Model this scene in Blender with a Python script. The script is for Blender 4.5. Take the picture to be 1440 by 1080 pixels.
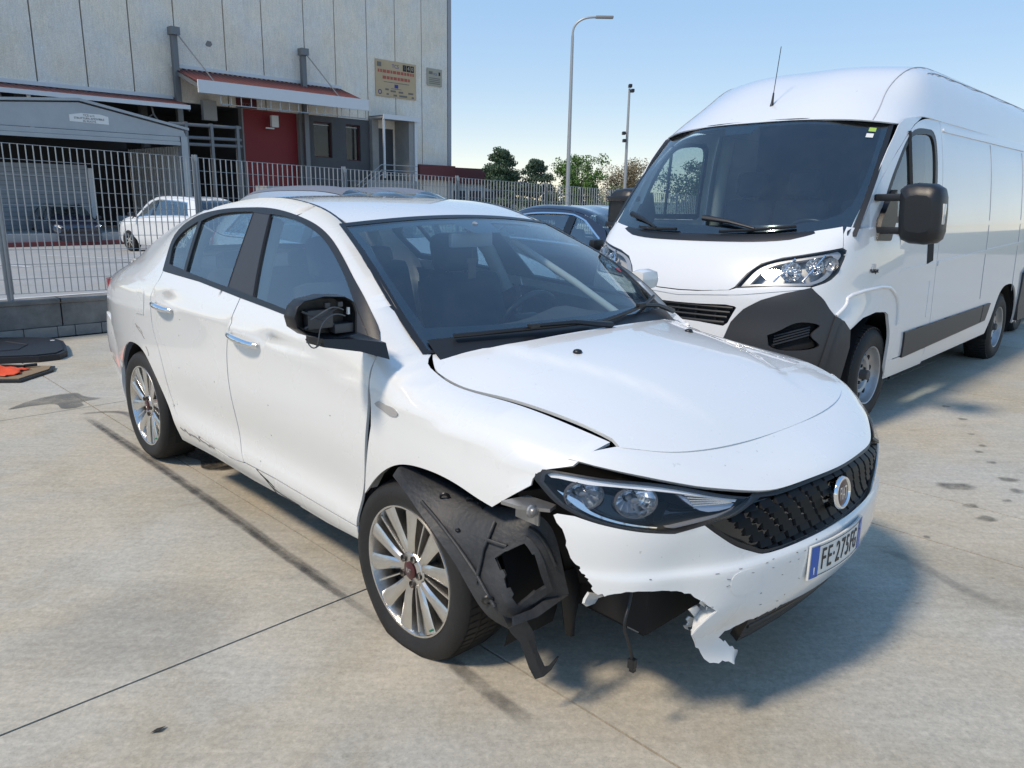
import bpy, bmesh, math, random
import numpy as np
from mathutils import Vector, Matrix
from mathutils.geometry import delaunay_2d_cdt

for _o in list(bpy.data.objects): bpy.data.objects.remove(_o)
SC = bpy.context.scene
COL = SC.collection
R = math.radians
random.seed(7); RNG = np.random.default_rng(11)

# ------------------------------------------------------------------ camera
F_PX, CAM_H, PITCH, ROLL = 1081.0, 1.515, .239, .0175
_c = bpy.data.cameras.new('camera'); cam = bpy.data.objects.new('camera', _c); COL.objects.link(cam)
_c.sensor_fit = 'HORIZONTAL'; _c.sensor_width = 36.0; _c.lens = 36.0*F_PX/1440
_c.clip_start = .05; _c.clip_end = 3000
_fw = Vector((0, math.cos(PITCH), -math.sin(PITCH))); _rt = Vector((1, 0, 0)); _up = _rt.cross(_fw)
_r2 = _rt*math.cos(ROLL) + _up*math.sin(ROLL); _u2 = _up*math.cos(ROLL) - _rt*math.sin(ROLL)
cam.matrix_world = Matrix(((_r2.x, _u2.x, -_fw.x, 0), (_r2.y, _u2.y, -_fw.y, 0), (_r2.z, _u2.z, -_fw.z, CAM_H), (0, 0, 0, 1)))
SC.camera = cam

# ------------------------------------------------------------------ sky, sun, exposure
SUN_EL, SUN_DIR = R(52), Vector((-.81, -.59, 0)).normalized()      # azimuth of the sun (towards it)
W = bpy.data.worlds.new('World'); SC.world = W; W.use_nodes = True
_n = W.node_tree.nodes; _bg = _n['Background']
_sky = _n.new('ShaderNodeTexSky'); _sky.sky_type = 'NISHITA'; _sky.sun_disc = False
_sky.sun_elevation = SUN_EL; _sky.sun_rotation = math.atan2(SUN_DIR.x, SUN_DIR.y)
_sky.air_density = .85; _sky.dust_density = .02; _sky.ozone_density = 3.0; _sky.altitude = 50
_gm = _n.new('ShaderNodeGamma'); _gm.inputs[1].default_value = .20       # softens the step from zenith to horizon, all round alike
W.node_tree.links.new(_sky.outputs[0], _gm.inputs[0]); _hs = _n.new('ShaderNodeHueSaturation'); _hs.inputs['Saturation'].default_value = 3.4; _hs.inputs['Hue'].default_value = .508; _hs.inputs['Value'].default_value = .84
W.node_tree.links.new(_gm.outputs[0], _hs.inputs['Color']); W.node_tree.links.new(_hs.outputs[0], _bg.inputs[0]); _bg.inputs[1].default_value = .15
_s = bpy.data.lights.new('sun', 'SUN'); sun = bpy.data.objects.new('sun', _s); COL.objects.link(sun)
_s.energy = .55; _s.angle = R(8); _s.color = (1, .92, .78)
_d = Vector((SUN_DIR.x*math.cos(SUN_EL), SUN_DIR.y*math.cos(SUN_EL), math.sin(SUN_EL)))
sun.rotation_euler = _d.to_track_quat('Z', 'Y').to_euler(); sun.location = (-20, 12, 30)
SC.view_settings.view_transform = 'Standard'; SC.view_settings.look = 'None'
SC.view_settings.exposure = 2.46; SC.view_settings.gamma = 1
SC.view_settings.use_white_balance = True; SC.view_settings.white_balance_temperature = 7100; SC.view_settings.white_balance_tint = 14
SC.view_settings.use_curve_mapping = False
# ------------------------------------------------------------------ materials
MAT = {}
def mat(name, col, rough=.5, metal=0.0, coat=0.0, noise=None, bump=None, spec=.5, emit=None, trans=0.0):
    """noise = (scale, amount, second colour); bump = (scale, strength)"""
    if name in MAT: return MAT[name]
    m = bpy.data.materials.new(name); m.use_nodes = True; nt = m.node_tree; b = nt.nodes['Principled BSDF']
    b.inputs['Base Color'].default_value = (*col, 1); b.inputs['Roughness'].default_value = rough
    b.inputs['Metallic'].default_value = metal; b.inputs['Coat Weight'].default_value = coat
    b.inputs['Coat Roughness'].default_value = .03; b.inputs['Specular IOR Level'].default_value = spec
    if trans: b.inputs['Transmission Weight'].default_value = trans
    if emit:
        b.inputs['Emission Color'].default_value = (*emit[0], 1); b.inputs['Emission Strength'].default_value = emit[1]
    if noise or bump:
        tc = nt.nodes.new('ShaderNodeTexCoord')
    if noise:
        n = nt.nodes.new('ShaderNodeTexNoise'); n.inputs['Scale'].default_value = noise[0]; n.inputs['Detail'].default_value = 8
        n.inputs['Roughness'].default_value = .65
        r = nt.nodes.new('ShaderNodeValToRGB'); r.color_ramp.elements[0].position = .5 - noise[1]; r.color_ramp.elements[1].position = .5 + noise[1]
        r.color_ramp.elements[0].color = (*col, 1); r.color_ramp.elements[1].color = (*noise[2], 1)
        nt.links.new(tc.outputs['Object'], n.inputs['Vector']); nt.links.new(n.outputs['Fac'], r.inputs[0]); nt.links.new(r.outputs[0], b.inputs['Base Color'])
    if bump:
        n2 = nt.nodes.new('ShaderNodeTexNoise'); n2.inputs['Scale'].default_value = bump[0]; n2.inputs['Detail'].default_value = 4
        bp = nt.nodes.new('ShaderNodeBump'); bp.inputs['Strength'].default_value = bump[1]; bp.inputs['Distance'].default_value = .01
        nt.links.new(tc.outputs['Object'], n2.inputs['Vector']); nt.links.new(n2.outputs['Fac'], bp.inputs['Height']); nt.links.new(bp.outputs[0], b.inputs['Normal'])
    MAT[name] = m; return m

def glass(name, tint, ior=1.5, dirt=0.0, rough=.0):
    """thin pane: tinted see-through sheet with a fresnel reflection and a little dust"""
    if name in MAT: return MAT[name]
    m = bpy.data.materials.new(name); m.use_nodes = True; nt = m.node_tree; nt.nodes.clear()
    o = nt.nodes.new('ShaderNodeOutputMaterial'); t = nt.nodes.new('ShaderNodeBsdfTransparent'); t.inputs[0].default_value = (*tint, 1)
    g = nt.nodes.new('ShaderNodeBsdfGlossy'); g.inputs['Roughness'].default_value = rough; g.inputs[0].default_value = (1, 1, 1, 1)
    f = nt.nodes.new('ShaderNodeFresnel'); f.inputs[0].default_value = ior
    gm = nt.nodes.new('ShaderNodeNewGeometry'); im = nt.nodes.new('ShaderNodeMix'); im.data_type = 'FLOAT'; im.inputs[2].default_value = ior; im.inputs[3].default_value = 1/ior
    nt.links.new(gm.outputs['Backfacing'], im.inputs[0]); nt.links.new(im.outputs[0], f.inputs[0])
    mx = nt.nodes.new('ShaderNodeMixShader'); L = nt.links.new
    L(f.outputs[0], mx.inputs[0]); L(t.outputs[0], mx.inputs[1]); L(g.outputs[0], mx.inputs[2])
    out = mx.outputs[0]
    if dirt:
        d = nt.nodes.new('ShaderNodeBsdfDiffuse'); d.inputs[0].default_value = (.5, .5, .48, 1)
        tc = nt.nodes.new('ShaderNodeTexCoord'); n = nt.nodes.new('ShaderNodeTexNoise'); n.inputs['Scale'].default_value = 7; n.inputs['Detail'].default_value = 10; n.inputs['Roughness'].default_value = .8
        mr = nt.nodes.new('ShaderNodeMapRange'); mr.inputs[1].default_value = .45; mr.inputs[2].default_value = .8; mr.inputs[3].default_value = .2*dirt; mr.inputs[4].default_value = dirt*1.6
        m2 = nt.nodes.new('ShaderNodeMixShader'); L(tc.outputs['Object'], n.inputs['Vector']); L(n.outputs['Fac'], mr.inputs[0]); L(mr.outputs[0], m2.inputs[0]); L(out, m2.inputs[1]); L(d.outputs[0], m2.inputs[2]); out = m2.outputs[0]
    L(out, o.inputs[0]); MAT[name] = m; return m

# ------------------------------------------------------------------ objects
def link(name, me, m=None, parent=None):
    o = bpy.data.objects.new(name, me); COL.objects.link(o)
    if m is not None and me is not None:
        me.materials.clear()
        for q in (m if isinstance(m, (list, tuple)) else [m]): me.materials.append(q)
    if parent is not None: o.parent = parent
    return o
def tag(o, label=None, cat=None, group=None, kind=None):
    if label: o['label'] = label
    if cat: o['category'] = cat
    if group: o['group'] = group
    if kind: o['kind'] = kind
    return o
def thing(name, label, cat, loc=(0, 0, 0), rz=0, group=None):
    o = bpy.data.objects.new(name, None); COL.objects.link(o); o.location = loc; o.rotation_euler = (0, 0, rz); o.empty_display_size = .2
    return tag(o, label, cat, group)
def dup(root, parent=None, loc=None, rz=None, label=None, group=None):
    def rec(o, p):
        c = o.copy(); COL.objects.link(c)
        if p is not None: c.parent = p
        for ch in [x for x in bpy.data.objects if x.parent == o]: rec(ch, c)
        return c
    c = rec(root, parent)
    if loc is not None: c.location = loc
    if rz is not None: c.rotation_euler[2] = rz
    if label: c['label'] = label
    if group: c['group'] = group
    return c

def smooth(me, ang=40):
    me.polygons.foreach_set('use_smooth', [True]*len(me.polygons))
    try: me.set_sharp_from_angle(angle=R(ang))
    except Exception: pass

class MB:
    """collects geometry, then becomes ONE mesh"""
    def __init__(s): s.v = []; s.f = []; s.M = None; s.mi = []; s.cur = 0
    def add(s, V, F):
        k = len(s.v)
        if s.M is not None: V = [s.M @ Vector(p) for p in V]
        s.v += [tuple(p) for p in V]; s.f += [tuple(i + k for i in f) for f in F]; s.mi += [s.cur]*len(F); return s
    def box(s, a, b, bev=0):
        (x0, y0, z0), (x1, y1, z1) = a, b
        if not bev:
            return s.add([(x0,y0,z0),(x1,y0,z0),(x1,y1,z0),(x0,y1,z0),(x0,y0,z1),(x1,y0,z1),(x1,y1,z1),(x0,y1,z1)],
                         [(0,3,2,1),(4,5,6,7),(0,1,5,4),(1,2,6,5),(2,3,7,6),(3,0,4,7)])
        bm = bmesh.new(); bmesh.ops.create_cube(bm, size=1)
        for v in bm.verts: v.co = Vector(((x0+x1)/2 + v.co.x*(x1-x0), (y0+y1)/2 + v.co.y*(y1-y0), (z0+z1)/2 + v.co.z*(z1-z0)))
        bmesh.ops.bevel(bm, geom=bm.edges[:], offset=bev, segments=2, affect='EDGES', profile=.6)
        bm.verts.index_update(); s.add([v.co[:] for v in bm.verts], [[v.index for v in f.verts] for f in bm.faces]); bm.free(); return s
    def cbox(s, c, d, bev=0): return s.box([c[i] - d[i]/2 for i in range(3)], [c[i] + d[i]/2 for i in range(3)], bev)
    def tube(s, pts, r, n=8, cap=True):
        P = [Vector(p) for p in pts]; rr = r if isinstance(r, (list, tuple)) else [r]*len(P); V = []; F = []
        up = None
        for i, p in enumerate(P):
            t = (P[min(i+1, len(P)-1)] - P[max(i-1, 0)]).normalized()
            if up is None: up = t.orthogonal().normalized()
            up = (up - t*up.dot(t)).normalized(); w = t.cross(up)
            for k in range(n):
                a = 2*math.pi*k/n; V.append(p + (up*math.cos(a) + w*math.sin(a))*rr[i])
        for i in range(len(P)-1):
            for k in range(n):
                a, b = i*n + k, i*n + (k+1) % n; F.append((a, b, b + n, a + n))
        if cap: F.append(tuple(range(n))[::-1]); F.append(tuple((len(P)-1)*n + k for k in range(n)))
        return s.add(V, F)
    def lathe(s, prof, n=32, axis='z', c=(0, 0, 0), a0=0, a1=2*math.pi, cap=False):
        """prof: (r, h) pairs"""
        V = []; F = []; full = abs(a1 - a0 - 2*math.pi) < 1e-6; m = n if full else n + 1
        for r, h in prof:
            for k in range(m):
                a = a0 + (a1 - a0)*k/n; x, y = r*math.cos(a), r*math.sin(a)
                p = {'z': (x, y, h), 'y': (x, h, y), 'x': (h, x, y)}[axis]; V.append((p[0]+c[0], p[1]+c[1], p[2]+c[2]))
        for i in range(len(prof)-1):
            for k in range(n):
                a, b = i*m + k, i*m + (k+1) % m
                F.append((a, b, b + m, a + m))
        if cap: F.append(tuple(range(m))[::-1]); F.append(tuple((len(prof)-1)*m + k for k in range(m)))
        return s.add(V, F)
    def prism(s, poly, h0, h1, fn=None):
        """extrude a 2-D outline between two heights; fn maps (u, v, h) to space"""
        fn = fn or (lambda u, v, h: (u, v, h)); n = len(poly)
        V = [fn(u, v, h0) for u, v in poly] + [fn(u, v, h1) for u, v in poly]
        F = [tuple(range(n))[::-1], tuple(range(n, 2*n))] + [(i, (i+1) % n, n + (i+1) % n, n + i) for i in range(n)]
        return s.add(V, F)
    def grid(s, P):
        nj, ni = len(P), len(P[0])
        return s.add([p for r in P for p in r], [(j*ni+i, j*ni+i+1, (j+1)*ni+i+1, (j+1)*ni+i) for j in range(nj-1) for i in range(ni-1)])
    def mesh(s, name, sm=None):
        me = bpy.data.meshes.new(name); me.from_pydata(s.v, [], s.f); me.validate()
        if any(s.mi) and len(me.polygons) == len(s.mi): me.polygons.foreach_set('material_index', s.mi)
        bm = bmesh.new(); bm.from_mesh(me); bmesh.ops.recalc_face_normals(bm, faces=bm.faces); bm.to_mesh(me); bm.free()
        if sm: smooth(me, sm)
        me.update(); return me
    def obj(s, name, m, parent=None, sm=None): return link(name, s.mesh(name, sm), m, parent)

# ------------------------------------------------------------------ outlines and trimmed patches
def crv(pts, n=10):
    """natural spline through open points"""
    P = np.array(pts, float); d = np.r_[0, np.cumsum(np.sqrt(((P[1:] - P[:-1])**2).sum(1)))]
    return [tuple(p) for p in nat_basis(d, np.linspace(0, d[-1], n*(len(P)-1) + 1)) @ P]
def path(*segs):
    out = []
    for s in segs:
        for p in s:
            if not out or (abs(out[-1][0]-p[0]) + abs(out[-1][1]-p[1])) > 1e-5: out.append(tuple(p))
    if abs(out[0][0]-out[-1][0]) + abs(out[0][1]-out[-1][1]) < 1e-5: out.pop()
    return out
def resample(poly, step, sc):
    P = np.array(poly, float); out = []
    for a, b in zip(P, np.roll(P, -1, 0)):
        n = max(1, int(np.ceil(np.linalg.norm((b - a)*sc)/step)))
        out += [a + (b - a)*i/n for i in range(n)]
    return np.array(out)
def inside(poly, Q):
    c = np.zeros(len(Q), bool); x, y = Q[:, 0], Q[:, 1]
    for (x0, y0), (x1, y1) in zip(poly, np.roll(poly, -1, 0)):
        k = (y0 > y) != (y1 > y)
        if k.any(): c[k] ^= x[k] < (x1 - x0)*(y[k] - y0)/(y1 - y0 + 1e-30) + x0
    return c
def seg_dist(poly, Q, sc):
    P = poly*sc; q = Q*sc; d = np.full(len(q), 1e9)
    for a, b in zip(P, np.roll(P, -1, 0)):
        ab = b - a; t = np.clip(((q - a) @ ab)/max(ab @ ab, 1e-12), 0, 1); d = np.minimum(d, np.linalg.norm(q - a - t[:, None]*ab, axis=1))
    return d
def patch(name, m, parent, fn, outer, holes=(), step=.03, flange=.012, mirror=False, off=0.0, sc=(1, 1), fin=.0015, deform=None):
    """a sheet cut out of the surface fn along outlines drawn in its domain, its rim folded inwards by `flange`"""
    sc = np.array(sc, float); loops = [resample(outer, step*.7, sc)] + [resample(h, step*.7, sc) for h in holes]
    O = loops[0]; lo, hi = O.min(0), O.max(0); st = step/sc
    gx = np.arange(lo[0] + st[0]/2, hi[0], st[0]); gy = np.arange(lo[1] + st[1]/2, hi[1], st[1])
    G = np.array([(x + (j % 2)*st[0]/2, y) for j, y in enumerate(gy) for x in gx]).reshape(-1, 2)
    keep = inside(O, G)
    for h in loops[1:]: keep &= ~inside(h, G)
    for l in loops: keep &= seg_dist(l, G, sc) > step*.45
    pts = np.concatenate(loops + [G[keep]]); E = []; k = 0
    for l in loops: E += [(k + i, k + (i+1) % len(l)) for i in range(len(l))]; k += len(l)
    nb = k
    v2, _, f2, ov, _, _ = delaunay_2d_cdt([Vector(p*sc) for p in pts], E, [], 0, 1e-6)
    D = np.array([tuple(v) for v in v2])/sc; T = np.array([f for f in f2 if len(f) == 3])
    cen = D[T].mean(1); ok = inside(O, cen)
    for h in loops[1:]: ok &= ~inside(h, cen)
    T = T[ok]; P = fn(D); e = 1e-3/sc
    N = np.cross(fn(D + [e[0], 0]) - fn(D - [e[0], 0]), fn(D + [0, e[1]]) - fn(D - [0, e[1]])); N /= np.linalg.norm(N, axis=1)[:, None] + 1e-12
    if deform is not None:
        P0 = P; P = deform(P); A = deform(fn(D + [e[0], 0])); B = deform(fn(D + [0, e[1]])); N2 = np.cross(A - P, B - P); N = N2/(np.linalg.norm(N2, axis=1)[:, None] + 1e-12)
    cx = P.mean(0)
    # outward: away from the car's axis (y = 0, z = .6)
    ref = P - np.array([P[:, 0].mean() - (.3 if P[:, 0].mean() > .3 else -.3 if P[:, 0].mean() < -2.8 else 0), 0, .55])
    if (N*ref).sum() < 0: N = -N
    P = P + N*off
    if mirror: P = P*[1, -1, 1]; N = N*[1, -1, 1]
    # winding
    tn = np.cross(P[T[:, 1]] - P[T[:, 0]], P[T[:, 2]] - P[T[:, 0]]); fl = (tn*N[T[:, 0]]).sum(1) < 0; T[fl] = T[fl][:, ::-1]
    V = [tuple(p) for p in P]; VN = [tuple(n) for n in N]; Fc = [tuple(int(i) for i in t) for t in T]
    if flange:
        # boundary edges of the triangulation
        cnt = {}
        for t in Fc:
            for i in range(3):
                a, b = t[i], t[(i+1) % 3]; cnt.setdefault((min(a, b), max(a, b)), []).append((a, b))
        be = [x[0] for x in cnt.values() if len(x) == 1]; inw = {}
        for a, b in be:
            ed = np.array(V[b]) - np.array(V[a]); sd = np.cross(ed, N[a]); sd /= np.linalg.norm(sd) + 1e-12
            for q in (a, b): inw.setdefault(q, []).append(sd)
        idx = {}
        for q, sds in inw.items():
            sd = np.mean(sds, 0); idx[q] = len(V)
            c = np.array(V[q]); r = fin
            V.append(tuple(c)); VN.append(tuple(sd)); V.append(tuple(c - N[q]*flange + sd*0 - sd*r)); VN.append(tuple(sd))
        for a, b in be: Fc.append((b, a, idx[a], idx[b])) if False else Fc.append((idx[b], idx[a], idx[a] + 1, idx[b] + 1))
    me = bpy.data.meshes.new(name); me.from_pydata(V, [], Fc)
    me.polygons.foreach_set('use_smooth', [True]*len(me.polygons)); me.update()
    vn = np.array(VN); vn /= np.linalg.norm(vn, axis=1)[:, None] + 1e-12
    me.normals_split_custom_set_from_vertices([tuple(x) for x in vn])
    return link(name, me, m, parent)
def sheet(name, m, parent, P, th=.004, sm=60):
    """grid of points -> sheet with thickness"""
    P = np.array(P, float); du = np.gradient(P, axis=1); dv = np.gradient(P, axis=0); N = np.cross(du, dv); N /= np.linalg.norm(N, axis=2)[..., None] + 1e-12
    A = P; B = P - N*th; nj, ni = P.shape[:2]; mb = MB()
    V = [tuple(p) for p in A.reshape(-1, 3)] + [tuple(p) for p in B.reshape(-1, 3)]; o = nj*ni; F = []
    for j in range(nj-1):
        for i in range(ni-1):
            q = (j*ni+i, j*ni+i+1, (j+1)*ni+i+1, (j+1)*ni+i); F.append(q); F.append(tuple(o + k for k in q[::-1]))
    rim = [i for i in range(ni)] + [j*ni + ni-1 for j in range(1, nj)] + [(nj-1)*ni + i for i in range(ni-2, -1, -1)] + [j*ni for j in range(nj-2, 0, -1)]
    for a, b in zip(rim, rim[1:] + rim[:1]): F.append((a, b, o + b, o + a))
    return mb.add(V, F).obj(name, m, parent, sm)
def text(name, body, size, m, parent=None, M=None, ext=.001, align='CENTER', font_scale=(1, 1)):
    c = bpy.data.curves.new(name, 'FONT'); c.body = body; c.size = size; c.extrude = ext; c.align_x = align; c.align_y = 'CENTER'; c.resolution_u = 3
    t = bpy.data.objects.new('tmp', c); COL.objects.link(t); dg = bpy.context.evaluated_depsgraph_get()
    me = bpy.data.meshes.new_from_object(t.evaluated_get(dg)); bpy.data.objects.remove(t); me.name = name
    X = Matrix.Diagonal((font_scale[0], font_scale[1], 1, 1)); me.transform((M or Matrix()) @ X)
    return link(name, me, m, parent)
def frame(o, x, y, z=None):
    """matrix with origin o, x axis x, y axis y"""
    x = Vector(x).normalized(); y = Vector(y).normalized(); z = x.cross(y).normalized(); y = z.cross(x)
    return Matrix(((x.x, y.x, z.x, o[0]), (x.y, y.y, z.y, o[1]), (x.z, y.z, z.z, o[2]), (0, 0, 0, 1)))

# shared materials
def speckled(m, amt, scale=55, col=(.10, .095, .085)):
    nt = m.node_tree; b = nt.nodes['Principled BSDF']; L = nt.links.new; tc = nt.nodes.new('ShaderNodeTexCoord'); base = tuple(b.inputs['Base Color'].default_value)
    n = nt.nodes.new('ShaderNodeTexNoise'); n.inputs['Scale'].default_value = scale; n.inputs['Detail'].default_value = 3; n.inputs['Roughness'].default_value = .5
    n2 = nt.nodes.new('ShaderNodeTexNoise'); n2.inputs['Scale'].default_value = 2.3; n2.inputs['Detail'].default_value = 5
    L(tc.outputs['Object'], n.inputs['Vector']); L(tc.outputs['Object'], n2.inputs['Vector'])
    a = nt.nodes.new('ShaderNodeMapRange'); a.inputs[1].default_value = .715; a.inputs[2].default_value = .76; L(n.outputs['Fac'], a.inputs[0])
    c = nt.nodes.new('ShaderNodeMapRange'); c.inputs[1].default_value = .45; c.inputs[2].default_value = .68; c.inputs[3].default_value = .15; L(n2.outputs['Fac'], c.inputs[0])
    mu = nt.nodes.new('ShaderNodeMath'); mu.operation = 'MULTIPLY'; L(a.outputs[0], mu.inputs[0]); L(c.outputs[0], mu.inputs[1]); m2 = nt.nodes.new('ShaderNodeMath'); m2.operation = 'MULTIPLY'; m2.inputs[1].default_value = amt; L(mu.outputs[0], m2.inputs[0])
    g = nt.nodes.new('ShaderNodeMapRange'); g.inputs[1].default_value = .42; g.inputs[2].default_value = .75; g.inputs[3].default_value = 0; g.inputs[4].default_value = .08*amt; L(n2.outputs['Fac'], g.inputs[0])
    x1 = nt.nodes.new('ShaderNodeMix'); x1.data_type = 'RGBA'; x1.inputs[6].default_value = base; x1.inputs[7].default_value = (.55, .53, .48, 1); L(g.outputs[0], x1.inputs[0])
    x = nt.nodes.new('ShaderNodeMix'); x.data_type = 'RGBA'; x.inputs[7].default_value = (*col, 1); L(x1.outputs[2], x.inputs[6]); L(m2.outputs[0], x.inputs[0]); L(x.outputs[2], b.inputs['Base Color'])
    r = nt.nodes.new('ShaderNodeMapRange'); r.inputs[3].default_value = b.inputs['Roughness'].default_value; r.inputs[4].default_value = .36; L(n2.outputs['Fac'], r.inputs[0]); r.inputs[1].default_value = .4; r.inputs[2].default_value = .9; L(r.outputs[0], b.inputs['Roughness'])
PAINT = mat('white_paint', (.75, .755, .74), .26, 0, 1.0)
VPAINT = mat('white_van_paint', (.74, .75, .755), .28, 0, 1.0)
speckled(PAINT, .4); speckled(VPAINT, .35, 40)
BLACK = mat('black_plastic', (.012, .013, .015), .38, bump=(300, .08))
GLOSSBLACK = mat('gloss_black', (.008, .008, .009), .12, 0, .5)
DARK = mat('underbody_dark', (.006, .006, .007), .8)
LINER = mat('felt_plastic', (.020, .022, .025), .55, noise=(14, .25, (.045, .046, .048)), bump=(60, .25))
RUBBER = mat('tyre_rubber', (.009, .009, .010), .66, noise=(9, .3, (.018, .0175, .017)), bump=(120, .15))
ALLOY = mat('alloy', (.80, .79, .77), .27, 1.0, 0, noise=(12, .25, (.62, .60, .57)))
ALLOYDARK = mat('alloy_pocket', (.05, .048, .046), .5, .4, noise=(10, .2, (.11, .09, .075)))
CHROME = mat('chrome', (.86, .87, .88), .06, 1.0)
REFLECTOR = mat('reflector', (.90, .91, .92), .20, 1.0)
STEEL = mat('bare_steel', (.42, .42, .42), .42, .8, noise=(18, .25, (.30, .28, .26)))
INTERIOR = mat('cabin_dark', (.040, .043, .048), .8, bump=(200, .1))
SEATCLOTH = mat('seat_cloth', (.060, .064, .072), .9, bump=(400, .3))
LIGHTTRIM = mat('cabin_grey', (.48, .48, .46), .8)
GLASSW = glass('windscreen_glass', (.72, .84, .86), 2.0, .020)
GLASSS = glass('side_glass', (.60, .70, .69), 3.0, .012)
CLEAR = glass('lamp_lens', (.93, .94, .95), 1.45)
RED = mat('red_lens', (.35, .01, .015), .12, 0, .6)
# ------------------------------------------------------------------ surface mathematics
def nat_basis(t, q):
    """weights of natural cubic spline interpolation: q (M) -> (M, len(t))"""
    t = np.asarray(t, float); q = np.asarray(q, float); n = len(t)
    h = np.diff(t); A = np.zeros((n, n)); B = np.zeros((n, n)); A[0, 0] = A[-1, -1] = 1
    for i in range(1, n - 1):
        A[i, i-1] = h[i-1]; A[i, i] = 2*(h[i-1] + h[i]); A[i, i+1] = h[i]
        B[i, i-1] = 6/h[i-1]; B[i, i+1] = 6/h[i]; B[i, i] = -6/h[i-1] - 6/h[i]
    M = np.linalg.solve(A, B)
    qc = np.clip(q, t[0], t[-1]); k = np.clip(np.searchsorted(t, qc, side='right') - 1, 0, n - 2)
    a = (t[k+1] - qc)/h[k]; b = (qc - t[k])/h[k]; I = np.eye(n)
    W = (a[:, None]*I[k] + b[:, None]*I[k+1]
         + ((a**3 - a)*h[k]**2/6)[:, None]*M[k] + ((b**3 - b)*h[k]**2/6)[:, None]*M[k+1])
    # linear extension past the ends
    lo = q < t[0]; hi = q > t[-1]
    if lo.any() or hi.any():
        d0 = (I[1] - I[0])/h[0] - h[0]/6*(2*M[0] + M[1]); d1 = (I[-1] - I[-2])/h[-1] + h[-1]/6*(M[-2] + 2*M[-1])
        W[lo] = I[0] + (q[lo] - t[0])[:, None]*d0; W[hi] = I[-1] + (q[hi] - t[-1])[:, None]*d1
    return W

def tab(xs, ys):
    xs = np.asarray(xs, float); ys = np.asarray(ys, float)
    return lambda q: nat_basis(xs, np.atleast_1d(q)) @ ys

class Net:
    """tensor product natural spline through a grid of points P[j][i]"""
    def __init__(s, u, v, P):
        s.u = np.asarray(u, float); s.v = np.asarray(v, float); s.P = np.asarray(P, float)
    def __call__(s, uv):
        uv = np.asarray(uv, float); Wu = nat_basis(s.u, uv[:, 0]); Wv = nat_basis(s.v, uv[:, 1])
        return np.einsum('mj,mi,jik->mk', Wv, Wu, s.P)

# ------------------------------------------------------------------ the saloon's body surfaces (car frame: x forward, y left, z up)
SX = [-3.5, -3.2, -2.85, -2.4, -1.9, -1.4, -1.0, -.7, -.45, -.2, 0, .2, .4, .58]
SROWS = [
 ([.60,.64,.655,.60,.574,.567,.568,.632,.687,.705,.712,.714,.704,.69], [1.045,1.108,1.225,1.385,1.468,1.490,1.418,1.297,1.165,.985,.925,.908,.895,.872]),
 ([.685,.71,.735,.69,.628,.622,.655,.708,.772,.80,.79,.785,.775,.757],   [1.0,1.06,1.12,1.30,1.433,1.442,1.395,1.27,1.142,.965,.905,.892,.878,.853]),
 ([.725,.775,.805,.825,.838,.843,.85,.857,.86,.855,.845,.838,.825,.80],  [.955,1.0,1.04,1.09,1.085,1.07,1.052,1.035,1.015,.935,.878,.865,.848,.825]),
 ([.745,.808,.848,.868,.878,.883,.885,.886,.886,.884,.878,.87,.857,.83],[.90,.945,.97,.99,.975,.955,.93,.912,.893,.868,.845,.825,.805,.78]),
 ([.755,.818,.858,.880,.885,.887,.888,.888,.888,.888,.886,.88,.868,.842], [.78,.80,.82,.83,.82,.805,.795,.79,.785,.775,.765,.755,.745,.725]),
 ([.758,.822,.866,.89,.891,.891,.891,.891,.891,.894,.896,.893,.882,.853],[.62,.62,.63,.63,.63,.63,.63,.63,.63,.63,.63,.635,.635,.635]),
 ([.745,.818,.862,.882,.876,.874,.873,.873,.875,.884,.888,.888,.878,.848],[.46]*14),
 ([.73,.808,.855,.880,.887,.889,.889,.889,.888,.885,.884,.884,.874,.84], [.355]*14),
 ([.71,.79,.835,.853,.852,.850,.850,.850,.850,.85,.85,.85,.845,.82],    [.25]*14),
]
def _mid(a, b, t):
    return ([p + (q - p)*t[0] for p, q in zip(a[0], b[0])], [p + (q - p)*t[1] for p, q in zip(a[1], b[1])])
SROWS = SROWS[:3] + [_mid(SROWS[3], SROWS[2], (.20, .26)), SROWS[3], _mid(SROWS[3], SROWS[4], (.30, .22))] + SROWS[4:]      # tighten the shoulder crease
_sY = [tab(SX, r[0]) for r in SROWS]; _sZ = [tab(SX, r[1]) for r in SROWS]
_vk = np.arange(len(SROWS), dtype=float)
def side_raw(x, v):
    x = np.asarray(x, float); W = nat_basis(_vk, v)
    Y = np.stack([f(x) for f in _sY], 1); Z = np.stack([f(x) for f in _sZ], 1)
    return (W*Y).sum(1), (W*Z).sum(1)
_vs = np.linspace(-.25, 10.25, 211); _vW = nat_basis(_vk, _vs)
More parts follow.
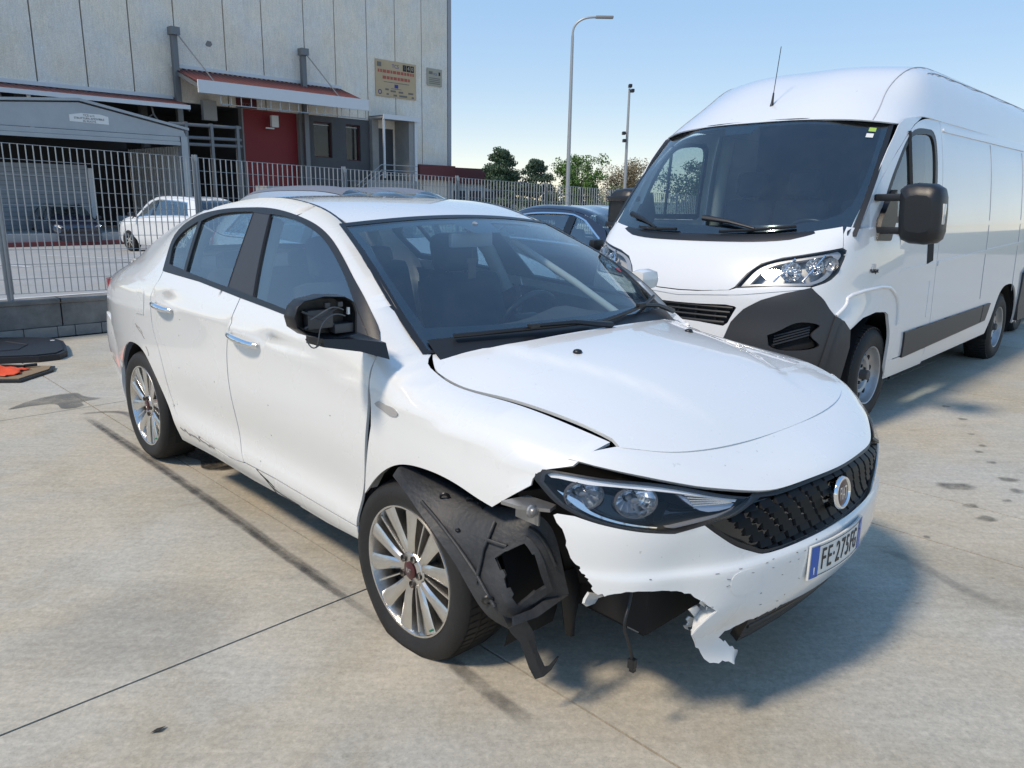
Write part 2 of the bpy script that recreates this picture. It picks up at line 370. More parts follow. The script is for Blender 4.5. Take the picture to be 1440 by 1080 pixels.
def side(xz):
    """right-hand body side: (x, z) -> point; y is negative"""
    xz = np.asarray(xz, float); x = xz[:, 0]; z = xz[:, 1]
    Y = np.stack([f(x) for f in _sY], 1) @ _vW.T; Z = np.stack([f(x) for f in _sZ], 1) @ _vW.T
    Z = np.minimum.accumulate(Z, 1); K = len(_vs)
    k = np.clip((Z > z[:, None]).sum(1) - 1, 0, K - 2); r = np.arange(len(x))
    z0, z1 = Z[r, k], Z[r, k+1]; a = (z0 - z)/np.maximum(z0 - z1, 1e-6); a = np.clip(a, -1, 2)
    v = _vs[k] + a*(_vs[1] - _vs[0]); YR = np.stack([f(x) for f in _sY], 1); ZR = np.stack([f(x) for f in _sZ], 1); e = 1e-3
    for _ in range(3):
        W = nat_basis(_vk, v); zc = (W*ZR).sum(1); dz = ((nat_basis(_vk, v + e)*ZR).sum(1) - zc)/e
        v = v + np.clip((z - zc)/np.where(np.abs(dz) < .02, -.02, dz), -.05, .05)
    y = (nat_basis(_vk, v)*YR).sum(1)
    return np.stack([x, -y, z], 1)

_ns = [0, .2, .4, .57, .72, .87, 1.]
_N = [
 [(.645,0,.876),(.635,.2,.874),(.605,.40,.866),(.55,.56,.860),(.475,.69,.864),(.385,.77,.862),(.30,.80,.858)],
 [(.765,0,.815),(.755,.2,.815),(.725,.42,.822),(.67,.59,.835),(.59,.72,.845),(.46,.80,.838),(.33,.835,.83)],
 [(.925,0,.742),(.912,.2,.736),(.878,.40,.725),(.80,.58,.735),(.69,.725,.75),(.52,.825,.775),(.35,.858,.775)],
 [(.945,0,.65),(.932,.2,.645),(.895,.42,.64),(.81,.62,.64),(.69,.775,.65),(.51,.865,.66),(.34,.885,.66)],
 [(.937,0,.56),(.926,.2,.558),(.892,.42,.556),(.817,.62,.555),(.69,.785,.56),(.505,.875,.56),(.34,.892,.56)],
 [(.956,0,.525),(.944,.2,.525),(.906,.42,.525),(.83,.625,.525),(.70,.79,.525),(.505,.88,.525),(.34,.895,.525)],
 [(.956,0,.45),(.943,.2,.45),(.905,.42,.45),(.83,.625,.45),(.70,.79,.45),(.505,.88,.45),(.34,.893,.45)],
 [(.938,0,.36),(.926,.2,.36),(.89,.42,.36),(.82,.62,.36),(.695,.785,.36),(.50,.875,.36),(.34,.89,.36)],
 [(.86,0,.22),(.855,.2,.22),(.83,.42,.22),(.765,.61,.22),(.655,.765,.22),(.48,.855,.22),(.34,.87,.22)],
]
def sym(rows, s):
    s2 = [-q for q in s[::-1]][:-1] + list(s)
    return s2, [[(x, -y, z) for x, y, z in r[::-1]][:-1] + list(r) for r in rows]
_s2, _N2 = sym(_N, _ns)
nose = Net(_s2, range(-1, 8), _N2)          # (s, v): s -1 right .. 1 left, v 0 bonnet edge .. 7 bottom

_hx = [-.2, 0, .15, .4, .6, .7, .78]; _hy = [0, .25, .42, .58, .72]
_hz = [(1.05,1.046,1.035,1.012,.978),(1.024,1.019,1.004,.973,.925),(1.008,1.002,.985,.953,.909),(.964,.959,.945,.922,.893),(.897,.894,.886,.870,.845),(.850,.847,.840,.822,.795),(.807,.805,.797,.777,.745)]
_hb = [[-q for q in _hy[::-1]][:-1] + _hy, [list(r[::-1])[:-1] + list(r) for r in _hz]]
def bonnet(xy):
    xy = np.asarray(xy, float); Wx = nat_basis(_hx, xy[:, 0]); Wy = nat_basis(_hb[0], xy[:, 1])
    z = np.einsum('mi,mj,ij->m', Wx, Wy, np.array(_hb[1]))
    # pressed ridges running forward
    c = .50 - .22*np.clip((xy[:, 0] + .1)/.8, 0, 1); d = np.abs(xy[:, 1]) - c
    f = np.clip((.72 - xy[:, 0])/.3, 0, 1)
    z = z + .009*f/(1 + np.exp(d/.011))
    return np.stack([xy[:, 0], xy[:, 1], z], 1)

screen = Net([-1, -.5, 0, .5, 1], [0, .5, 1], [
 [(-.915,-.575,1.382),(-.872,-.30,1.415),(-.855,0,1.424),(-.872,.30,1.415),(-.915,.575,1.382)],
 [(-.535,-.668,1.212),(-.445,-.345,1.250),(-.42,0,1.260),(-.445,.345,1.250),(-.535,.668,1.212)],
 [(-.205,-.72,1.000),(-.06,-.37,1.012),(-.02,0,1.015),(-.06,.37,1.012),(-.205,.72,1.000)]])
_e = [(x, float(_sY[0](x)[0]), float(_sZ[0](x)[0]) + .003) for x in (-.915, -.7375, -.56, -.3825, -.205)]
_g = [screen(np.array([(s_, v_) for s_ in (-1, -.5, 0, .5, 1)])) for v_ in (0, .25, .5, .75, 1)]
for _k in range(5): _g[_k][0] = (_e[_k][0], -_e[_k][1], _e[_k][2]); _g[_k][4] = _e[_k]
screen = Net([-1, -.5, 0, .5, 1], [0, .25, .5, .75, 1], _g)
_rx = [-.80, -1.05, -1.4, -1.8, -2.2, -2.5]
_rc = tab([-2.5,-2.2,-1.8,-1.4,-1.05,-.8], [1.43,1.478,1.505,1.502,1.468,1.405])
def roof(xy):
    xy = np.asarray(xy, float); x = xy[:, 0]; w = _sY[0](x); ze = _sZ[0](x); zc = _rc(x)
    return np.stack([x, xy[:, 1], zc - (zc - ze + .004)*np.abs(xy[:, 1]/w)**2.3], 1)
backlight = Net([-1, -.5, 0, .5, 1], [0, .5, 1], [
 [(-2.42,-.57,1.392),(-2.45,-.3,1.435),(-2.455,0,1.443),(-2.45,.3,1.435),(-2.42,.57,1.392)],
 [(-2.72,-.60,1.275),(-2.79,-.3,1.305),(-2.80,0,1.312),(-2.79,.3,1.305),(-2.72,.60,1.275)],
 [(-3.02,-.63,1.145),(-3.11,-.3,1.152),(-3.13,0,1.155),(-3.11,.3,1.152),(-3.02,.63,1.145)]])
boot = Net([-1, -.6, 0, .6, 1], [0, 1, 2, 3], [
 [(-2.98,-.655,1.155),(-3.09,-.4,1.160),(-3.12,0,1.165),(-3.09,.4,1.160),(-2.98,.655,1.155)],
 [(-3.2,-.645,1.105),(-3.27,-.4,1.125),(-3.30,0,1.13),(-3.27,.4,1.125),(-3.2,.645,1.105)],
 [(-3.40,-.62,1.06),(-3.47,-.4,1.085),(-3.50,0,1.095),(-3.47,.4,1.085),(-3.40,.62,1.06)],
 [(-3.43,-.61,.80),(-3.51,-.4,.80),(-3.54,0,.80),(-3.51,.4,.80),(-3.43,.61,.80)]])
# ------------------------------------------------------------------ the van's body surfaces (van frame, left side y > 0)
_vs_ = [0, .3, .52, .7, .86, 1.]
_VF = [
 [(.66,0,1.275),(.645,.38,1.28),(.57,.72,1.30),(.44,.94,1.335),(.15,.985,1.35),(-.2,1.0,1.35)],
 [(.78,0,1.19),(.765,.38,1.19),(.69,.72,1.20),(.53,.945,1.22),(.18,1.005,1.225),(-.2,1.02,1.225)],
 [(.88,0,1.04),(.865,.37,1.04),(.80,.70,1.045),(.63,.93,1.055),(.24,1.015,1.06),(-.2,1.03,1.06)],
 [(.935,0,.90),(.92,.36,.90),(.86,.68,.905),(.69,.915,.91),(.30,1.02,.91),(-.2,1.033,.91)],
 [(.95,0,.75),(.935,.36,.75),(.875,.68,.755),(.72,.92,.76),(.38,1.03,.76),(-.2,1.036,.76)],
 [(.97,0,.55),(.955,.36,.55),(.90,.68,.555),(.75,.92,.56),(.42,1.033,.56),(-.2,1.036,.56)],
 [(.93,0,.30),(.92,.35,.30),(.87,.66,.30),(.72,.88,.30),(.40,1.01,.30),(-.2,1.01,.30)],
]
def symv(rows, s):
    return [-q for q in s[::-1]][:-1] + list(s), [[(x, -y, z) for x, y, z in r[::-1]][:-1] + list(r) for r in rows]
vfront = Net(symv(_VF, _vs_)[0], range(7), symv(_VF, _vs_)[1])
_vp = tab([.25,.45,.8,1.1,1.37,1.6,1.8,2.0,2.1,2.25], [1.0,1.028,1.034,1.03,1.025,1.008,.987,.955,.932,.89])
_vkk = tab([.2,.9,1.1,1.35,1.6,2.1], [.03,.03,.04,.10,.13,.16])
def vside(xz):
    xz = np.asarray(xz, float); x, z = xz[:, 0], xz[:, 1]
    t = np.clip(x + .55, 0, 2); t2 = np.clip(-3.6 - x, 0, 2)
    return np.stack([x, _vp(z) - _vkk(z)*t*t - .05*t2*t2, z], 1)
_vc = [0, .4, .62, .82, 1]
_VC = [
 [(.05,0,2.085),(.025,.42,2.08),(-.06,.70,2.067),(-.19,.885,2.045),(-.30,.925,2.04)],
 [(-.16,0,2.225),(-.18,.42,2.22),(-.25,.68,2.19),(-.36,.86,2.14),(-.45,.93,2.09)],
 [(-.45,0,2.395),(-.46,.4,2.39),(-.5,.64,2.345),(-.58,.825,2.265),(-.64,.935,2.12)],
 [(-.8,0,2.49),(-.81,.4,2.485),(-.83,.64,2.45),(-.87,.825,2.355),(-.90,.935,2.125)],
 [(-1.2,0,2.53),(-1.2,.4,2.525),(-1.2,.64,2.51),(-1.2,.82,2.415),(-1.2,.929,2.125)],
 [(-2.0,0,2.535),(-2.0,.4,2.53),(-2.0,.64,2.515),(-2.0,.825,2.425),(-2.0,.929,2.125)],
 [(-4.2,0,2.525),(-4.2,.4,2.52),(-4.2,.62,2.505),(-4.2,.825,2.425),(-4.2,.905,2.125)],
 [(-4.44,0,2.49),(-4.44,.4,2.485),(-4.44,.60,2.465),(-4.43,.79,2.39),(-4.43,.88,2.125)],
]
for _r in _VC[3:]:
    for _i, (_x, _y, _z) in enumerate(_r):
        if _z > 2.3: _r[_i] = (_x, _y, _z + .045)
vcap = Net(symv(_VC, _vc)[0], range(8), symv(_VC, _vc)[1])
vscreen = Net([-1, -.5, 0, .5, 1], [0, .5, 1], [
 [(-.205,-.88,2.03),(.015,-.45,2.072),(.045,0,2.08),(.015,.45,2.072),(-.205,.88,2.03)],
 [(.125,-.93,1.69),(.365,-.47,1.695),(.40,0,1.70),(.365,.47,1.695),(.125,.93,1.69)],
 [(.42,-.952,1.335),(.625,-.48,1.285),(.665,0,1.275),(.625,.48,1.285),(.42,.952,1.335)]])
# ------------------------------------------------------------------ the crashed white saloon
CAR = thing('saloon_car', 'white saloon with its front right corner torn open and the plate on the bumper', 'car', (.359, 2.905, 0), -.8065)
SS = .035
def mir(name, m, par, fn, o, holes=(), **k): return patch(name, m, par, fn, o, holes, mirror=True, **k)

# outlines measured on the body side, (x, z)
G0 = lambda a, b, n=24: [(x, float(_sZ[0](x)[0])) for x in np.linspace(a, b, n)]
GAPF = [(-.343,.487),(-.300,.640),(-.276,.754),(-.280,.861),(-.292,.900)]
ARCH_F = crv([(.333,.653),(.275,.661),(.205,.674),(.105,.685),(0,.683),(-.114,.661),(-.194,.62),(-.27,.56),(-.343,.487)], 5)
LAMPCUT = [(.592,.870),(.563,.821),(.50,.801),(.474,.787),(.460,.766),(.458,.748),(.402,.706),(.333,.653)]
SHUT = crv([(-.205,.992),(-.180,.972),(-.131,.949),(-.074,.932),(.163,.9095),(.395,.8955),(.592,.870)], 6)
BP = crv([(-1.30,.352),(-1.355,.45),(-1.37,.55),(-1.385,.66),(-1.402,.76),(-1.395,.88),(-1.345,.985),(-1.332,1.073)], 5)
DOOR_F = crv([(-.293,.985),(-.300,.93),(-.297,.893),(-.306,.745),(-.320,.614),(-.352,.496),(-.385,.40),(-.392,.350)], 5)
BELT1 = [(-1.332,1.073),(-1.1,1.061),(-.845,1.046),(-.5,1.022),(-.293,.985)]
REARCUT = crv([(-2.283,1.113),(-2.285,1.063),(-2.319,1.024),(-2.345,.966),(-2.349,.892),(-2.315,.80),(-2.235,.70),(-2.185,.58),(-2.150,.475),(-2.085,.405),(-1.96,.361),(-1.80,.345),(-1.62,.335),(-1.48,.328)], 6)
ARCH_R = crv([(-2.125,.255),(-2.122,.314),(-2.141,.365),(-2.215,.437),(-2.295,.519),(-2.36,.586),(-2.506,.672),(-2.66,.688),(-2.80,.665),(-2.92,.59),(-3.0,.50),(-3.035,.40),(-3.04,.30),(-3.03,.245)], 5)
TRIM = crv([(-2.283,1.113),(-2.330,1.182),(-2.378,1.245),(-2.395,1.285),(-2.375,1.322),(-2.31,1.358),(-2.228,1.386),(-2.057,1.417),(-1.844,1.437),(-1.707,1.443),(-1.518,1.447),(-1.309,1.437),(-1.124,1.416),(-.963,1.384),(-.854,1.345),(-.736,1.288),(-.578,1.210),(-.486,1.162),(-.406,1.108),(-.358,1.071),(-.318,1.030),(-.293,.985)], 4)

# body side with pillars, roof rail and rear wing
SIDE_OUT = path(G0(-3.02, -.205, 40), [(-.205,.992),(-.293,.985)], TRIM[::-1], REARCUT[:61], [(-2.135,.44)], ARCH_R[12:55], [(-3.03,.50),(-3.10,.60),(-3.22,.70),(-3.40,.735)], crv([(-3.51,.76),(-3.53,.90),(-3.48,1.0),(-3.40,1.058),(-3.2,1.106),(-3.02,float(_sZ[0](-3.02)[0]))], 4))
def wing_def(P):       # the wing tip sits back against the bumper cap
    Q = P.copy(); t = np.clip((P[:, 0] - .34)/.22, 0, 1); t = t*t*(3 - 2*t)*np.clip((P[:, 2] - .68)/.09, 0, 1); Q += t[:, None]*np.array((-.0165, .0195, -.009)); return Q
def bodyside(mirror):
    P = patch if not mirror else mir
    b = P('body_side', PAINT, CAR, side, SIDE_OUT, step=SS, flange=.008)
    f = P('front_wing', PAINT, CAR, side, path(SHUT, LAMPCUT if not mirror else LAMPCUT, ARCH_F, GAPF, [(-.293,.985)]), step=.028, flange=.010, fin=.001, deform=wing_def)
    d = P('front_door', PAINT, CAR, side, path(DOOR_F, [(-.70,.354),(-1.02,.358),(-1.30,.352)], BP, BELT1), step=SS)
    r = P('rear_door', PAINT, CAR, side, path([(x - .007, z) for x, z in BP], [(-1.8,1.101),(-2.276,1.111)], [(x + .007, z + .004) for x, z in REARCUT[2:]], [(-1.40,.335),(-1.307,.348)]), step=SS)
    s = P('sill', PAINT, CAR, side, path([(-.392,.342),(-.70,.346),(-1.02,.350),(-1.31,.342),(-1.48,.322),(-1.62,.329),(-1.80,.339),(-1.96,.355),(-2.085,.399),(-2.148,.44)], ARCH_R[12:0:-1], [(-2.125,.245),(-1.72,.262),(-1.3,.258),(-.96,.272),(-.65,.27),(-.40,.285)]), step=SS, flange=.03)
    return b, f, d, r, s
bs, wing, fdoor, rdoor, sill = bodyside(False)
wing['label'] = 'dented right front wing standing off the door'
bsL, wingL, fdoorL, rdoorL, sillL = bodyside(True)

# window frames, glass, pillars
IN_Q = crv([(-2.235,1.150),(-2.29,1.205),(-2.322,1.255),(-2.30,1.292),(-2.25,1.323),(-2.145,1.366)], 4)
Q_OUT = path(IN_Q, [(-2.02,1.137)])
RG = path([(-1.985,1.132),(-2.108,1.368)], crv([(-2.108,1.368),(-2.007,1.396),(-1.88,1.414),(-1.743,1.423),(-1.60,1.427)], 4), [(-1.49,1.103)])
FG = path([(-1.226,1.089),(-1.428,1.420)], crv([(-1.428,1.420),(-1.289,1.416),(-1.103,1.394),(-.958,1.361),(-.854,1.322),(-.733,1.262),(-.583,1.183),(-.515,1.142)], 4), [(-.50,1.050),(-.865,1.066),(-1.037,1.078)])
SAIL = path([(-.508,1.140),(-.43,1.088),(-.375,1.048),(-.335,1.014),(-.335,1.005),(-.50,1.046)])
BELT_IN = [(-.293,.985),(-.5,1.022),(-.845,1.046),(-1.1,1.061),(-1.332,1.073),(-1.8,1.101),(-2.283,1.113)]
def windows(P, fd, rd, bsd):
    P('window_trim', BLACK, bsd, side, path(BELT_IN[::-1], TRIM[::-1]), [Q_OUT, RG, FG, [(-1.595,1.424),(-1.487,1.106),(-1.232,1.090),(-1.432,1.418)]], step=.02, off=.003, flange=.012)
    P('pillar_cover', mat('pillar_grey', (.035, .034, .036), .42), bsd, side, [(-1.601,1.430),(-1.493,1.100),(-1.222,1.085),(-1.427,1.423)], step=.03, off=.001, flange=.01)
    P('quarter_window', GLASSS, rd, side, path(Q_OUT), step=.04, off=-.007, flange=0)
    P('door_window', GLASSS, rd, side, RG, step=.04, off=-.007, flange=0)
    P('door_window', GLASSS, fd, side, FG, step=.04, off=-.007, flange=0)
    P('corner_cover', BLACK, fd, side, SAIL, step=.02, off=.006, flange=.012)
windows(patch, fdoor, rdoor, bs); windows(mir, fdoorL, rdoorL, bsL)
for par, P in ((rdoor, patch), (fdoor, patch), (rdoorL, mir), (fdoorL, mir)):      # inner door skins
    fr = par in (fdoor, fdoorL)
    P('door_card', INTERIOR, par, side, [(-.33,.36),(-1.32,.36),(-1.32,1.05),(-.42,1.0)] if fr else [(-1.36,.36),(-2.0,.40),(-2.28,.80),(-2.28,1.08),(-1.36,1.05)], off=-.05, flange=0, step=.08)

# door handles: a chrome bow over a shallow dish
def handle(par, x0, x1, z0, z1, sy):
    a = side(np.array([(x0, z0)]))[0]; b = side(np.array([(x1, z1)]))[0]; pts = []; rr = []
    for t in np.linspace(0, 1, 13):
        p = a + (b - a)*t; p[1] -= .010 + .030*math.sin(math.pi*min(1, max(0, t)))**.45
        if sy > 0: p[1] = -p[1]
        pts.append(p); rr.append(.0105 + .0045*math.sin(math.pi*t))
    o = MB().tube(pts, rr, 10).obj('door_handle', CHROME, par, 50)
    return o
    c = (a + b)/2; mb = MB(); k = -1 if sy < 0 else 1
    mb.lathe([(0,.001),(.030,.0015),(.036,.004),(.040,.0015)], 24, 'y', (c[0] - .01, k*(abs(c[1]) - .001) , c[2] + .018)); mb.obj('handle_dish', PAINT, par, 50)
for sy, fd, rd in ((-1, fdoor, rdoor), (1, fdoorL, rdoorL)):
    handle(rd, -2.265, -2.025, .957, .942, sy); handle(fd, -1.35, -1.085, .925, .909, sy)

# filler flap, half open, and the side marker
patch('filler_flap', PAINT, bs, side, path(crv([(-2.575,1.0),(-2.50,1.008),(-2.452,.990),(-2.452,.93),(-2.458,.868)], 4), [(-2.60,.862),(-2.595,.93)]), step=.03, off=.004, flange=.006)
MARK = mat('smoked_lens', (.38, .37, .36), .15, 0, .5)
patch('side_marker', MARK, wing, side, path(crv([(-.252,.838),(-.235,.848),(-.19,.846),(-.135,.838),(-.122,.826),(-.135,.818),(-.20,.822),(-.24,.83)], 3)), step=.015, off=.004, flange=.006)

# bonnet
rear_edge = crv([(-.203,-.655),(-.160,-.60),(-.078,-.49),(-.024,-.28),(-.012,0),(-.024,.28),(-.078,.49),(-.160,.60),(-.203,.655)], 4)
def hside(g0, g1): return crv([(-.205,-.660),(-.200,-.682),(-.174,-.706 + g0),(-.124,-.733 + g0),(-.070,-.7355 + g0),(0,-.731 + g0),(.163,-.7135 + (g0+g1)/2),(.397,-.704 + g1),(.575,-.678 + g1)], 4)
FRONT = crv([(.592,-.690),(.628,-.64),(.672,-.575),(.715,-.47),(.750,-.28),(.763,0),(.750,.28),(.715,.47),(.672,.575),(.628,.64),(.592,.690)], 5)
def bon_def(P):      # the impact lifted the right edge of the bonnet a little
    Q = P.copy(); w = np.clip((-P[:, 1] - .35)/.35, 0, 1)*np.clip((P[:, 0] + .05)/.4, 0, 1)*np.clip((.75 - P[:, 0])/.15, 0, 1); Q[:, 2] += .002*w*w; return Q
bonn = patch('bonnet', PAINT, CAR, bonnet, path(rear_edge, [(x, -y) for x, y in hside(.003, .003)], FRONT[::-1][1:-1], hside(.003, .020)[::-1]), step=.035, flange=.012, deform=bon_def)
for y in (-.335, .328):
    p = bonnet(np.array([(.150, y)]))[0]; mb = MB(); mb.lathe([(.0165,-.004),(.0165,.003),(.013,.009),(.006,.0115),(0,.012)], 14, 'z', tuple(p)); mb.obj('washer_jet', BLACK, bonn, 50)

# nose: bumper, cap, grille, lamps -----------------------------------------------------
NS = (1.15, .11)
CAPR = [(-.826,.269),(-.768,.387),(-.665,.524),(-.546,.713),(-.455,.813),(-.391,.905)]
GT = crv([(-.391,.905),(-.33,.985),(-.2,1.07),(0,1.12),(.2,1.07),(.33,.985),(.391,.905)], 4)
HF = crv([(-.66,-.225),(-.60,-.10),(-.50,-.045),(-.30,-.03),(0,-.01),(.30,-.03),(.50,-.045),(.60,-.10),(.66,-.225)], 4)
cap = patch('bumper_cap', PAINT, CAR, nose, path(HF[::-1], [(-.70,-.14),(-.80,.10)], CAPR, GT, [(-q[0], q[1]) for q in CAPR[::-1]], [(.80,.10),(.70,-.14)]), step=.035, sc=NS, flange=.016)
GB = [(-.540,1.665),(-.49,2.08),(-.436,2.55),(-.378,3.0),(-.29,3.32)]
GBc = crv(GB + [(0,3.40)] + [(-x, v) for x, v in GB[::-1]], 4)
LOWR = [(-.60,1.865),(-.668,1.828),(-.76,1.756),(-.81,1.70),(-.845,1.74),(-.851,1.791)]
TORN = [(-.838,1.95),(-.824,2.06),(-.808,2.3),(-.802,2.552),(-.790,2.9),(-.779,3.185),(-.768,3.7),(-.760,4.1),(-.752,4.452),(-.745,4.55),(-.738,4.50),(-.732,4.56),(-.715,4.44),(-.694,4.35),(-.66,4.34),(-.626,4.39),(-.59,4.50),(-.558,4.656),(-.535,4.93),(-.515,5.18),(-.496,5.413),(-.510,5.56),(-.525,5.718),(-.538,5.93),(-.547,6.085),(-.535,6.22),(-.527,6.388),(-.512,6.55),(-.497,6.80),(-.481,6.902),(-.455,6.93),(-.425,6.982),(-.39,7.05),(-.354,7.087),(-.372,6.93),(-.385,6.84),(-.395,6.82),(-.405,6.726),(-.457,6.414),(-.429,6.334),(-.4,6.235),(-.354,6.171),(-.316,6.121),(-.241,6.11)]
_tp = []
for (a0, b0), (a1, b1) in zip(TORN, TORN[1:]):
    n_ = max(1, int(math.hypot((a1 - a0)*1.15, (b1 - b0)*.11)/.011))
    for q_ in range(n_): t_ = q_/n_; j_ = 1 if q_ else .4; _tp.append((a0 + (a1 - a0)*t_ + j_*random.uniform(-.0045, .0045), b0 + (b1 - b0)*t_ + j_*random.uniform(-.05, .05)))
TORN = _tp + [TORN[-1]]
BOT = crv([(-.241,6.11),(-.08,6.17),(.064,6.16),(.24,6.20),(.40,6.30),(.60,6.6),(.80,6.9)], 4)
def bump_def(P):     # dents near the torn corner
    Q = P.copy()
    for c, a, s in (((.78,-.62,.50), -.016, .10), ((.70,-.74,.42), .012, .07), ((.86,-.45,.34), -.010, .06)):
        d2 = ((P - np.array(c))**2).sum(1); w = a*np.exp(-d2/s**2); Q[:, 0] += w; Q[:, 1] -= w*.6
    # hanging flap splays forward and out
    t = np.clip((.34 - P[:, 2])/.12, 0, 1.3)*np.clip((-P[:, 1] - .28)/.15, 0, 1)
    Q[:, 0] += .05*t*t; return Q
bumper = patch('front_bumper', PAINT, CAR, nose, path(GBc, [(-x, v) for x, v in LOWR], [(.93,1.75),(.99,2.2),(.99,4.0),(.97,6.6),(.90,7.0)], BOT[::-1], TORN[::-1], LOWR[::-1]), step=.024, sc=NS, flange=.005, deform=bump_def)
bumper['label'] = 'white front bumper torn away at its right end'
# torn edge: the broken return flanges inside the hole
def nz(s, v, off=0.0):
    p = nose(np.array([(s, v)]))[0]; a = nose(np.array([(s + .002, v)]))[0]; b = nose(np.array([(s, v + .02)]))[0]
    n = np.cross(a - p, b - p); n /= np.linalg.norm(n); n = n if n[0] - n[1]*np.sign(s)*-1 > 0 or n[0] > 0 else -n
    return bump_def((p + n*off)[None])[0]
fl = [[nz(s, v) , nz(s + .02, v - .08, -.035), nz(s + .035, v - .15, -.06)] for s, v in ((-.535,4.95),(-.496,5.42),(-.525,5.72),(-.547,6.09),(-.527,6.39))]
sheet('torn_flange', PAINT, bumper, fl, .003, 20)
fl = [[nz(s, v) , nz(s, v + .10, -.03)] for s, v in ((-.732,4.55),(-.70,4.36),(-.66,4.345),(-.626,4.395),(-.59,4.50),(-.558,4.66),(-.535,4.94))]
sheet('bumper_lip', PAINT, bumper, fl, .003, 20)
SHARDS = [(0.80, [(-0.563, 0.449), (-0.520, 0.413), (-0.530, 0.409), (-0.565, 0.436)]), (0.79, [(-0.599, 0.425), (-0.560, 0.424), (-0.485, 0.358), (-0.496, 0.347), (-0.530, 0.363)]), (0.78, [(-0.571, 0.375), (-0.560, 0.381), (-0.500, 0.344), (-0.527, 0.342), (-0.556, 0.349), (-0.550, 0.355)]), (0.77, [(-0.552, 0.340), (-0.496, 0.325), (-0.469, 0.320), (-0.505, 0.314), (-0.526, 0.323), (-0.507, 0.302), (-0.531, 0.318)]), (0.81, [(-0.536, 0.418), (-0.437, 0.358), (-0.490, 0.347), (-0.568, 0.335), (-0.582, 0.357), (-0.518, 0.367)])]
for x, pl in SHARDS:
    mb = MB(); mb.prism(pl, x - .004, x, lambda u, v, h: (h + (v - .30)*.25, u, v)); mb.obj('splinter', PAINT, bumper)
# round tow-hook cover
def ring_on(fn, c, ru, rv, n=28, e=2.6):
    return [(c[0] + ru*np.sign(math.cos(t))*abs(math.cos(t))**(2/e), c[1] + rv*np.sign(math.sin(t))*abs(math.sin(t))**(2/e)) for t in np.linspace(0, 2*math.pi, n, endpoint=False)]
patch('tow_cover', PAINT, bumper, nose, ring_on(nose, (-.420, 4.52), .046, .50), step=.02, sc=NS, off=.0015, flange=.004, deform=bump_def)
# lower intake in black
patch('lower_intake', BLACK, bumper, nose, path([(-.36,6.05),(0,6.0),(.35,6.05),(.60,6.4),(.56,7.0),(0,7.15),(-.33,7.0)]), step=.05, sc=NS, off=-.012, flange=.03)
for k in range(3):
    pts = [nose(np.array([(s, 6.25 + .28*k)]))[0] - np.array([.012 + .004*k, 0, 0]) for s in np.linspace(-.33, .5, 24)]
    MB().tube(pts, .008, 6).obj('intake_bar', BLACK, bumper, 60)

# grille: dark recessed panel with rows of small wedge blades
GR_OUT = path(GT, [(.47,1.25),(.53,1.6)], GBc[::-1], [(-.53,1.6),(-.47,1.25)])
grille = patch('grille', GLOSSBLACK, CAR, nose, GR_OUT, step=.04, sc=NS, off=-.035, flange=0)
patch('grille_frame', BLACK, grille, nose, GR_OUT, [[(x*.965, 2.12 + (v - 2.12)*.86 - (.0 if v > 2 else .03)) for x, v in GR_OUT]], step=.02, sc=NS, off=-.012, flange=.024)
gp = np.array(GR_OUT); bl = bpy.data.meshes.new('grille_blade')
bl.from_pydata([(-.030,0,-.004),(.030,0,-.004),(.024,.016,-.010),(-.024,.016,-.010),(-.022,.004,.012),(.022,.004,.012)], [], [(0,1,2,3),(0,4,5,1),(1,5,2),(0,3,4),(3,2,5,4)])
GRB = mat('grille_black', (.006, .006, .0065), .42, 0, 0, spec=.18)
bl.materials.append(GRB)
for j, v in enumerate(np.arange(1.30, 3.20, .30)):
    for i in range(-9, 10):
        s = (i + .5*(j % 2))*.060
        if not inside(gp*[.93, 1], np.array([(s, v)]))[0] or (abs(s) < .055 and 1.35 < v < 2.75): continue
        p = nose(np.array([(s, v), (s + .01, v), (s, v + .02)])); ux = p[1] - p[0]; ux /= np.linalg.norm(ux)
        n = np.cross(ux, p[2] - p[0]); n /= np.linalg.norm(n); n = n if n[0] > 0 else -n; up = np.cross(n, ux); up = up if up[2] > 0 else -up
        o = link('grille_blade', bl, None, grille); q = p[0] - n*.026
        o.matrix_local = Matrix(((ux[0], n[0], up[0], q[0]), (ux[1], n[1], up[1], q[1]), (ux[2], n[2], up[2], q[2]), (0, 0, 0, 1)))
# round badge
eo = nose(np.array([(0, 2.0)]))[0]; EM = frame(eo + np.array([.004, 0, .0]), (0, 1, 0), (-.12, 0, 1))
mb = MB(); mb.M = EM; mb.lathe([(.047,-.02),(.052,-.004),(.052,.004),(.049,.010),(.043,.011),(.040,.005),(0,.0065)], 40); mb.obj('badge', CHROME, CAR, 35)
badge = bpy.data.objects[-1] if False else [o for o in bpy.data.objects if o.name == 'badge'][0]
BRONZE = mat('badge_enamel', (.09, .032, .028), .3, .3, .5)
mb = MB(); mb.M = EM; mb.lathe([(.0405,.0060),(.036,.0078),(0,.0085)], 32); mb.obj('badge_face', BRONZE, badge, 40)
text('badge_letters', 'FIAT', .030, CHROME, badge, EM @ Matrix.Translation((0, -.002, .0085)), .0012, font_scale=(.80, 1.9))

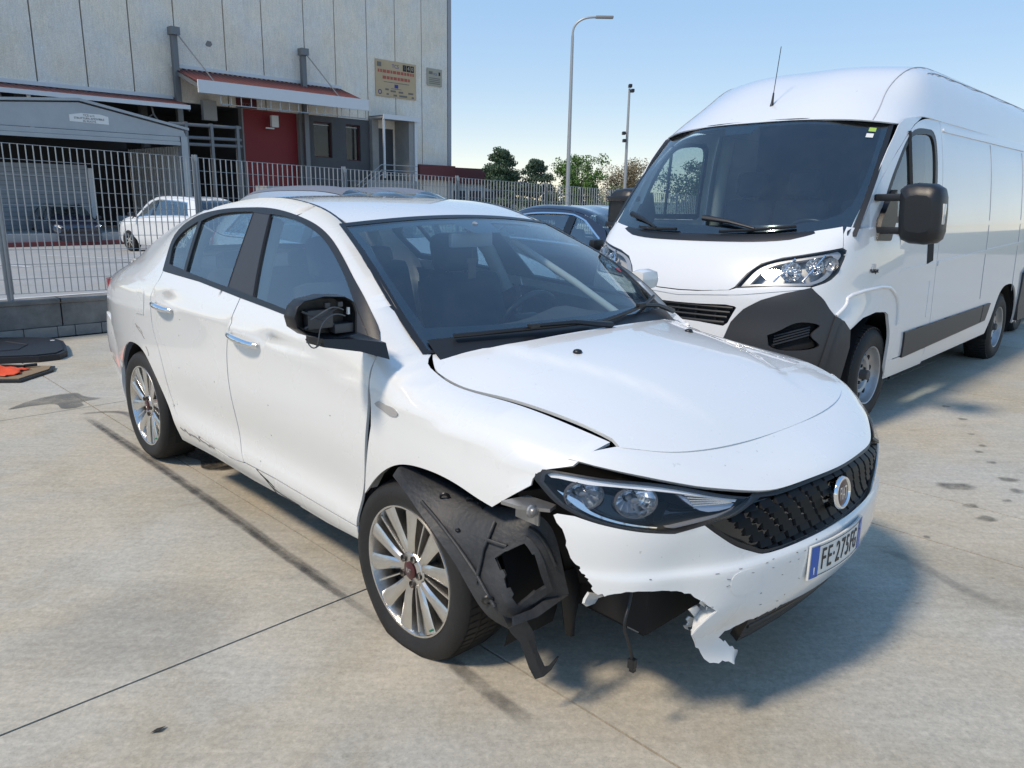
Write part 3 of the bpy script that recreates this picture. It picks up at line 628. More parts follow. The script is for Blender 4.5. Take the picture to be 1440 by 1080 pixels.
# number plate
PLW = mat('plate_white', (.72, .72, .68), .4); PLB = mat('plate_blue', (.012, .10, .42), .35); INK = mat('plate_ink', (.008, .008, .01), .4)
def plate_pt(u, v, h): return (.968 - u*u*.55 + h, u, .472 + v)
mb = MB(); us = np.linspace(-.18, .18, 13)
mb.grid([[plate_pt(u, v, .006) for u in us] for v in (-.055, .055)]); mb.grid([[plate_pt(u, v, 0) for u in us] for v in (.0551, -.0551)])
mb.grid([[plate_pt(u, .055, h) for u in us] for h in (0, .006)]); mb.grid([[plate_pt(u, -.055, h) for u in us] for h in (0, .006)])
mb.grid([[plate_pt(-.18, v, h) for v in (-.055, .055)] for h in (0, .006)]); mb.grid([[plate_pt(.18, v, h) for v in (-.055, .055)] for h in (0, .006)])
plate = mb.obj('number_plate', PLW, CAR)
for a, b in ((-.176, -.138), (.138, .176)): MB().grid([[plate_pt(u, v, .0072) for u in np.linspace(a, b, 4)] for v in (-.051, .051)]).obj('plate_band', PLB, plate)
fr = MB()
for v in (-.0485, .0465): fr.grid([[plate_pt(u, v + d, .0074) for u in us[1:-1]] for d in (0, .0022)])
fr.obj('plate_border', INK, plate)
def ptext(body, u, size, sx, m, v=-.002):
    o = text('plate_letters', body, size, m, plate, frame((.9755 - u*u*.55, u, .472 + v), (-1.1*u, 1, 0), (0, 0, 1)), .0006, font_scale=(sx, 1)); return o
for ch, u in zip('FE\u00b7275FG', (-.113,-.080,-.055,-.030,.004,.038,.071,.102)): ptext(ch, u, .098, .58 if ch != 'G' else .48, INK)
ptext('I', -.157, .034, 1, PLW, -.03)
mb = MB(); mb.M = frame((.9715 - .157**2*.55 + .004, .157, .50), (-.35, 1, 0), (0, 0, 1)); mb.lathe([(.011,.0005),(.013,.0012),(.015,.0005)], 20); mb.obj('plate_ring', mat('ring_pale', (.35, .5, .7), .4), plate)

# headlamps
LAMP = path(crv([(-.908,1.14),(-.907,1.03),(-.899,.87),(-.875,.80),(-.833,.755),(-.755,.705),(-.676,.672),(-.60,.73),(-.52,.87),(-.43,1.02)], 3), crv([(-.405,1.01),(-.430,1.16),(-.461,1.34),(-.498,1.52),(-.542,1.66),(-.60,1.835),(-.67,1.79),(-.758,1.715),(-.822,1.60),(-.87,1.40),(-.908,1.14)], 3))
def lampshape(k, c=(-.66, 1.2)): return [(c[0] + (x - c[0])*k, c[1] + (v - c[1])*k) for x, v in LAMP]
def headlamp(P):
    h = P('headlamp', GLOSSBLACK, CAR, nose, lampshape(1.035), step=.03, sc=NS, off=-.115, flange=0)
    P('lamp_rim', BLACK, h, nose, lampshape(1.05), [lampshape(.955)], step=.02, sc=NS, off=-.002, flange=.11)
    P('lamp_lens', CLEAR, h, nose, lampshape(.985), step=.03, sc=NS, off=.001, flange=0)
    # bright strip along the top, chrome sweep along the bottom
    P('lamp_strip', mat('strip_white', (.80, .81, .83), .18, 0, .6), h, nose, path(crv([(-.895,.93),(-.865,.815),(-.80,.765),(-.68,.69),(-.60,.745),(-.45,1.0)], 3), crv([(-.46,1.065),(-.60,.83),(-.68,.79),(-.77,.86),(-.82,.93),(-.86,.95),(-.885,.99)], 3)), step=.02, sc=NS, off=-.012, flange=.01)
    P('lamp_sweep', CHROME, h, nose, path(crv([(-.868,1.26),(-.835,1.42),(-.79,1.58),(-.72,1.68),(-.64,1.735)], 4), crv([(-.64,1.70),(-.72,1.63),(-.785,1.52),(-.825,1.33),(-.868,1.26)], 4)), step=.015, sc=NS, off=-.016, flange=.01)
    P('lamp_bezel', mat('bezel_grey', (.22, .22, .23), .35), h, nose, path(crv([(-.62,1.72),(-.545,1.50),(-.50,1.37),(-.46,1.16)], 3), crv([(-.48,1.36),(-.53,1.56),(-.60,1.75)], 3)), step=.02, sc=NS, off=-.020, flange=.02)
    # indicator with fine ribs near the grille
    P('indicator', mat('indicator_lens', (.42, .43, .46), .12, .6, .6), h, nose, path(crv([(-.595,.80),(-.53,.93),(-.455,1.07)], 3), crv([(-.47,1.20),(-.52,1.30),(-.565,1.14),(-.595,.80)], 3)), step=.012, sc=NS, off=-.026, flange=.01)
    for k in range(6):
        t = k/5; a = (-.588 + .02*t, .90 + .30*t); b = (-.47 + .0*t, 1.06 + .12*t); q = nose(np.array([(a[0] + (b[0]-a[0])*s, a[1] + (b[1]-a[1])*s) for s in np.linspace(0, 1, 7)]))
        sg = 1 if P is patch else -1; q = q - np.array([.021, 0, 0]); q[:, 1] = (q[:, 1] + .012)*sg
        MB().tube(list(q), .0022, 5).obj('indicator_rib', REFLECTOR, h, 60)
    sg = -1 if P is patch else 1
    for (s, v, r) in ((-.795, 1.30, .043), (-.690, 1.22, .047)):
        p = nose(np.array([(s, v)]))[0]; q = p - np.array([.036, -.020, 0]); q[1] = abs(q[1])*sg
        M = frame(q, (-.55, -.83*-sg, 0) if sg < 0 else (-.55, .83, 0), (-.12, 0, 1)); n = Vector((M[0][2], M[1][2], M[2][2]))
        if n.x < 0: M = frame(q, (.55, .83*-sg if sg > 0 else .83, 0), (-.12, 0, 1))
        M = M @ Matrix.Diagonal((1.22, .92, 1, 1))
        mb = MB(); mb.M = M; prof = [(r*(1 - (i/7)**1)**.0*math.sin(math.radians(90 - 80*i/7)) if i else r, -.058*(i/7)**.55 if i else 0) for i in range(8)]
        mb.lathe(prof, 14); rf = mb.obj('lamp_bowl', REFLECTOR, h)
        mb = MB(); mb.M = M; mb.lathe([(r + .003,-.01),(r + .003,.001),(r - .0005,.001),(r - .001,-.004)], 28); mb.obj('bowl_rim', mat('smoke', (.10, .10, .105), .2), h, 40)
        mb = MB(); mb.M = M; mb.lathe([(.013,-.05),(.013,-.022),(.009,-.014),(0,-.012)], 12); mb.obj('bulb', mat('bulb_grey', (.25, .26, .28), .2, .5), h, 40)
    return h
lampR = headlamp(patch); lampR['label'] = 'right headlamp hanging loose below the lifted cap'
headlamp(mir)
# dark cavity behind the nose
MB().box((-.05,-.52,.22), (.62,.52,.72)).obj('engine_bay', DARK, CAR)
MB().box((.50,-.62,.30), (.70,.64,.70)).obj('front_beam', DARK, CAR)
# bracket with a bolt showing behind the wing tip, crash strut and loose cable below
mb = MB(); mb.prism([(.40,-.915),(.455,-.905),(.53,-.855),(.52,-.82),(.42,-.83)], .690, .700); mb.cbox((.46,-.87,.672), (.09,.006,.05)); br = mb.obj('wing_bracket', STEEL, CAR)
mb = MB(); mb.M = frame((.492,-.885,.690), (0,1,.2), (0,-.2,1)); mb.lathe([(.019,-.004),(.019,.002),(.012,.004),(.011,.010),(0,.011)], 12); mb.obj('bolt', STEEL, br, 30)
mb = MB(); mb.box((.60,-.575,.262), (.64,-.555,.40)); mb.box((.60,-.575,.262), (.64,-.50,.275)); mb.box((.585,-.57,.27),(.60,-.50,.40)); mb.obj('crash_strut', mat('primer_grey', (.42, .42, .41), .6), CAR)
mb = MB(); mb.box((.50,-.50,.24), (.63,-.30,.36)); mb.cbox((.632,-.44,.30), (.006,.03,.03)); mb.obj('cooler_box', GLOSSBLACK, CAR)
mb = MB(); mb.tube(crv([(.70,-.70,.50),(.715,-.73,.44),(.72,-.752,.40),(.72,-.735,.35),(.72,-.715,.30),(.72,-.706,.268)], 5), .0045, 8); cb = mb.obj('loose_cable', BLACK, CAR, 60)
mb = MB(); mb.cbox((.72,-.705,.258), (.022,.020,.030), .004); mb.cbox((.72,-.702,.238), (.016,.014,.014), .002); mb.obj('cable_plug', BLACK, cb)
sheet('foam_scrap', mat('foam_white', (.6, .6, .58), .8), CAR, [[(.62,-.792,.469),(.62,-.755,.450),(.62,-.717,.437)],[(.615,-.803,.45),(.61,-.776,.435),(.61,-.740,.430)],[(.62,-.813,.442),(.62,-.795,.425),(.62,-.766,.421)]], .008)

# displaced wheel-arch liner
LIN = np.array([[(-.07,-.945,.652),(-.1,-.899,.655),(-.1,-.863,.652),(-.08,-.80,.645)],[(.04,-.939,.577),(.05,-.871,.614),(.06,-.813,.624),(.07,-.75,.60)],[(.14,-.934,.503),(.17,-.875,.57),(.2,-.824,.602),(.22,-.784,.596)],[(.22,-.93,.44),(.28,-.893,.528),(.33,-.847,.592),(.38,-.80,.635)],[(.29,-.929,.384),(.36,-.9,.474),(.42,-.833,.563),(.46,-.774,.60)],[(.36,-.918,.331),(.42,-.907,.40),(.46,-.827,.461),(.49,-.756,.497)],[(.42,-.877,.291),(.45,-.861,.335),(.47,-.804,.367),(.5,-.732,.391)]])
linS = Net(range(4), range(7), LIN)
HOLE = [(1.166,3.796),(1.45,3.86),(1.50,3.90),(1.929,4.041),(2.0,4.4),(2.06,4.42),(2.12,4.95),(2.197,5.373),(1.9,5.36),(1.86,5.30),(1.60,5.33),(1.225,5.335),(1.20,5.0),(1.28,4.96),(1.26,4.75),(1.17,4.70),(1.19,4.45),(1.25,4.40),(1.23,4.22),(1.16,4.18)]
liner = patch('arch_liner', LINER, CAR, linS, path([(0,0),(1,-.03),(2,0),(3,.1),(3,1),(3,2),(3,3),(3,4),(3,5),(3,6),(2,6.05),(1,6.02),(0,6),(-.06,5),(0,4),(.03,3),(0,2),(-.04,1)]), [HOLE], step=.02, sc=(.07,.10), flange=.006)
rim = [(1.0,3.68),(1.5,3.78),(2.083,3.88),(2.30,4.7),(2.425,5.588),(1.7,5.62),(.967,5.527),(.98,4.6)]
patch('hole_frame', LINER, liner, linS, rim, [HOLE], step=.015, sc=(.07,.10), off=.010, flange=.016)
for a, b in (((.35,3.9),(1.0,3.3)), ((1.0,3.3),(1.9,2.85)), ((1.25,3.1),(1.55,3.75)), ((.3,1.0),(.55,4.9)), ((2.35,3.7),(2.75,5.0))):
    P = linS(np.array([(a[0] + (b[0]-a[0])*t, a[1] + (b[1]-a[1])*t) for t in np.linspace(0, 1, 8)])); MB().tube(list(P + [.004, -.006, .002]), .006, 6).obj('liner_rib', LINER, liner, 60)
for s, v, r in ((1.1,1.3,.016), (1.9,1.75,.012), (2.2,2.0,.010), (.7,2.3,.007), (.45,4.6,.02)):
    P = linS(np.array([(s, v)]))[0]; mb = MB(); mb.M = frame(P + np.array([.004, -.006, .002]), (.7, .7, 0), (.3, -.3, .9)); mb.lathe([(r*.6,.004),(r,.003),(r*1.1,-.002)], 14); mb.obj('clip_hole', BLACK, liner, 50)
sheet('liner_strap', LINER, liner, [[(.455,-.958,.392),(.46,-.925,.372),(.462,-.885,.366)],[(.452,-.918,.318),(.462,-.882,.318),(.46,-.838,.292)],[(.452,-.882,.279),(.466,-.858,.262),(.46,-.824,.228)],[(.455,-.846,.178),(.468,-.822,.176),(.462,-.795,.166)],[(.46,-.828,.139),(.468,-.804,.138),(.462,-.782,.142)]], .006, 30)
sheet('liner_hook', LINER, liner, [[(.460,-.840,.160),(.462,-.800,.160),(.46,-.765,.150),(.46,-.727,.165)],[(.46,-.826,.134),(.464,-.795,.130),(.463,-.762,.136),(.46,-.728,.162)]], .006, 30)
mb = MB(); mb.grid([[(.472,-.935,.384),(.478,-.863,.382),(.474,-.733,.402)],[(.49,-.95,.37),(.50,-.862,.366),(.50,-.728,.388)],[(.472,-.96,.355),(.47,-.859,.345),(.47,-.728,.374)]]); mb.obj('liner_ledge', LINER, liner)
sheet('liner_flap', BLACK, CAR, [[(.40,-.665,.40),(.41,-.62,.40),(.40,-.566,.40)],[(.40,-.655,.30),(.415,-.61,.29),(.40,-.570,.281)],[(.40,-.635,.20),(.41,-.61,.20),(.40,-.589,.209)],[(.40,-.626,.170),(.405,-.61,.158),(.40,-.590,.150)]], .005)
sheet('inner_liner', DARK, CAR, [[(.34,-.80,.68),(.42,-.72,.70),(.50,-.70,.70)],[(.36,-.704,.566),(.42,-.66,.55),(.52,-.66,.56)],[(.38,-.637,.45),(.43,-.60,.45),(.54,-.58,.45)],[(.38,-.60,.34),(.42,-.57,.34),(.50,-.55,.34)]], .005)
# crumpled grey edge at the rear of the arch
sheet('arch_edge', mat('dirty_grey', (.16, .15, .13), .8, noise=(30, .2, (.32, .31, .29))), CAR, [[(-.33,-.880,.51),(-.30,-.855,.52)],[(-.30,-.878,.565),(-.27,-.845,.575)],[(-.255,-.874,.60),(-.23,-.84,.61)],[(-.20,-.872,.625),(-.18,-.84,.635)]], .004)
# dark wheel housings
for x, r in ((-.02, .40), (-2.635, .40)):
    for sg in (-1, 1):
        mb = MB(); mb.lathe([(.02,.58*sg),(r - .05,.58*sg),(r - .02,.62*sg),(r - .02,.835*sg)], 28, 'y', (x, 0, .315), -.35, math.pi + .35); mb.obj('wheel_housing', DARK, CAR, 60)

# wheels
def alloy_wheel(loc, sg, flat=0.0):
    """axis y, outer face towards -y"""
    w = thing('wheel', None, None); del_ = w; w.parent = CAR; w.location = loc
    if sg > 0: w.rotation_euler = (0, 0, math.pi)
    prof = [(.222,.020),(.231,-.004),(.262,-.018),(.288,-.016),(.303,-.002),(.312,.018),(.316,.045),(.317,.10),(.316,.155),(.312,.182),(.300,.20),(.27,.212),(.225,.205)]
    mb = MB(); mb.lathe(prof, 72, 'y'); me = mb.mesh('tyre', 40)
    if flat:
        V = np.array([v.co[:] for v in me.vertices]); z = V[:, 2]; lim = -.317 + flat
        t = np.clip((-z - .12)/(.317 - .12), 0, 1); bul = t*t*np.clip(1 - np.abs(np.arctan2(V[:, 0], -z))/1.1, 0, 1)
        V[:, 1] += np.where(V[:, 1] < .09, -.022, .022)*bul
        V[:, 2] = np.where(z < lim, lim - (lim - z)*.02, z); V[:, 0] *= 1 + .05*np.clip((-z - .2)/.1, 0, 1)
        me.vertices.foreach_set('co', V.ravel()); me.update()
    ty = link('tyre', me, RUBBER, w)
    tr = MB()
    for k in range(72):           # tread blocks: grooves across the shoulder
        a = 2*math.pi*k/72
        if flat and abs((a + math.pi/2 + math.pi) % (2*math.pi) - math.pi) < .62: continue
        for y0, y1 in ((.012,.050),(.058,.096),(.104,.142),(.150,.188)):
            d = .014*(1 if y0 < .1 else -1); c0, s0 = math.cos(a), math.sin(a); rr = .3185; P = []
            for (yy, aa) in ((y0, a - .033), (y0, a + .033), (y1, a + .033 + d), (y1, a - .033 + d)):
                P.append(((rr - (.005 if yy in (.012, .188) else 0))*math.cos(aa), yy, (rr - (.005 if yy in (.012, .188) else 0))*math.sin(aa)))
            tr.add(P, [(0, 1, 2, 3)])
    tb = tr.obj('tread', RUBBER, w); tb['kind'] = 'stuff'
    mb = MB(); mb.lathe([(.232,-.004),(.230,-.008),(.224,-.007),(.219,.010),(.205,.060),(.200,.13),(.205,.16),(.228,.19)], 64, 'y'); rim_ = mb.obj('rim', ALLOY, w, 30)
    mb = MB(); mb.lathe([(0,.075),(.15,.078),(.15,.062),(.145,.060),(.08,.060),(.075,.045),(0,.045)], 40, 'y'); mb.obj('brake_disc', mat('rusty_disc', (.10, .075, .06), .6, .5, noise=(9, .2, (.12, .11, .10))), w, 30)
    mb = MB(); mb.lathe([(.21,.085),(.16,.085),(.16,.086)], 40, 'y'); mb.obj('backplate', DARK, w)
    def blade(a0, r0, r1, w0, w1, sw, y0, y1, th):
        n = 7; V = []; F = []
        for i in range(n):
            t = i/(n-1); r = r0 + (r1 - r0)*t; a = a0 + sw*math.sin(t*math.pi/2)*1.0; hw = w0 + (w1 - w0)*t**1.4; y = y0 + (y1 - y0)*t**.7
            c, s = math.cos(a), math.sin(a)
            for (e, d) in ((-1, .007), (-.55, 0), (.55, 0), (1, .007), (1, th), (-1, th)):
                V.append((r*c - e*hw*s, y + d, r*s + e*hw*c))
        for i in range(n-1):
            for k in range(6): p, q = i*6 + k, i*6 + (k+1) % 6; F.append((p, q, q + 6, p + 6))
        F.append(tuple(range(6))); F.append(tuple(range((n-1)*6, n*6))[::-1]); return V, F
    for k in range(5):
        a = 2*math.pi*k/5 + math.pi/2 + .22
        for e in (-1, 1):
            mb = MB(); mb.add(*blade(a + e*.14, .050, .221, .017, .033, e*.155, .014, -.004, .05)); mb.obj('spoke', ALLOY, rim_ if False else w, 35)
        mb = MB(); mb.add(*blade(a + math.pi/5, .060, .218, .004, .0055, 0, .020, .004, .03)); mb.obj('spoke_fin', ALLOY, w, 35)
        mb = MB(); mb.add(*blade(a, .050, .098, .026, .030, 0, .018, .020, .03)); mb.obj('spoke_web', ALLOYDARK, w, 35)
    mb = MB(); mb.lathe([(.062,.05),(.064,.018),(.058,.010),(.036,.008),(.034,.012),(0,.012)], 40, 'y'); hub = mb.obj('hub', ALLOY, w, 30)
    for k in range(5):
        a = 2*math.pi*k/5 + math.pi/2 + .22 + math.pi/5; mb = MB(); mb.lathe([(.0125,.002),(.0125,.012),(.006,.0125),(0,.0125)], 14, 'y', (.049*math.cos(a), 0, .049*math.sin(a))); mb.obj('lug_hole', ALLOYDARK, w, 30)
    cp = MB().lathe([(.030,.012),(.0305,.004),(.027,.002),(0,.0005)], 28, 'y').obj('centre_cap', mat('cap_red', (.07, .012, .014), .35, .2, .4), w, 35)
    text('cap_letters', 'FIAT', .016, CHROME, cp, frame((0, -.0005, -.001), (1, 0, 0), (0, 0, 1)), .0006, font_scale=(.8, 1.6))
    mb = MB(); mb.lathe([(.004,-.012),(.004,.01)], 8, 'y', (.13, .0, -.165), cap=True); mb.obj('valve', mat('valve_green', (.02, .2, .12), .5), w)
    return w
alloy_wheel((-.112,-.862,.272), -1, .045)['label'] = 'front wheel pushed back, its tyre flat'
alloy_wheel((-2.665,-.845,.316), -1)
alloy_wheel((0,.845,.316), 1); alloy_wheel((-2.637,.845,.316), 1)

# mirror shell without its cover, on an arm
mb = MB(); mb.prism([(-.365,1.000),(-.20,.985),(-.185,1.010),(-.235,1.045),(-.37,1.052)], -.872, -.90); mbase = mb.obj('mirror_base', BLACK, fdoor, 30); mb = MB()
mb.grid([[(-.37,-.87,1.06),(-.36,-.96,1.072),(-.35,-1.075,1.082)],[(-.22,-.86,1.045),(-.23,-.96,1.066),(-.24,-1.075,1.078)],[(-.20,-.86,.992),(-.215,-.96,1.028),(-.24,-1.075,1.052)],[(-.36,-.87,1.0),(-.34,-.96,1.03),(-.35,-1.075,1.05)],[(-.37,-.87,1.06),(-.36,-.96,1.072),(-.35,-1.075,1.082)]])
mb.add([(-.35,-1.075,1.082),(-.24,-1.075,1.078),(-.24,-1.075,1.052),(-.35,-1.075,1.05)], [(0,1,2,3)])
arm = mb.obj('mirror_arm', BLACK, fdoor, 30)
MO = [(-.945,1.078),(-.943,1.150),(-.955,1.186),(-.985,1.203),(-1.06,1.210),(-1.13,1.200),(-1.155,1.182),(-1.168,1.150),(-1.160,1.118),(-1.125,1.092),(-1.07,1.074),(-1.0,1.070)]
MO = [tuple(p) for p in resample(MO, .012, np.array((1, 1)))]
mc = np.array(MO).mean(0)
def mring(k, x): return [(x, mc[0] + (y - mc[0])*k, mc[1] + (z - mc[1])*k) for y, z in MO]
mb = MB(); n = len(MO); rings = [mring(.90,-.33), mring(1.0,-.31), mring(1.0,-.262), mring(.97,-.252), mring(.93,-.255), mring(.88,-.29), mring(.80,-.305)]
mb.grid([r + r[:1] for r in rings]); mb.add(rings[-1], [tuple(range(n))]); mb.add(rings[0], [tuple(range(n))[::-1]]); ms = mb.obj('mirror_shell', BLACK, fdoor, 45)
mech = mat('mechanism_grey', (.06, .06, .062), .5)
mb = MB(); mb.cbox((-.285,-1.065,1.135), (.03,.09,.06), .006); mb.tube([(-.275,-.99,1.10),(-.27,-1.13,1.165)], .004, 6); mb.tube([(-.275,-1.12,1.11),(-.27,-1.0,1.17)], .004, 6); mb.cbox((-.285,-.985,1.10), (.04,.07,.03), .004)
for y in (-1.0, -1.045): mb.cbox((-.265,y,1.178), (.012,.018,.016), .002)
mb.obj('mirror_motor', mech, ms if False else fdoor, 40)
mb = MB(); mb.cbox((-.262,-.972,1.155), (.008,.008,.022)); mb.obj('mirror_clip', mat('clip_white', (.6, .6, .58), .6), fdoor)
for pts in ([(-.26,-.99,1.16),(-.252,-1.03,1.172),(-.25,-1.08,1.155),(-.255,-1.11,1.14)], [(-.26,-.985,1.14),(-.25,-1.03,1.15),(-.25,-1.075,1.12),(-.255,-1.085,1.075),(-.27,-1.085,1.05)], [(-.27,-1.12,1.08),(-.26,-1.10,1.05),(-.26,-1.075,1.06)]):
    MB().tube(crv(pts, 5), .0022, 6).obj('mirror_wire', mat('wire_grey', (.13, .13, .13), .5), fdoor, 60)
mb = MB(); mb.tube([(-.56,.94,1.06),(-.52,.86,1.04)], .02, 8); mb.cbox((-.57,.985,1.112), (.10,.15,.105), .045); mb.obj('door_mirror', PAINT, fdoorL, 50)

# glasshouse: windscreen, roof, rear glass, boot
WS_OUT = [(-1,0),(-.5,0),(0,0),(.5,0),(1,0),(1,.5),(1,1),(.5,1),(0,1),(-.5,1),(-1,1),(-1,.5)]
ws = patch('windscreen', GLASSW, CAR, screen, WS_OUT, step=.05, sc=(.62,.62), flange=0)
inner = [(-.93,.09),(-.5,.075),(-.17,.075),(-.12,.20),(.12,.20),(.17,.075),(.5,.075),(.93,.09),(.945,.5),(.93,.86),(.5,.885),(0,.89),(-.5,.885),(-.93,.86),(-.945,.5)]
patch('frit_band', mat('frit', (.006, .007, .010), .10, 0, .3), ws, screen, WS_OUT, [inner], step=.03, sc=(.62,.62), off=-.004, flange=0)
patch('screen_seal', BLACK, ws, screen, [(-1.02,-.02),(0,-.022),(1.02,-.02),(1.022,.5),(1.02,1.0),(0,1.0),(-1.02,1.0),(-1.022,.5)], [[(-.985,.02),(0,.018),(.985,.02),(.985,.5),(.985,.985),(0,.985),(-.985,.985),(-.985,.5)]], step=.03, sc=(.62,.62), off=.002, flange=.006)
hx = lambda y: -.868 - .058*(abs(y)/.57)**2
ys = np.linspace(-1, 1, 25)
ROOF_OUT = path([(hx(.545*k) + 0, .545*k) for k in ys], [(x, .985*float(_sY[0](x)[0]) - .014) for x in np.linspace(-1.0, -2.38, 20)], [(-2.44 + .045*abs(k)**2, .555*-k) for k in np.linspace(-1, 1, 15)], [(x, -.985*float(_sY[0](x)[0]) + .014) for x in np.linspace(-2.38, -1.0, 20)])
rf = patch('roof', PAINT, CAR, roof, ROOF_OUT, step=.05, flange=.014)
patch('headliner', LIGHTTRIM, CAR, roof, [(x, y*.94) for x, y in ROOF_OUT], step=.08, off=-.035, flange=0)
for sg in (-1, 1):      # black ditch strips along the roof joints
    xs = np.linspace(-.925, -2.40, 30); a = np.stack([xs, sg*(_sY[0](xs) - .003), _sZ[0](xs) - .004], 1); b = np.stack([xs, sg*(_sY[0](xs) - .026 + .012*np.clip((-1.2 - xs)/1.2, 0, 1)), _sZ[0](xs) - .001], 1)
    MB().grid([a, (a + b)/2 + [0, 0, .004], b]).obj('roof_ditch', BLACK, rf, 60)
    xs = np.linspace(-.925, -.215, 20); a = np.stack([xs, -side(np.stack([xs, _sZ[0](xs) + .001], 1))[:, 1]*-1*0 + sg*_sY[0](xs), _sZ[0](xs)], 1)
    MB().tube(list(a), .005, 6).obj('pillar_seal', BLACK, CAR, 60)
rg = patch('rear_window', GLASSW, CAR, backlight, [(-1,0),(0,0),(1,0),(1,.5),(1,1),(0,1),(-1,1),(-1,.5)], step=.06, sc=(.6,.65), flange=0)
patch('frit_band', MAT['frit'], rg, backlight, [(-1,0),(0,0),(1,0),(1,.5),(1,1),(0,1),(-1,1),(-1,.5)], [[(-.92,.08),(.92,.08),(.93,.9),(-.93,.9)]], step=.06, sc=(.6,.65), off=-.004, flange=0)
bt = patch('boot_lid', PAINT, CAR, boot, [(-1,0),(-.6,0),(0,0),(.6,0),(1,0),(1,1),(1,2),(1,3),(0,3),(-1,3),(-1,2),(-1,1)], step=.06, sc=(.62,.2), flange=.012)
for sg in (-1, 1):
    rows = [[(-3.46,sg*.752,z),(-3.535,sg*.74,z),(-3.60,sg*.65,z),(-3.615,sg*.5,z)] for z in (.965,.88,.785)]; rows[2] = [(x + .02, y, z) for x, y, z in rows[2]]
    sheet('tail_lamp', RED, CAR, rows[::-sg], .02)
N_rb = Net(range(5), range(4), [[(-3.03,-.850,.49),(-3.27,-.806,.725),(-3.53,-.735,.755),(-3.64,-.42,.76),(-3.67,0,.76)],[(-3.035,-.850,.42),(-3.29,-.815,.60),(-3.545,-.735,.60),(-3.65,-.42,.60),(-3.68,0,.60)],[(-3.04,-.848,.35),(-3.29,-.81,.45),(-3.53,-.72,.45),(-3.63,-.42,.45),(-3.66,0,.45)],[(-3.03,-.832,.245),(-3.27,-.78,.25),(-3.48,-.68,.26),(-3.57,-.40,.26),(-3.60,0,.26)]])
patch('rear_bumper', PAINT, CAR, N_rb, [(0,0),(1,0),(2,0),(3,0),(4,0),(4,3),(3,3),(2,3),(1,3),(0,3)], step=.06, sc=(.25,.2), flange=.02)
patch('rear_bumper', PAINT, CAR, N_rb, [(0,0),(1,0),(2,0),(3,0),(4,0),(4,3),(3,3),(2,3),(1,3),(0,3)], step=.06, sc=(.25,.2), flange=.02, mirror=True)
# cowl and wipers
mb = MB(); rows = []
for k in np.linspace(-.97, .97, 25):
    p = screen(np.array([(k, .93), (k, 1.0)])); rows.append([p[0] + [.012, 0, .004], p[1] + [.02, 0, -.006], p[1] + [.06, 0, -.03]])
cowl = mb.grid(rows).obj('cowl_panel', BLACK, CAR, 50)
def wiper(k0, v0, k1, v1):
    pts = screen(np.array([(k0 + (k1-k0)*t, v0 + (v1-v0)*t) for t in np.linspace(0, 1, 15)])) + np.array([.022, 0, .020])
    o = MB().tube(list(pts), .008, 6).obj('wiper_blade', BLACK, CAR, 60)
    pv = screen(np.array([(k1 + .10*np.sign(k1-k0), .985)]))[0] + np.array([.03, 0, .02]); md = pts[7] + np.array([.012, 0, .012])
    MB().tube([pv, (pv + md)/2 + [0, 0, .012], md], [.013, .010, .007], 6).obj('wiper_arm', BLACK, o, 60)
    MB().cbox(tuple(md), (.02, .05, .016), .004).obj('wiper_joint', BLACK, o)
wiper(-.86, .945, -.06, .955); wiper(-.02, .965, .86, .865)
# cabin
DASH = MB(); ds = []
for k in np.linspace(-.92, .92, 17):
    y = .70*k; ds.append([(-.12 - .10*k*k, y, .955),(-.35, y, .985 + .012*math.exp(-((y - .36)/.2)**2)),(-.58, y, .975 + .05*math.exp(-((y - .36)/.17)**2)),(-.68, y, .93 + .04*math.exp(-((y - .36)/.17)**2)),(-.70, y, .80),(-.62, y, .55)])
DASH.grid(ds); dash = DASH.obj('dashboard', INTERIOR, CAR, 50)
mb = MB(); M = frame((-.80,.36,.90), (0,1,0), (.42,0,.9)); mb.M = M; pts = [(.185*math.cos(a), .185*math.sin(a), 0) for a in np.linspace(0, 2*math.pi, 33)]
mb.tube(pts, .017, 8, False); mb.cbox((0,-.01,-.02), (.16,.13,.05), .02); mb.tube([(-.17,0,0),(0,0,-.02),(.17,0,0)], .014, 6); mb.tube([(0,-.17,0),(0,0,-.02)], .014, 6); mb.obj('steering_wheel', BLACK, CAR, 50)
def seat(y, x, w=.50, rear=False):
    mb = MB(); mb.cbox((x + .22, y, .50), (.52, w, .16), .06); s = mb.obj('seat', SEATCLOTH, CAR, 60)
    mb = MB(); mb.M = Matrix.Translation((x - .08, y, .80)) @ Matrix.Rotation(-.30, 4, 'Y'); mb.cbox((0, 0, 0), (.15, w, .66), .065); mb.obj('seat_back', SEATCLOTH, s, 60)
    for k in ((0,) if not rear else (-.42, 0, .42)):
        mb = MB(); mb.M = Matrix.Translation((x - .205, y + k, 1.225 if not rear else 1.13)) @ Matrix.Rotation(-.22, 4, 'Y'); mb.cbox((0, 0, 0), (.11, .27, .20 if not rear else .15), .05); mb.tube([(0,-.06,-.06),(0,-.06,-.2)], .007, 6); mb.tube([(0,.06,-.06),(0,.06,-.2)], .007, 6); mb.obj('headrest', SEATCLOTH, s, 60)
seat(-.36, -1.15); seat(.36, -1.15); seat(0, -2.02, 1.26, True)
mb = MB(); mb.box((-2.95,-.70,.2), (-.35,.70,.28)); mb.box((-3.4,-.62,.28), (-2.45,.62,.98)); mb.obj('floor_pan', DARK, CAR)
MB().grid([[(-2.32,-.66,1.06),(-2.32,.66,1.06)],[(-3.0,-.62,1.12),(-3.0,.62,1.12)]]).obj('parcel_shelf', INTERIOR, CAR)
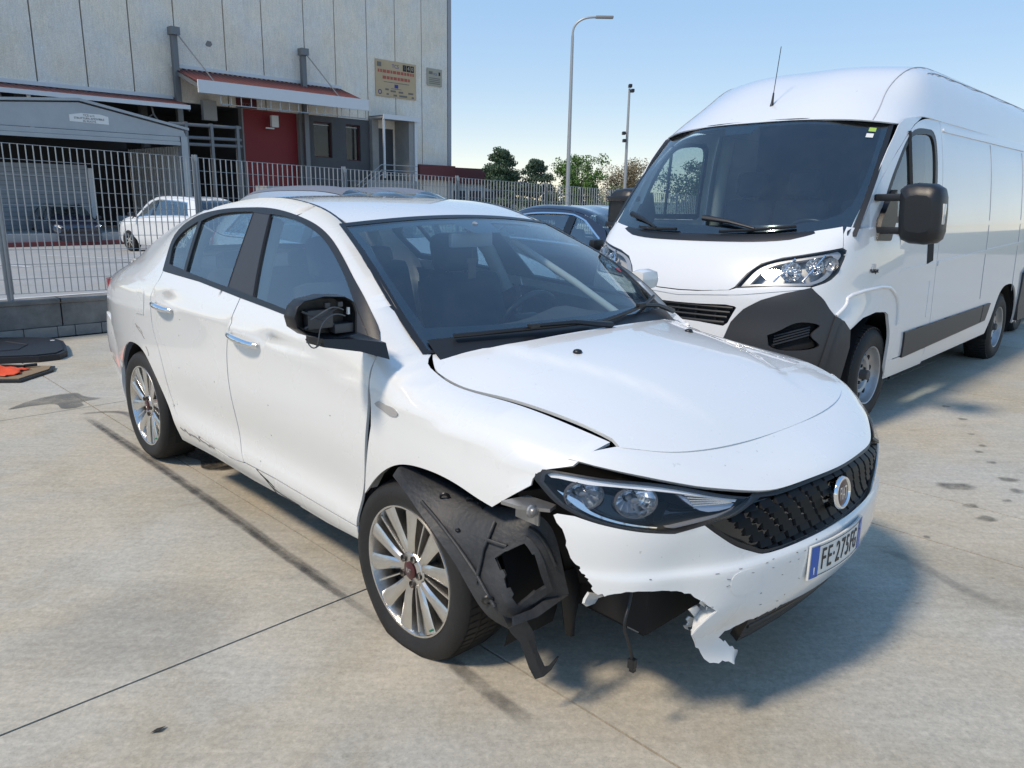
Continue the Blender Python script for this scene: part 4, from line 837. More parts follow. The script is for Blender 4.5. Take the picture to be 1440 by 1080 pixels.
mb = MB(); mb.cbox((-.80,0,1.325), (.03,.24,.065), .012); mb.tube([(-.80,0,1.35),(-.77,0,1.40)], .012, 6); im = mb.obj('inner_mirror', mat('mirror_grey', (.30, .31, .33), .3), CAR, 50)
mb = MB(); mb.tube([(-.79,-.0,1.30),(-.785,-.005,1.24)], .0015, 4); mb.cbox((-.785,-.005,1.20), (.004,.045,.09)); mb.cbox((-.784,-.005,1.235), (.006,.06,.02)); mb.obj('hanging_charm', mat('charm_brown', (.14, .09, .06), .7), CAR)
for sg in (-1, 1):
    mb = MB(); mb.tube([(-.34,sg*.61,.94),(-.66,sg*.54,1.12),(-.98,sg*.43,1.30)], [.018,.018,.018], 8); mb.obj('inner_pillar', LIGHTTRIM, CAR, 60)
    mb = MB(); mb.tube([(-1.37,sg*.76,1.0),(-1.43,sg*.67,1.22),(-1.51,sg*.565,1.385)], [.04,.04,.035], 8); mb.obj('inner_pillar', LIGHTTRIM, CAR, 60)
    mb = MB(); mb.tube([(-2.42,sg*.62,1.10),(-2.44,sg*.58,1.22),(-2.40,sg*.52,1.32)], [.05,.05,.04], 8); mb.obj('inner_pillar', LIGHTTRIM, CAR, 60)
STICK = mat('sticker_white', (.7, .7, .68), .6); SRED = mat('sticker_red', (.5, .03, .05), .5)
p = screen(np.array([(.905,.70)]))[0]
MB().grid([[screen(np.array([(a, b)]))[0] + np.array([.002, 0, .003]) for a in (.86, .905)] for b in (.60, .635)]).obj('screen_sticker', SRED, ws)

SCUFF = mat('scuff', (.20, .185, .17), .8)
def scratch(par, pts, r=.0016, m=SCUFF):
    P = side(np.array(pts)); P[:, 1] -= .0005; MB().tube(list(P), r, 4).obj('scratch', m, par)
for pts in ([(-2.62,.80),(-2.57,.79),(-2.53,.785)], [(-2.52,.78),(-2.49,.765)], [(-2.44,.70),(-2.41,.68),(-2.40,.655)], [(-2.60,.79),(-2.55,.775),(-2.50,.76),(-2.46,.74)]): scratch(bs, pts, .0022)
for k in range(7): scratch(sill, [(-2.05 + .06*k, .335 + .006*math.sin(k*2)), (-2.02 + .06*k, .330), (-1.99 + .06*k, .325 + .005*math.cos(k*3))], .003)
for pts in ([(-1.18,.35),(-1.12,.325),(-1.08,.295),(-1.06,.262)], [(-1.15,.335),(-1.09,.32),(-1.05,.30)], [(-1.09,.30),(-1.05,.285),(-1.0,.28),(-.85,.276)]): scratch(sill, pts, .0018, DARK)
for k in range(9):
    x, z = RNG.uniform(-2.2, -.45), RNG.uniform(.38, .95); scratch(fdoor if x > -1.3 else rdoor, [(x, z), (x + .003, z - .003)], .0016)
for k in range(38):
    s_, v_ = RNG.uniform(-.72, .05), RNG.uniform(3.7, 5.9)
    if s_ < -.5 and v_ > 4.2 or (s_ > -.18 and v_ > 4.0): continue
    P = bump_def(nose(np.array([(s_, v_), (s_ + RNG.uniform(.002, .010), v_ + RNG.uniform(-.04, .06))]))); MB().tube([P[0] + [.0006, 0, 0], P[1] + [.0006, 0, 0]], RNG.uniform(.0007, .0018), 4).obj('scratch', SCUFF, bumper)
# ------------------------------------------------------------------ the white high-roof van
VAN = thing('delivery_van', 'white high roof panel van with dark grey bumper corners and big black mirrors', 'van', (1.785, 5.93, -.013))
VAN.rotation_euler = (.018, -.008, -2.342)
VS = (1.1, .16)
SYM = lambda L: [(-a, b) for a, b in L[::-1]]
HOODR = [(0,.02),(.15,-.02),(.30,-.12),(.45,-.24),(.56,-.33),(.645,-.36)]
HOODE = [(.662,.15),(.686,.92),(.567,1.085),(.468,1.245),(.397,1.49),(.356,1.90),(.326,2.50)]
HOODF = [(.300,2.66),(.15,2.77),(0,2.81)]
vh = patch('bonnet', VPAINT, VAN, vfront, path(SYM(HOODR)[:-1], HOODR, HOODE, HOODF, SYM(HOODF), SYM(HOODE)), step=.05, sc=VS, flange=.012)
BU = [(0,2.86),(.15,2.82),(.295,2.72),(.335,2.56),(.493,2.40),(.629,2.41),(.632,2.44)]
GR_V = [(0,3.43),(.15,3.41),(.30,3.35),(.345,3.40),(.355,3.46),(.32,4.10),(.30,4.22),(.16,4.15),(0,4.13)]
vb = patch('bumper_upper', VPAINT, VAN, vfront, path(SYM(BU)[:-1], BU, [(.54,2.70),(.456,3.05),(.387,3.50),(.335,4.05),(.315,4.50),(.29,5.0),(0,5.0)], SYM([(.54,2.70),(.456,3.05),(.387,3.50),(.335,4.05),(.315,4.50),(.29,5.0),(0,5.0)])), [path(GR_V, SYM(GR_V))], step=.05, sc=VS, flange=.02)
# stepped recess under the bonnet lip
patch('bumper_step', VPAINT, vb, vfront, path([(-.62,2.50),(-.48,2.52),(-.33,2.66),(0,2.94),(.33,2.66),(.48,2.52),(.62,2.50)], [(.50,2.66),(.36,2.86),(0,3.08)], [(-.36,2.86),(-.50,2.66)]), step=.05, sc=VS, off=.004, flange=.012)
vg = patch('grille', BLACK, VAN, vfront, path(GR_V, SYM(GR_V)), step=.06, sc=VS, off=-.05, flange=0)
for k in range(4):
    v = 3.50 + .20*k; w = .335 - .012*k
    P = vfront(np.array([(s, v) for s in np.linspace(-w, w, 24)])) - np.array([.022, 0, 0]); mb = MB()
    mb.grid([P + [.012, 0, .008], P + [.016, 0, 0], P + [.010, 0, -.008], P + [-.03, 0, -.012]]); mb.obj('grille_bar', BLACK, vg, 30)
for s in (-.24,-.12,0,.12,.24):
    P = vfront(np.array([(s, 3.45), (s, 4.1)])) - np.array([.03, 0, 0]); MB().tube(list(P), .006, 5).obj('grille_strut', BLACK, vg)
VGREY = mat('grey_bumper_plastic', (.032, .034, .038), .45, bump=(250, .15))
DK = path([(.316,4.6),(.337,4.05),(.389,3.51),(.458,3.06),(.543,2.71),(.632,2.445)], crv([(.632,2.445),(.66,2.68),(.69,2.95),(.72,3.38),(.748,3.70)], 3), [(.79,3.93),(.822,4.28),(.83,4.8),(.815,5.6),(.80,6.1),(.29,6.1),(.30,5.0)])
FOG = path(crv([(.50,4.42),(.56,4.16),(.645,3.93),(.676,3.98),(.685,4.15),(.672,4.48),(.64,4.84),(.58,4.86),(.51,4.72)], 4))
for mirr in (False, True):
    c = patch('bumper_corner', VGREY, VAN, vfront, DK, [FOG], step=.045, sc=VS, off=.006, flange=.03, mirror=mirr)
    patch('fog_recess', DARK, c, vfront, FOG, step=.05, sc=VS, off=-.05, flange=0, mirror=mirr)
    for k in range(4):
        t = .2 + .2*k; P = vfront(np.array([(.525 + .13*s, 4.72 - .62*s*.55 - .0 - (1-t)*.45 + .1) for s in np.linspace(0, 1, 6)])) - np.array([.03, .01, 0])
        if mirr: P = P*[1, -1, 1]
        MB().tube(list(P), .008, 5).obj('fog_slat', BLACK, c, 60)
    patch('corner_crease', VGREY, c, vfront, path(crv([(.748,3.72),(.735,4.3),(.715,5.2),(.70,6.0)], 3), crv([(.722,6.0),(.737,5.2),(.757,4.3),(.77,3.83)], 3)), step=.03, sc=VS, off=.014, flange=.012, mirror=mirr)
VLAMP = path(crv([(.326,2.52),(.356,1.91),(.397,1.505),(.468,1.262),(.567,1.10),(.65,1.0),(.690,.965)], 3), crv([(.690,.965),(.708,1.05),(.713,1.40),(.711,1.88),(.694,2.12),(.676,2.245),(.629,2.385)], 3), [(.493,2.382),(.40,2.44)])
vc0 = np.array(VLAMP).mean(0)
def vsh(k, dv=0): return [(vc0[0] + (x - vc0[0])*k, vc0[1] + (v - vc0[1])*k + dv) for x, v in VLAMP]
for mirr in (False, True):
    h = patch('headlamp', mat('van_lamp_shell', (.50, .51, .52), .45, .2), VAN, vfront, vsh(1.03), step=.04, sc=VS, off=-.085, flange=0, mirror=mirr)
    patch('lamp_rim', BLACK, h, vfront, vsh(1.015), [vsh(.965)], step=.03, sc=VS, off=-.003, flange=.08, mirror=mirr)
    patch('lamp_lens', CLEAR, h, vfront, vsh(.99), step=.04, sc=VS, off=.001, flange=0, mirror=mirr)
    patch('lamp_surround', mat('bezel_pale', (.42, .43, .44), .35, .3), h, vfront, vsh(.90), [vsh(.74)], step=.03, sc=VS, off=-.022, flange=.03, mirror=mirr)
    for s, v, r in ((.525,1.80,.066), (.605,1.62,.056), (.665,1.55,.045)):
        p = vfront(np.array([(s, v)]))[0] - np.array([.012, 0, 0]); 
        if mirr: p[1] = -p[1]
        mb = MB(); mb.M = frame(p, (-.45, 1 if not mirr else 1, 0) if not mirr else (.45, 1, 0), (-.35, 0, 1)); mb.lathe([(r*math.cos(i*.2), -.05*math.sin(i*.2)) for i in range(8)], 12)
        o = mb.obj('lamp_bowl', REFLECTOR, h); mb = MB(); mb.M = frame(p, (-.45, 1, 0) if not mirr else (.45, 1, 0), (-.35, 0, 1)); mb.lathe([(.014,-.04),(.012,-.012),(0,-.008)], 10); mb.obj('bulb', mat('bulb_grey', (.25, .26, .28), .2, .5), h, 40)
    for a, b in (((.475,2.22),(.515,1.30)), ((.585,2.20),(.625,1.20))):
        P = vfront(np.array([(a[0] + (b[0]-a[0])*t, a[1] + (b[1]-a[1])*t) for t in np.linspace(0, 1, 6)])) - np.array([.016, 0, 0])
        if mirr: P = P*[1, -1, 1]
        MB().tube(list(P), .006, 5).obj('lamp_divider', CHROME, h, 60)
# wings
def xz2sv(pts):          # side coordinates -> front surface coordinates
    out = []
    for x, z in pts:
        g = np.array([(s, v) for s in np.linspace(.72, 1.06, 69) for v in np.linspace(-.3, 6.1, 129)]); P = vfront(g); k = ((P[:, 0] - x)**2 + (P[:, 2] - z)**2).argmin(); out.append(tuple(g[k]))
    return out
ARCHV = xz2sv([(.40,.765),(.225,.79),(.08,.80),(-.007,.795),(-.106,.748),(-.169,.617),(-.196,.46),(-.237,.30)])
WING = path([(.665,-.30),(.664,.15),(.690,.94),(.710,1.05),(.715,1.40),(.713,1.89),(.697,2.13),(.678,2.26),(.634,2.43)], crv([(.634,2.43),(.662,2.68),(.692,2.95),(.722,3.38),(.750,3.70)], 3), [(.792,3.92),(.824,4.26)], crv(ARCHV, 3), [(1.03,6.1),(1.04,3),(1.04,.15),(.95,-.02),(.84,-.05),(.74,-.06)])
for mirr in (False, True):
    w = patch('front_wing', VPAINT, VAN, vfront, WING, step=.05, sc=VS, flange=.02, mirror=mirr)
    # raised lip round the arch
    L0 = [(.752,3.70),(.785,3.12),(.846,2.72),(.91,2.64),(.985,2.90),(1.01,3.3),(1.02,4.5)]
    P = vfront(np.array(crv(L0, 4))) + np.array([0, .002, 0]); 
    if mirr: P = P*[1, -1, 1]
    MB().tube(list(P), .012, 8).obj('arch_lip', VPAINT, w, 60)
# body side, door, pillar
DOORV = path([(-.235,.42),(-.235,1.29),(-.10,1.335),(.33,1.352)], crv([(.33,1.352),(.20,1.50),(.055,1.672),(-.155,1.848),(-.33,1.97),(-.47,2.045),(-.66,2.10),(-.88,2.125),(-1.062,2.128)], 4), [(-1.062,.42)])
WINV = path(crv([(.03,1.52),(-.032,1.625),(-.15,1.78),(-.308,1.935),(-.42,2.0),(-.55,2.032),(-.80,2.045),(-.87,2.04),(-.925,2.0),(-.945,1.93),(-.945,1.6),(-.945,1.40)], 4), [(-.90,1.375),(.10,1.385),(.085,1.43)])
WINI = path(crv([(-.02,1.53),(-.09,1.64),(-.19,1.77),(-.33,1.91),(-.43,1.968),(-.55,1.992),(-.80,2.005),(-.85,1.995),(-.885,1.95),(-.895,1.9),(-.895,1.6),(-.895,1.43)], 4), [(.04,1.425)])
XR = -4.35
ARCR = crv([(-2.885,.345),(-2.93,.42),(-3.0,.535),(-3.14,.70),(-3.28,.76),(-3.44,.775),(-3.62,.765),(-3.78,.70),(-3.90,.56),(-3.97,.42),(-3.99,.33)], 3)
PIL = path([(.40,1.354)], [(.43,1.345),(.30,1.485),(.125,1.685),(-.03,1.865),(-.205,2.03),(-.30,2.075)], [(-.45,2.10),(-.66,2.118),(-.47,2.052),(-.33,1.978),(-.155,1.856),(.055,1.68),(.20,1.508),(.33,1.36)])
for mirr in (False, True):
    d = patch('cab_door', VPAINT, VAN, vside, DOORV, [WINV], step=.06, flange=.015, mirror=mirr)
    patch('window_frame', BLACK, d, vside, WINV, [WINI], step=.03, off=-.002, flange=.02, mirror=mirr)
    patch('door_window', GLASSS, d, vside, WINI, step=.08, off=-.012, flange=0, mirror=mirr)
    P = vside(np.array([(-.36,2.0),(-.40,1.42)])); P[:, 1] += .002; P = P*[1, -1 if mirr else 1, 1]; MB().tube(list(P), .014, 6).obj('window_divider', BLACK, d, 60)
    b = patch('body_side', VPAINT, VAN, vside, path([(-1.070,.30),(-1.070,2.128),(XR,2.128),(XR,.36),(-3.99,.33)], ARCR[::-1], [(-2.87,.335)]), step=.10, flange=.015, mirror=mirr)
    patch('screen_pillar', VPAINT, VAN, vside, PIL, step=.05, flange=.006, mirror=mirr)
    patch('sill', VPAINT, VAN, vside, [(-.237,.412),(-1.062,.412),(-1.07,.30),(-1.062,.285),(-.240,.278)], step=.06, flange=.03, mirror=mirr)
    for nm, pl, m_, off in (('rub_strip', [(-.47,.600),(-.497,.408),(-2.52,.475),(-2.54,.632)], VGREY, .014), ('rub_strip', [(-2.56,.633),(-2.54,.476),(-2.70,.482),(-2.81,.637)], VGREY, .014),
                            ('waist_rib', [(-1.10,1.392),(-1.10,1.352),(-4.3,1.362),(-4.3,1.402)], VPAINT, .007), ('lower_rib', [(-.26,1.062),(-.26,1.03),(-1.05,1.055),(-1.05,1.087)], VPAINT, .004), ('lower_rib', [(-1.09,1.09),(-1.09,1.055),(-4.3,1.175),(-4.3,1.21)], VPAINT, .006),
                            ('upper_rib', [(-1.12,2.075),(-1.12,2.050),(-4.3,2.062),(-4.3,2.087)], VPAINT, .008), ('fuel_flap', [(-.945,.945),(-1.05,.945),(-1.055,.665),(-.935,.668)], VPAINT, .002), ('door_pull', [(-.80,1.225),(-.93,1.262),(-.965,1.10),(-.83,1.078)], DARK, .003)):
        patch(nm, m_, b if pl[0][0] < -1.06 else d, vside, pl, step=.09, off=off, flange=off + .004, mirror=mirr)
    for x0 in (-2.45, -3.62):       # pressed panel joints
        P = vside(np.array([(x0, z) for z in np.linspace(.70, 2.04, 14)])); P[:, 1] += .0005; P = P*[1, -1 if mirr else 1, 1]; MB().tube(list(P), .0035, 4).obj('panel_seam', mat('seam_grey', (.42, .43, .45), .5), b)
    for y0 in (.62, .74): pass
# roof cap and windscreen
vroof = patch('high_roof', VPAINT, VAN, vcap, path([(s, 0) for s in np.linspace(-.86, .86, 21)], [(1, .0),(1, 1),(1, 2),(1, 3),(1, 4),(1, 5),(1, 6),(1, 6.9)], [(.5, 7),(0, 7),(-.5, 7)], [(-1, 6.9),(-1, 6),(-1, 5),(-1, 4),(-1, 3),(-1, 2),(-1, 1),(-1, 0)]), step=.08, sc=(1.0, .4), flange=.01)
for sg in (-1, 1):
    for s0, m_ in ((.70, 'seam_grey'), (.79, 'seam_grey')):
        P = vcap(np.array([(sg*(s0 if v > 2.4 else s0 + .0), v) for v in np.linspace(.05 if s0 < .75 else 3.6, 6.8, 60)])); P[:, 2] += .001; MB().tube(list(P), .004, 4).obj('roof_groove', MAT[m_], vroof, 60)
vw = patch('windscreen', GLASSW, VAN, vscreen, [(-1,0),(-.5,0),(0,0),(.5,0),(1,0),(1,.5),(1,1.03),(.5,1.03),(0,1.03),(-.5,1.03),(-1,1.03),(-1,.5)], step=.08, sc=(.9,.8), flange=0)
FRV = path(crv([(-.93,.035),(-.5,.03),(-.24,.03)], 3), [(-.20,.10),(.02,.10),(.06,.03)], crv([(.06,.03),(.5,.03),(.95,.04)], 3), crv([(.955,.4),(.94,.70),(.90,.83),(.78,.885),(.4,.905),(0,.91),(-.4,.905),(-.78,.885),(-.90,.83),(-.94,.70),(-.945,.4)], 3))
patch('frit_band', MAT['frit'], vw, vscreen, [(-1,0),(-.5,0),(0,0),(.5,0),(1,0),(1,.5),(1,1.03),(.5,1.03),(0,1.03),(-.5,1.03),(-1,1.03),(-1,.5)], [FRV], step=.05, sc=(.9,.8), off=-.005, flange=0)
patch('screen_seal', BLACK, vw, vscreen, [(-1.015,-.02),(0,-.02),(1.015,-.02),(1.02,.5),(1.02,1.05),(0,1.05),(-1.02,1.05),(-1.02,.5)], [[(-.985,.006),(0,.005),(.985,.006),(.985,.5),(.985,1.0),(0,1.0),(-.985,1.0),(-.985,.5)]], step=.04, sc=(.9,.8), off=.003, flange=.01)
mb = MB(); rows = []
for k in np.linspace(-.98, .98, 25):
    p = vscreen(np.array([(k, .99)]))[0]; rows.append([p + [.004, 0, .012], p + [.03, 0, -.004], p + [.055, 0, -.035]])
mb.grid(rows).obj('cowl_panel', BLACK, VAN, 50)
def vwiper(k0, v0, k1, v1):
    pts = vscreen(np.array([(k0 + (k1-k0)*t, v0 + (v1-v0)*t) for t in np.linspace(0, 1, 13)])) + np.array([.02, 0, .016])
    o = MB().tube(list(pts), .011, 6).obj('wiper_blade', BLACK, VAN, 60); pv = vscreen(np.array([(k0 - .16, v0 - .10)]))[0] + np.array([.03, 0, .02])
    MB().tube([pv, (pv + pts[6])/2 + [.01, 0, .014], pts[6] + [.008, 0, .008]], [.022, .014, .008], 6).obj('wiper_arm', BLACK, o, 60)
vwiper(-.60, .975, -.22, .965); vwiper(.14, .975, .66, .945)
SG = mat('sticker_green', (.33, .50, .10), .6)
for (a, b, c, d, m_) in ((.875,.92,.045,.085,SG), (.870,.915,.105,.145,STICK)):
    MB().grid([[vscreen(np.array([(a + (b-a)*i, c + (d-c)*j)]))[0] + np.array([.003, 0, .003]) for i in (0, 1)] for j in (0, 1)]).obj('screen_sticker', m_, vw)
# mirrors: foot, two arms, tall housing with a clear repeater
for sg in (1, -1):
    mb = MB(); f = lambda u, v, h: (u, sg*h, v)
    mb.prism([(-.09,1.60),(.03,1.515),(.13,1.40),(.17,1.27),(-.08,1.262),(-.15,1.42)], .945, 1.01, f)
    o = mb.obj('mirror_foot', BLACK, VAN, 40)
    for z0, z1 in ((1.545,1.555), (1.335,1.345)):
        mb = MB(); mb.M = Matrix.Identity(4); mb.cbox((.115, sg*1.10, z0), (.085,.30,.045), .012); mb.obj('mirror_bracket', BLACK, o, 40)
    HO = [(1.10,1.60),(1.13,1.625),(1.20,1.636),(1.30,1.628),(1.345,1.60),(1.36,1.55),(1.368,1.45),(1.37,1.33),(1.36,1.285),(1.335,1.262),(1.27,1.250),(1.18,1.256),(1.135,1.275),(1.115,1.32),(1.105,1.45)]
    HO = [tuple(p) for p in resample(HO, .03, np.array((1, 1)))]; hc = np.array(HO).mean(0); rg_ = lambda k, x: [(x, sg*(hc[0] + (y - hc[0])*k), hc[1] + (z - hc[1])*k) for y, z in HO]
    mb = MB(); rs_ = [rg_(.97,.02), rg_(1.0,.05), rg_(1.0,.10), rg_(.96,.145), rg_(.86,.175), rg_(.6,.19)]; mb.grid([r + r[:1] for r in rs_]); mb.add(rs_[-1], [tuple(range(len(HO)))]); mb.add(rs_[0], [tuple(range(len(HO)))]); hs = mb.obj('mirror_housing', BLACK, VAN, 50)
    if sg < 0: hs.location = (-.06, .10, 0)
    mb = MB(); mb.cbox((.105, sg*1.358, 1.442), (.05,.028,.13), .01); mb.obj('mirror_repeater', mat('clear_repeater', (.62, .62, .60), .15, 0, .6), hs, 40)
# aerial
p0 = vcap(np.array([(.03, .98)]))[0]; mb = MB(); mb.tube([p0 + [0,0,-.01], p0 + [-.004,0,.022], p0 + [-.014,0,.09]], [.016,.010,.006], 8); mb.tube([p0 + [-.014,0,.09], p0 + [-.075,0,.42]], .0028, 6); mb.obj('aerial', BLACK, VAN, 60)
# side badge
q = vside(np.array([(.21, 1.105), (.20, 1.075)]))
for k, (body, m_) in enumerate((('140', CHROME), ('Multijet', BLACK))):
    text('side_badge', body, .046 if k == 0 else .040, m_, VAN, frame(q[k] + np.array([.0, .008, -.002]), (-1, .10, 0), (0, 0, 1)), .003)
# wheels: steel discs with round holes
def steel_wheel(loc, sg):
    w = thing('wheel', None, None); w.parent = VAN; w.location = loc; w.rotation_euler = (0, 0, 0 if sg < 0 else math.pi)
    prof = [(.195,.02),(.205,-.004),(.24,-.018),(.285,-.016),(.318,.004),(.336,.030),(.343,.06),(.345,.11),(.343,.16),(.334,.19),(.30,.215),(.2,.21)]
    MB().lathe(prof, 64, 'y').obj('tyre', RUBBER, w, 40)
    tr = MB()
    for k in range(60):
        a = 2*math.pi*k/60
        for y0, y1, e in ((.008,.050,.010), (.060,.105,0), (.115,.16,0), (.17,.205,.012)):
            rr = .3475; c = [(y0, a - .034, e if y0 < .02 else 0), (y0, a + .034, e if y0 < .02 else 0), (y1, a + .040, e if y1 > .2 else 0), (y1, a - .028, e if y1 > .2 else 0)]
            V = [((rr - q_)*math.cos(b_), y_, (rr - q_)*math.sin(b_)) for y_, b_, q_ in c] + [((rr - .012 - q_)*math.cos(b_), y_, (rr - .012 - q_)*math.sin(b_)) for y_, b_, q_ in c]
            tr.add(V, [(0,1,2,3),(0,4,5,1),(1,5,6,2),(2,6,7,3),(3,7,4,0)])
    tb = tr.obj('tread', RUBBER, w); tb['kind'] = 'stuff'
    rimm = mat('steel_rim', (.48, .49, .50), .38, .6, noise=(10, .25, (.36, .35, .34)))
    r = MB().lathe([(.205,-.002),(.203,-.008),(.196,-.004),(.190,.02),(.182,.05),(.168,.062),(.150,.052),(.128,.040),(.108,.048),(.095,.070),(.060,.078),(.058,.05),(.03,.05),(.03,.04),(0,.04)], 56, 'y').obj('rim', rimm, w, 35)
    for k in range(10):
        a = 2*math.pi*k/10 + .2; mb = MB(); mb.lathe([(.019,.002),(.0185,-.004),(0,-.004)], 16, 'y'); M = Matrix.Translation((.146*math.cos(a), .046, .146*math.sin(a))); o = mb.obj('rim_hole', DARK, w); o.matrix_local = M
    for k in range(5):
        a = 2*math.pi*k/5 + .5; mb = MB(); mb.lathe([(.014,.0),(.014,-.03),(.009,-.036),(0,-.036)], 6, 'y'); o = mb.obj('wheel_nut', BLACK, w); o.matrix_local = Matrix.Translation((.062*math.cos(a), .074, .062*math.sin(a)))
    MB().lathe([(.034,.05),(.034,.0),(.028,-.006),(0,-.006)], 20, 'y').obj('hub', mat('hub_dirty', (.10, .095, .09), .7), w, 40)
for x in (0, -3.45):
    for sg in (1, -1):
        steel_wheel((x, sg*.985, .345 - (.005 if sg > 0 else -.03)), sg)
        MB().lathe([(.05,sg*.60),(.42,sg*.60),(.42,sg*1.0)], 30, 'y', (x, 0, .36), -.25, math.pi + .25).obj('wheel_housing', DARK, VAN, 60)
# inside
mb = MB(); mb.box((-4.3,-.9,.32), (.1,.9,.42)); mb.box((.10,-.66,.30), (.74,.66,.86)); mb.box((-1.75,-.85,.42), (-1.70,.85,2.25)); mb.obj('floor_pan', INTERIOR, VAN)
MB().grid([[(.48,-.88,1.25),(.62,-.4,1.235),(.64,0,1.235),(.62,.4,1.235),(.48,.88,1.25)],[(.25,-.88,1.27),(.28,-.4,1.26),(.28,0,1.26),(.28,.4,1.29),(.25,.88,1.27)],[(.02,-.86,1.20),(0,-.4,1.20),(0,0,1.20),(-.02,.4,1.25),(.02,.86,1.20)],[(0,-.84,.7),(0,0,.7),(0,0,.7),(0,.4,.7),(0,.84,.7)]]).obj('dashboard', INTERIOR, VAN, 50)
mb = MB(); mb.M = frame((-.12,.48,1.26), (0,1,0), (.75,0,.66)); pts = [(.2*math.cos(a), .2*math.sin(a), 0) for a in np.linspace(0, 2*math.pi, 33)]; mb.tube(pts, .016, 8, False); mb.tube([(-.2,0,0),(0,0,-.03),(.2,0,0)], .018, 6); mb.cbox((0,0,-.02), (.16,.12,.05), .02); mb.obj('steering_wheel', BLACK, VAN, 50)
for y, w in ((.50,.50), (-.10,.46), (-.58,.46)):
    mb = MB(); mb.cbox((-.72,y,.86), (.5,w,.16), .06); s = mb.obj('seat', SEATCLOTH, VAN, 60)
    mb = MB(); mb.M = Matrix.Translation((-1.05,y,1.22)) @ Matrix.Rotation(-.2, 4, 'Y'); mb.cbox((0,0,0), (.15,w,.68), .065); mb.obj('seat_back', SEATCLOTH, s, 60)
    mb = MB(); mb.M = Matrix.Translation((-1.13,y,1.69)) @ Matrix.Rotation(-.15, 4, 'Y'); mb.cbox((0,0,0), (.12,.28,.22), .055); mb.tube([(0,-.06,-.05),(0,-.06,-.22)], .008, 6); mb.tube([(0,.06,-.05),(0,.06,-.22)], .008, 6); mb.obj('headrest', SEATCLOTH, s, 60)
for sg in (-1, 1):
    MB().tube([(-1.12,sg*.93,1.3),(-1.14,sg*.90,1.8),(-1.16,sg*.86,2.1)], .06, 8).obj('inner_pillar', LIGHTTRIM, VAN, 60)
patch('headliner', INTERIOR, VAN, vcap, [(-.8,.2),(.8,.2),(.8,4.5),(-.8,4.5)], step=.15, sc=(1,.4), off=-.06, flange=0)
mb = MB(); mb.box((-4.47,-.86,.45), (-4.40,.86,2.2)); mb.obj('rear_doors', VPAINT, VAN)
mb = MB()
for sg in (-1, 1): mb = MB(); mb.prism([(-4.02,.36),(-3.98,.52),(-4.04,.86),(-4.30,.90),(-4.46,.90),(-4.46,.36)], .90, 1.045, lambda u, v, h: (u, sg*h, v)); mb.obj('rear_corner', VGREY, VAN, 40)
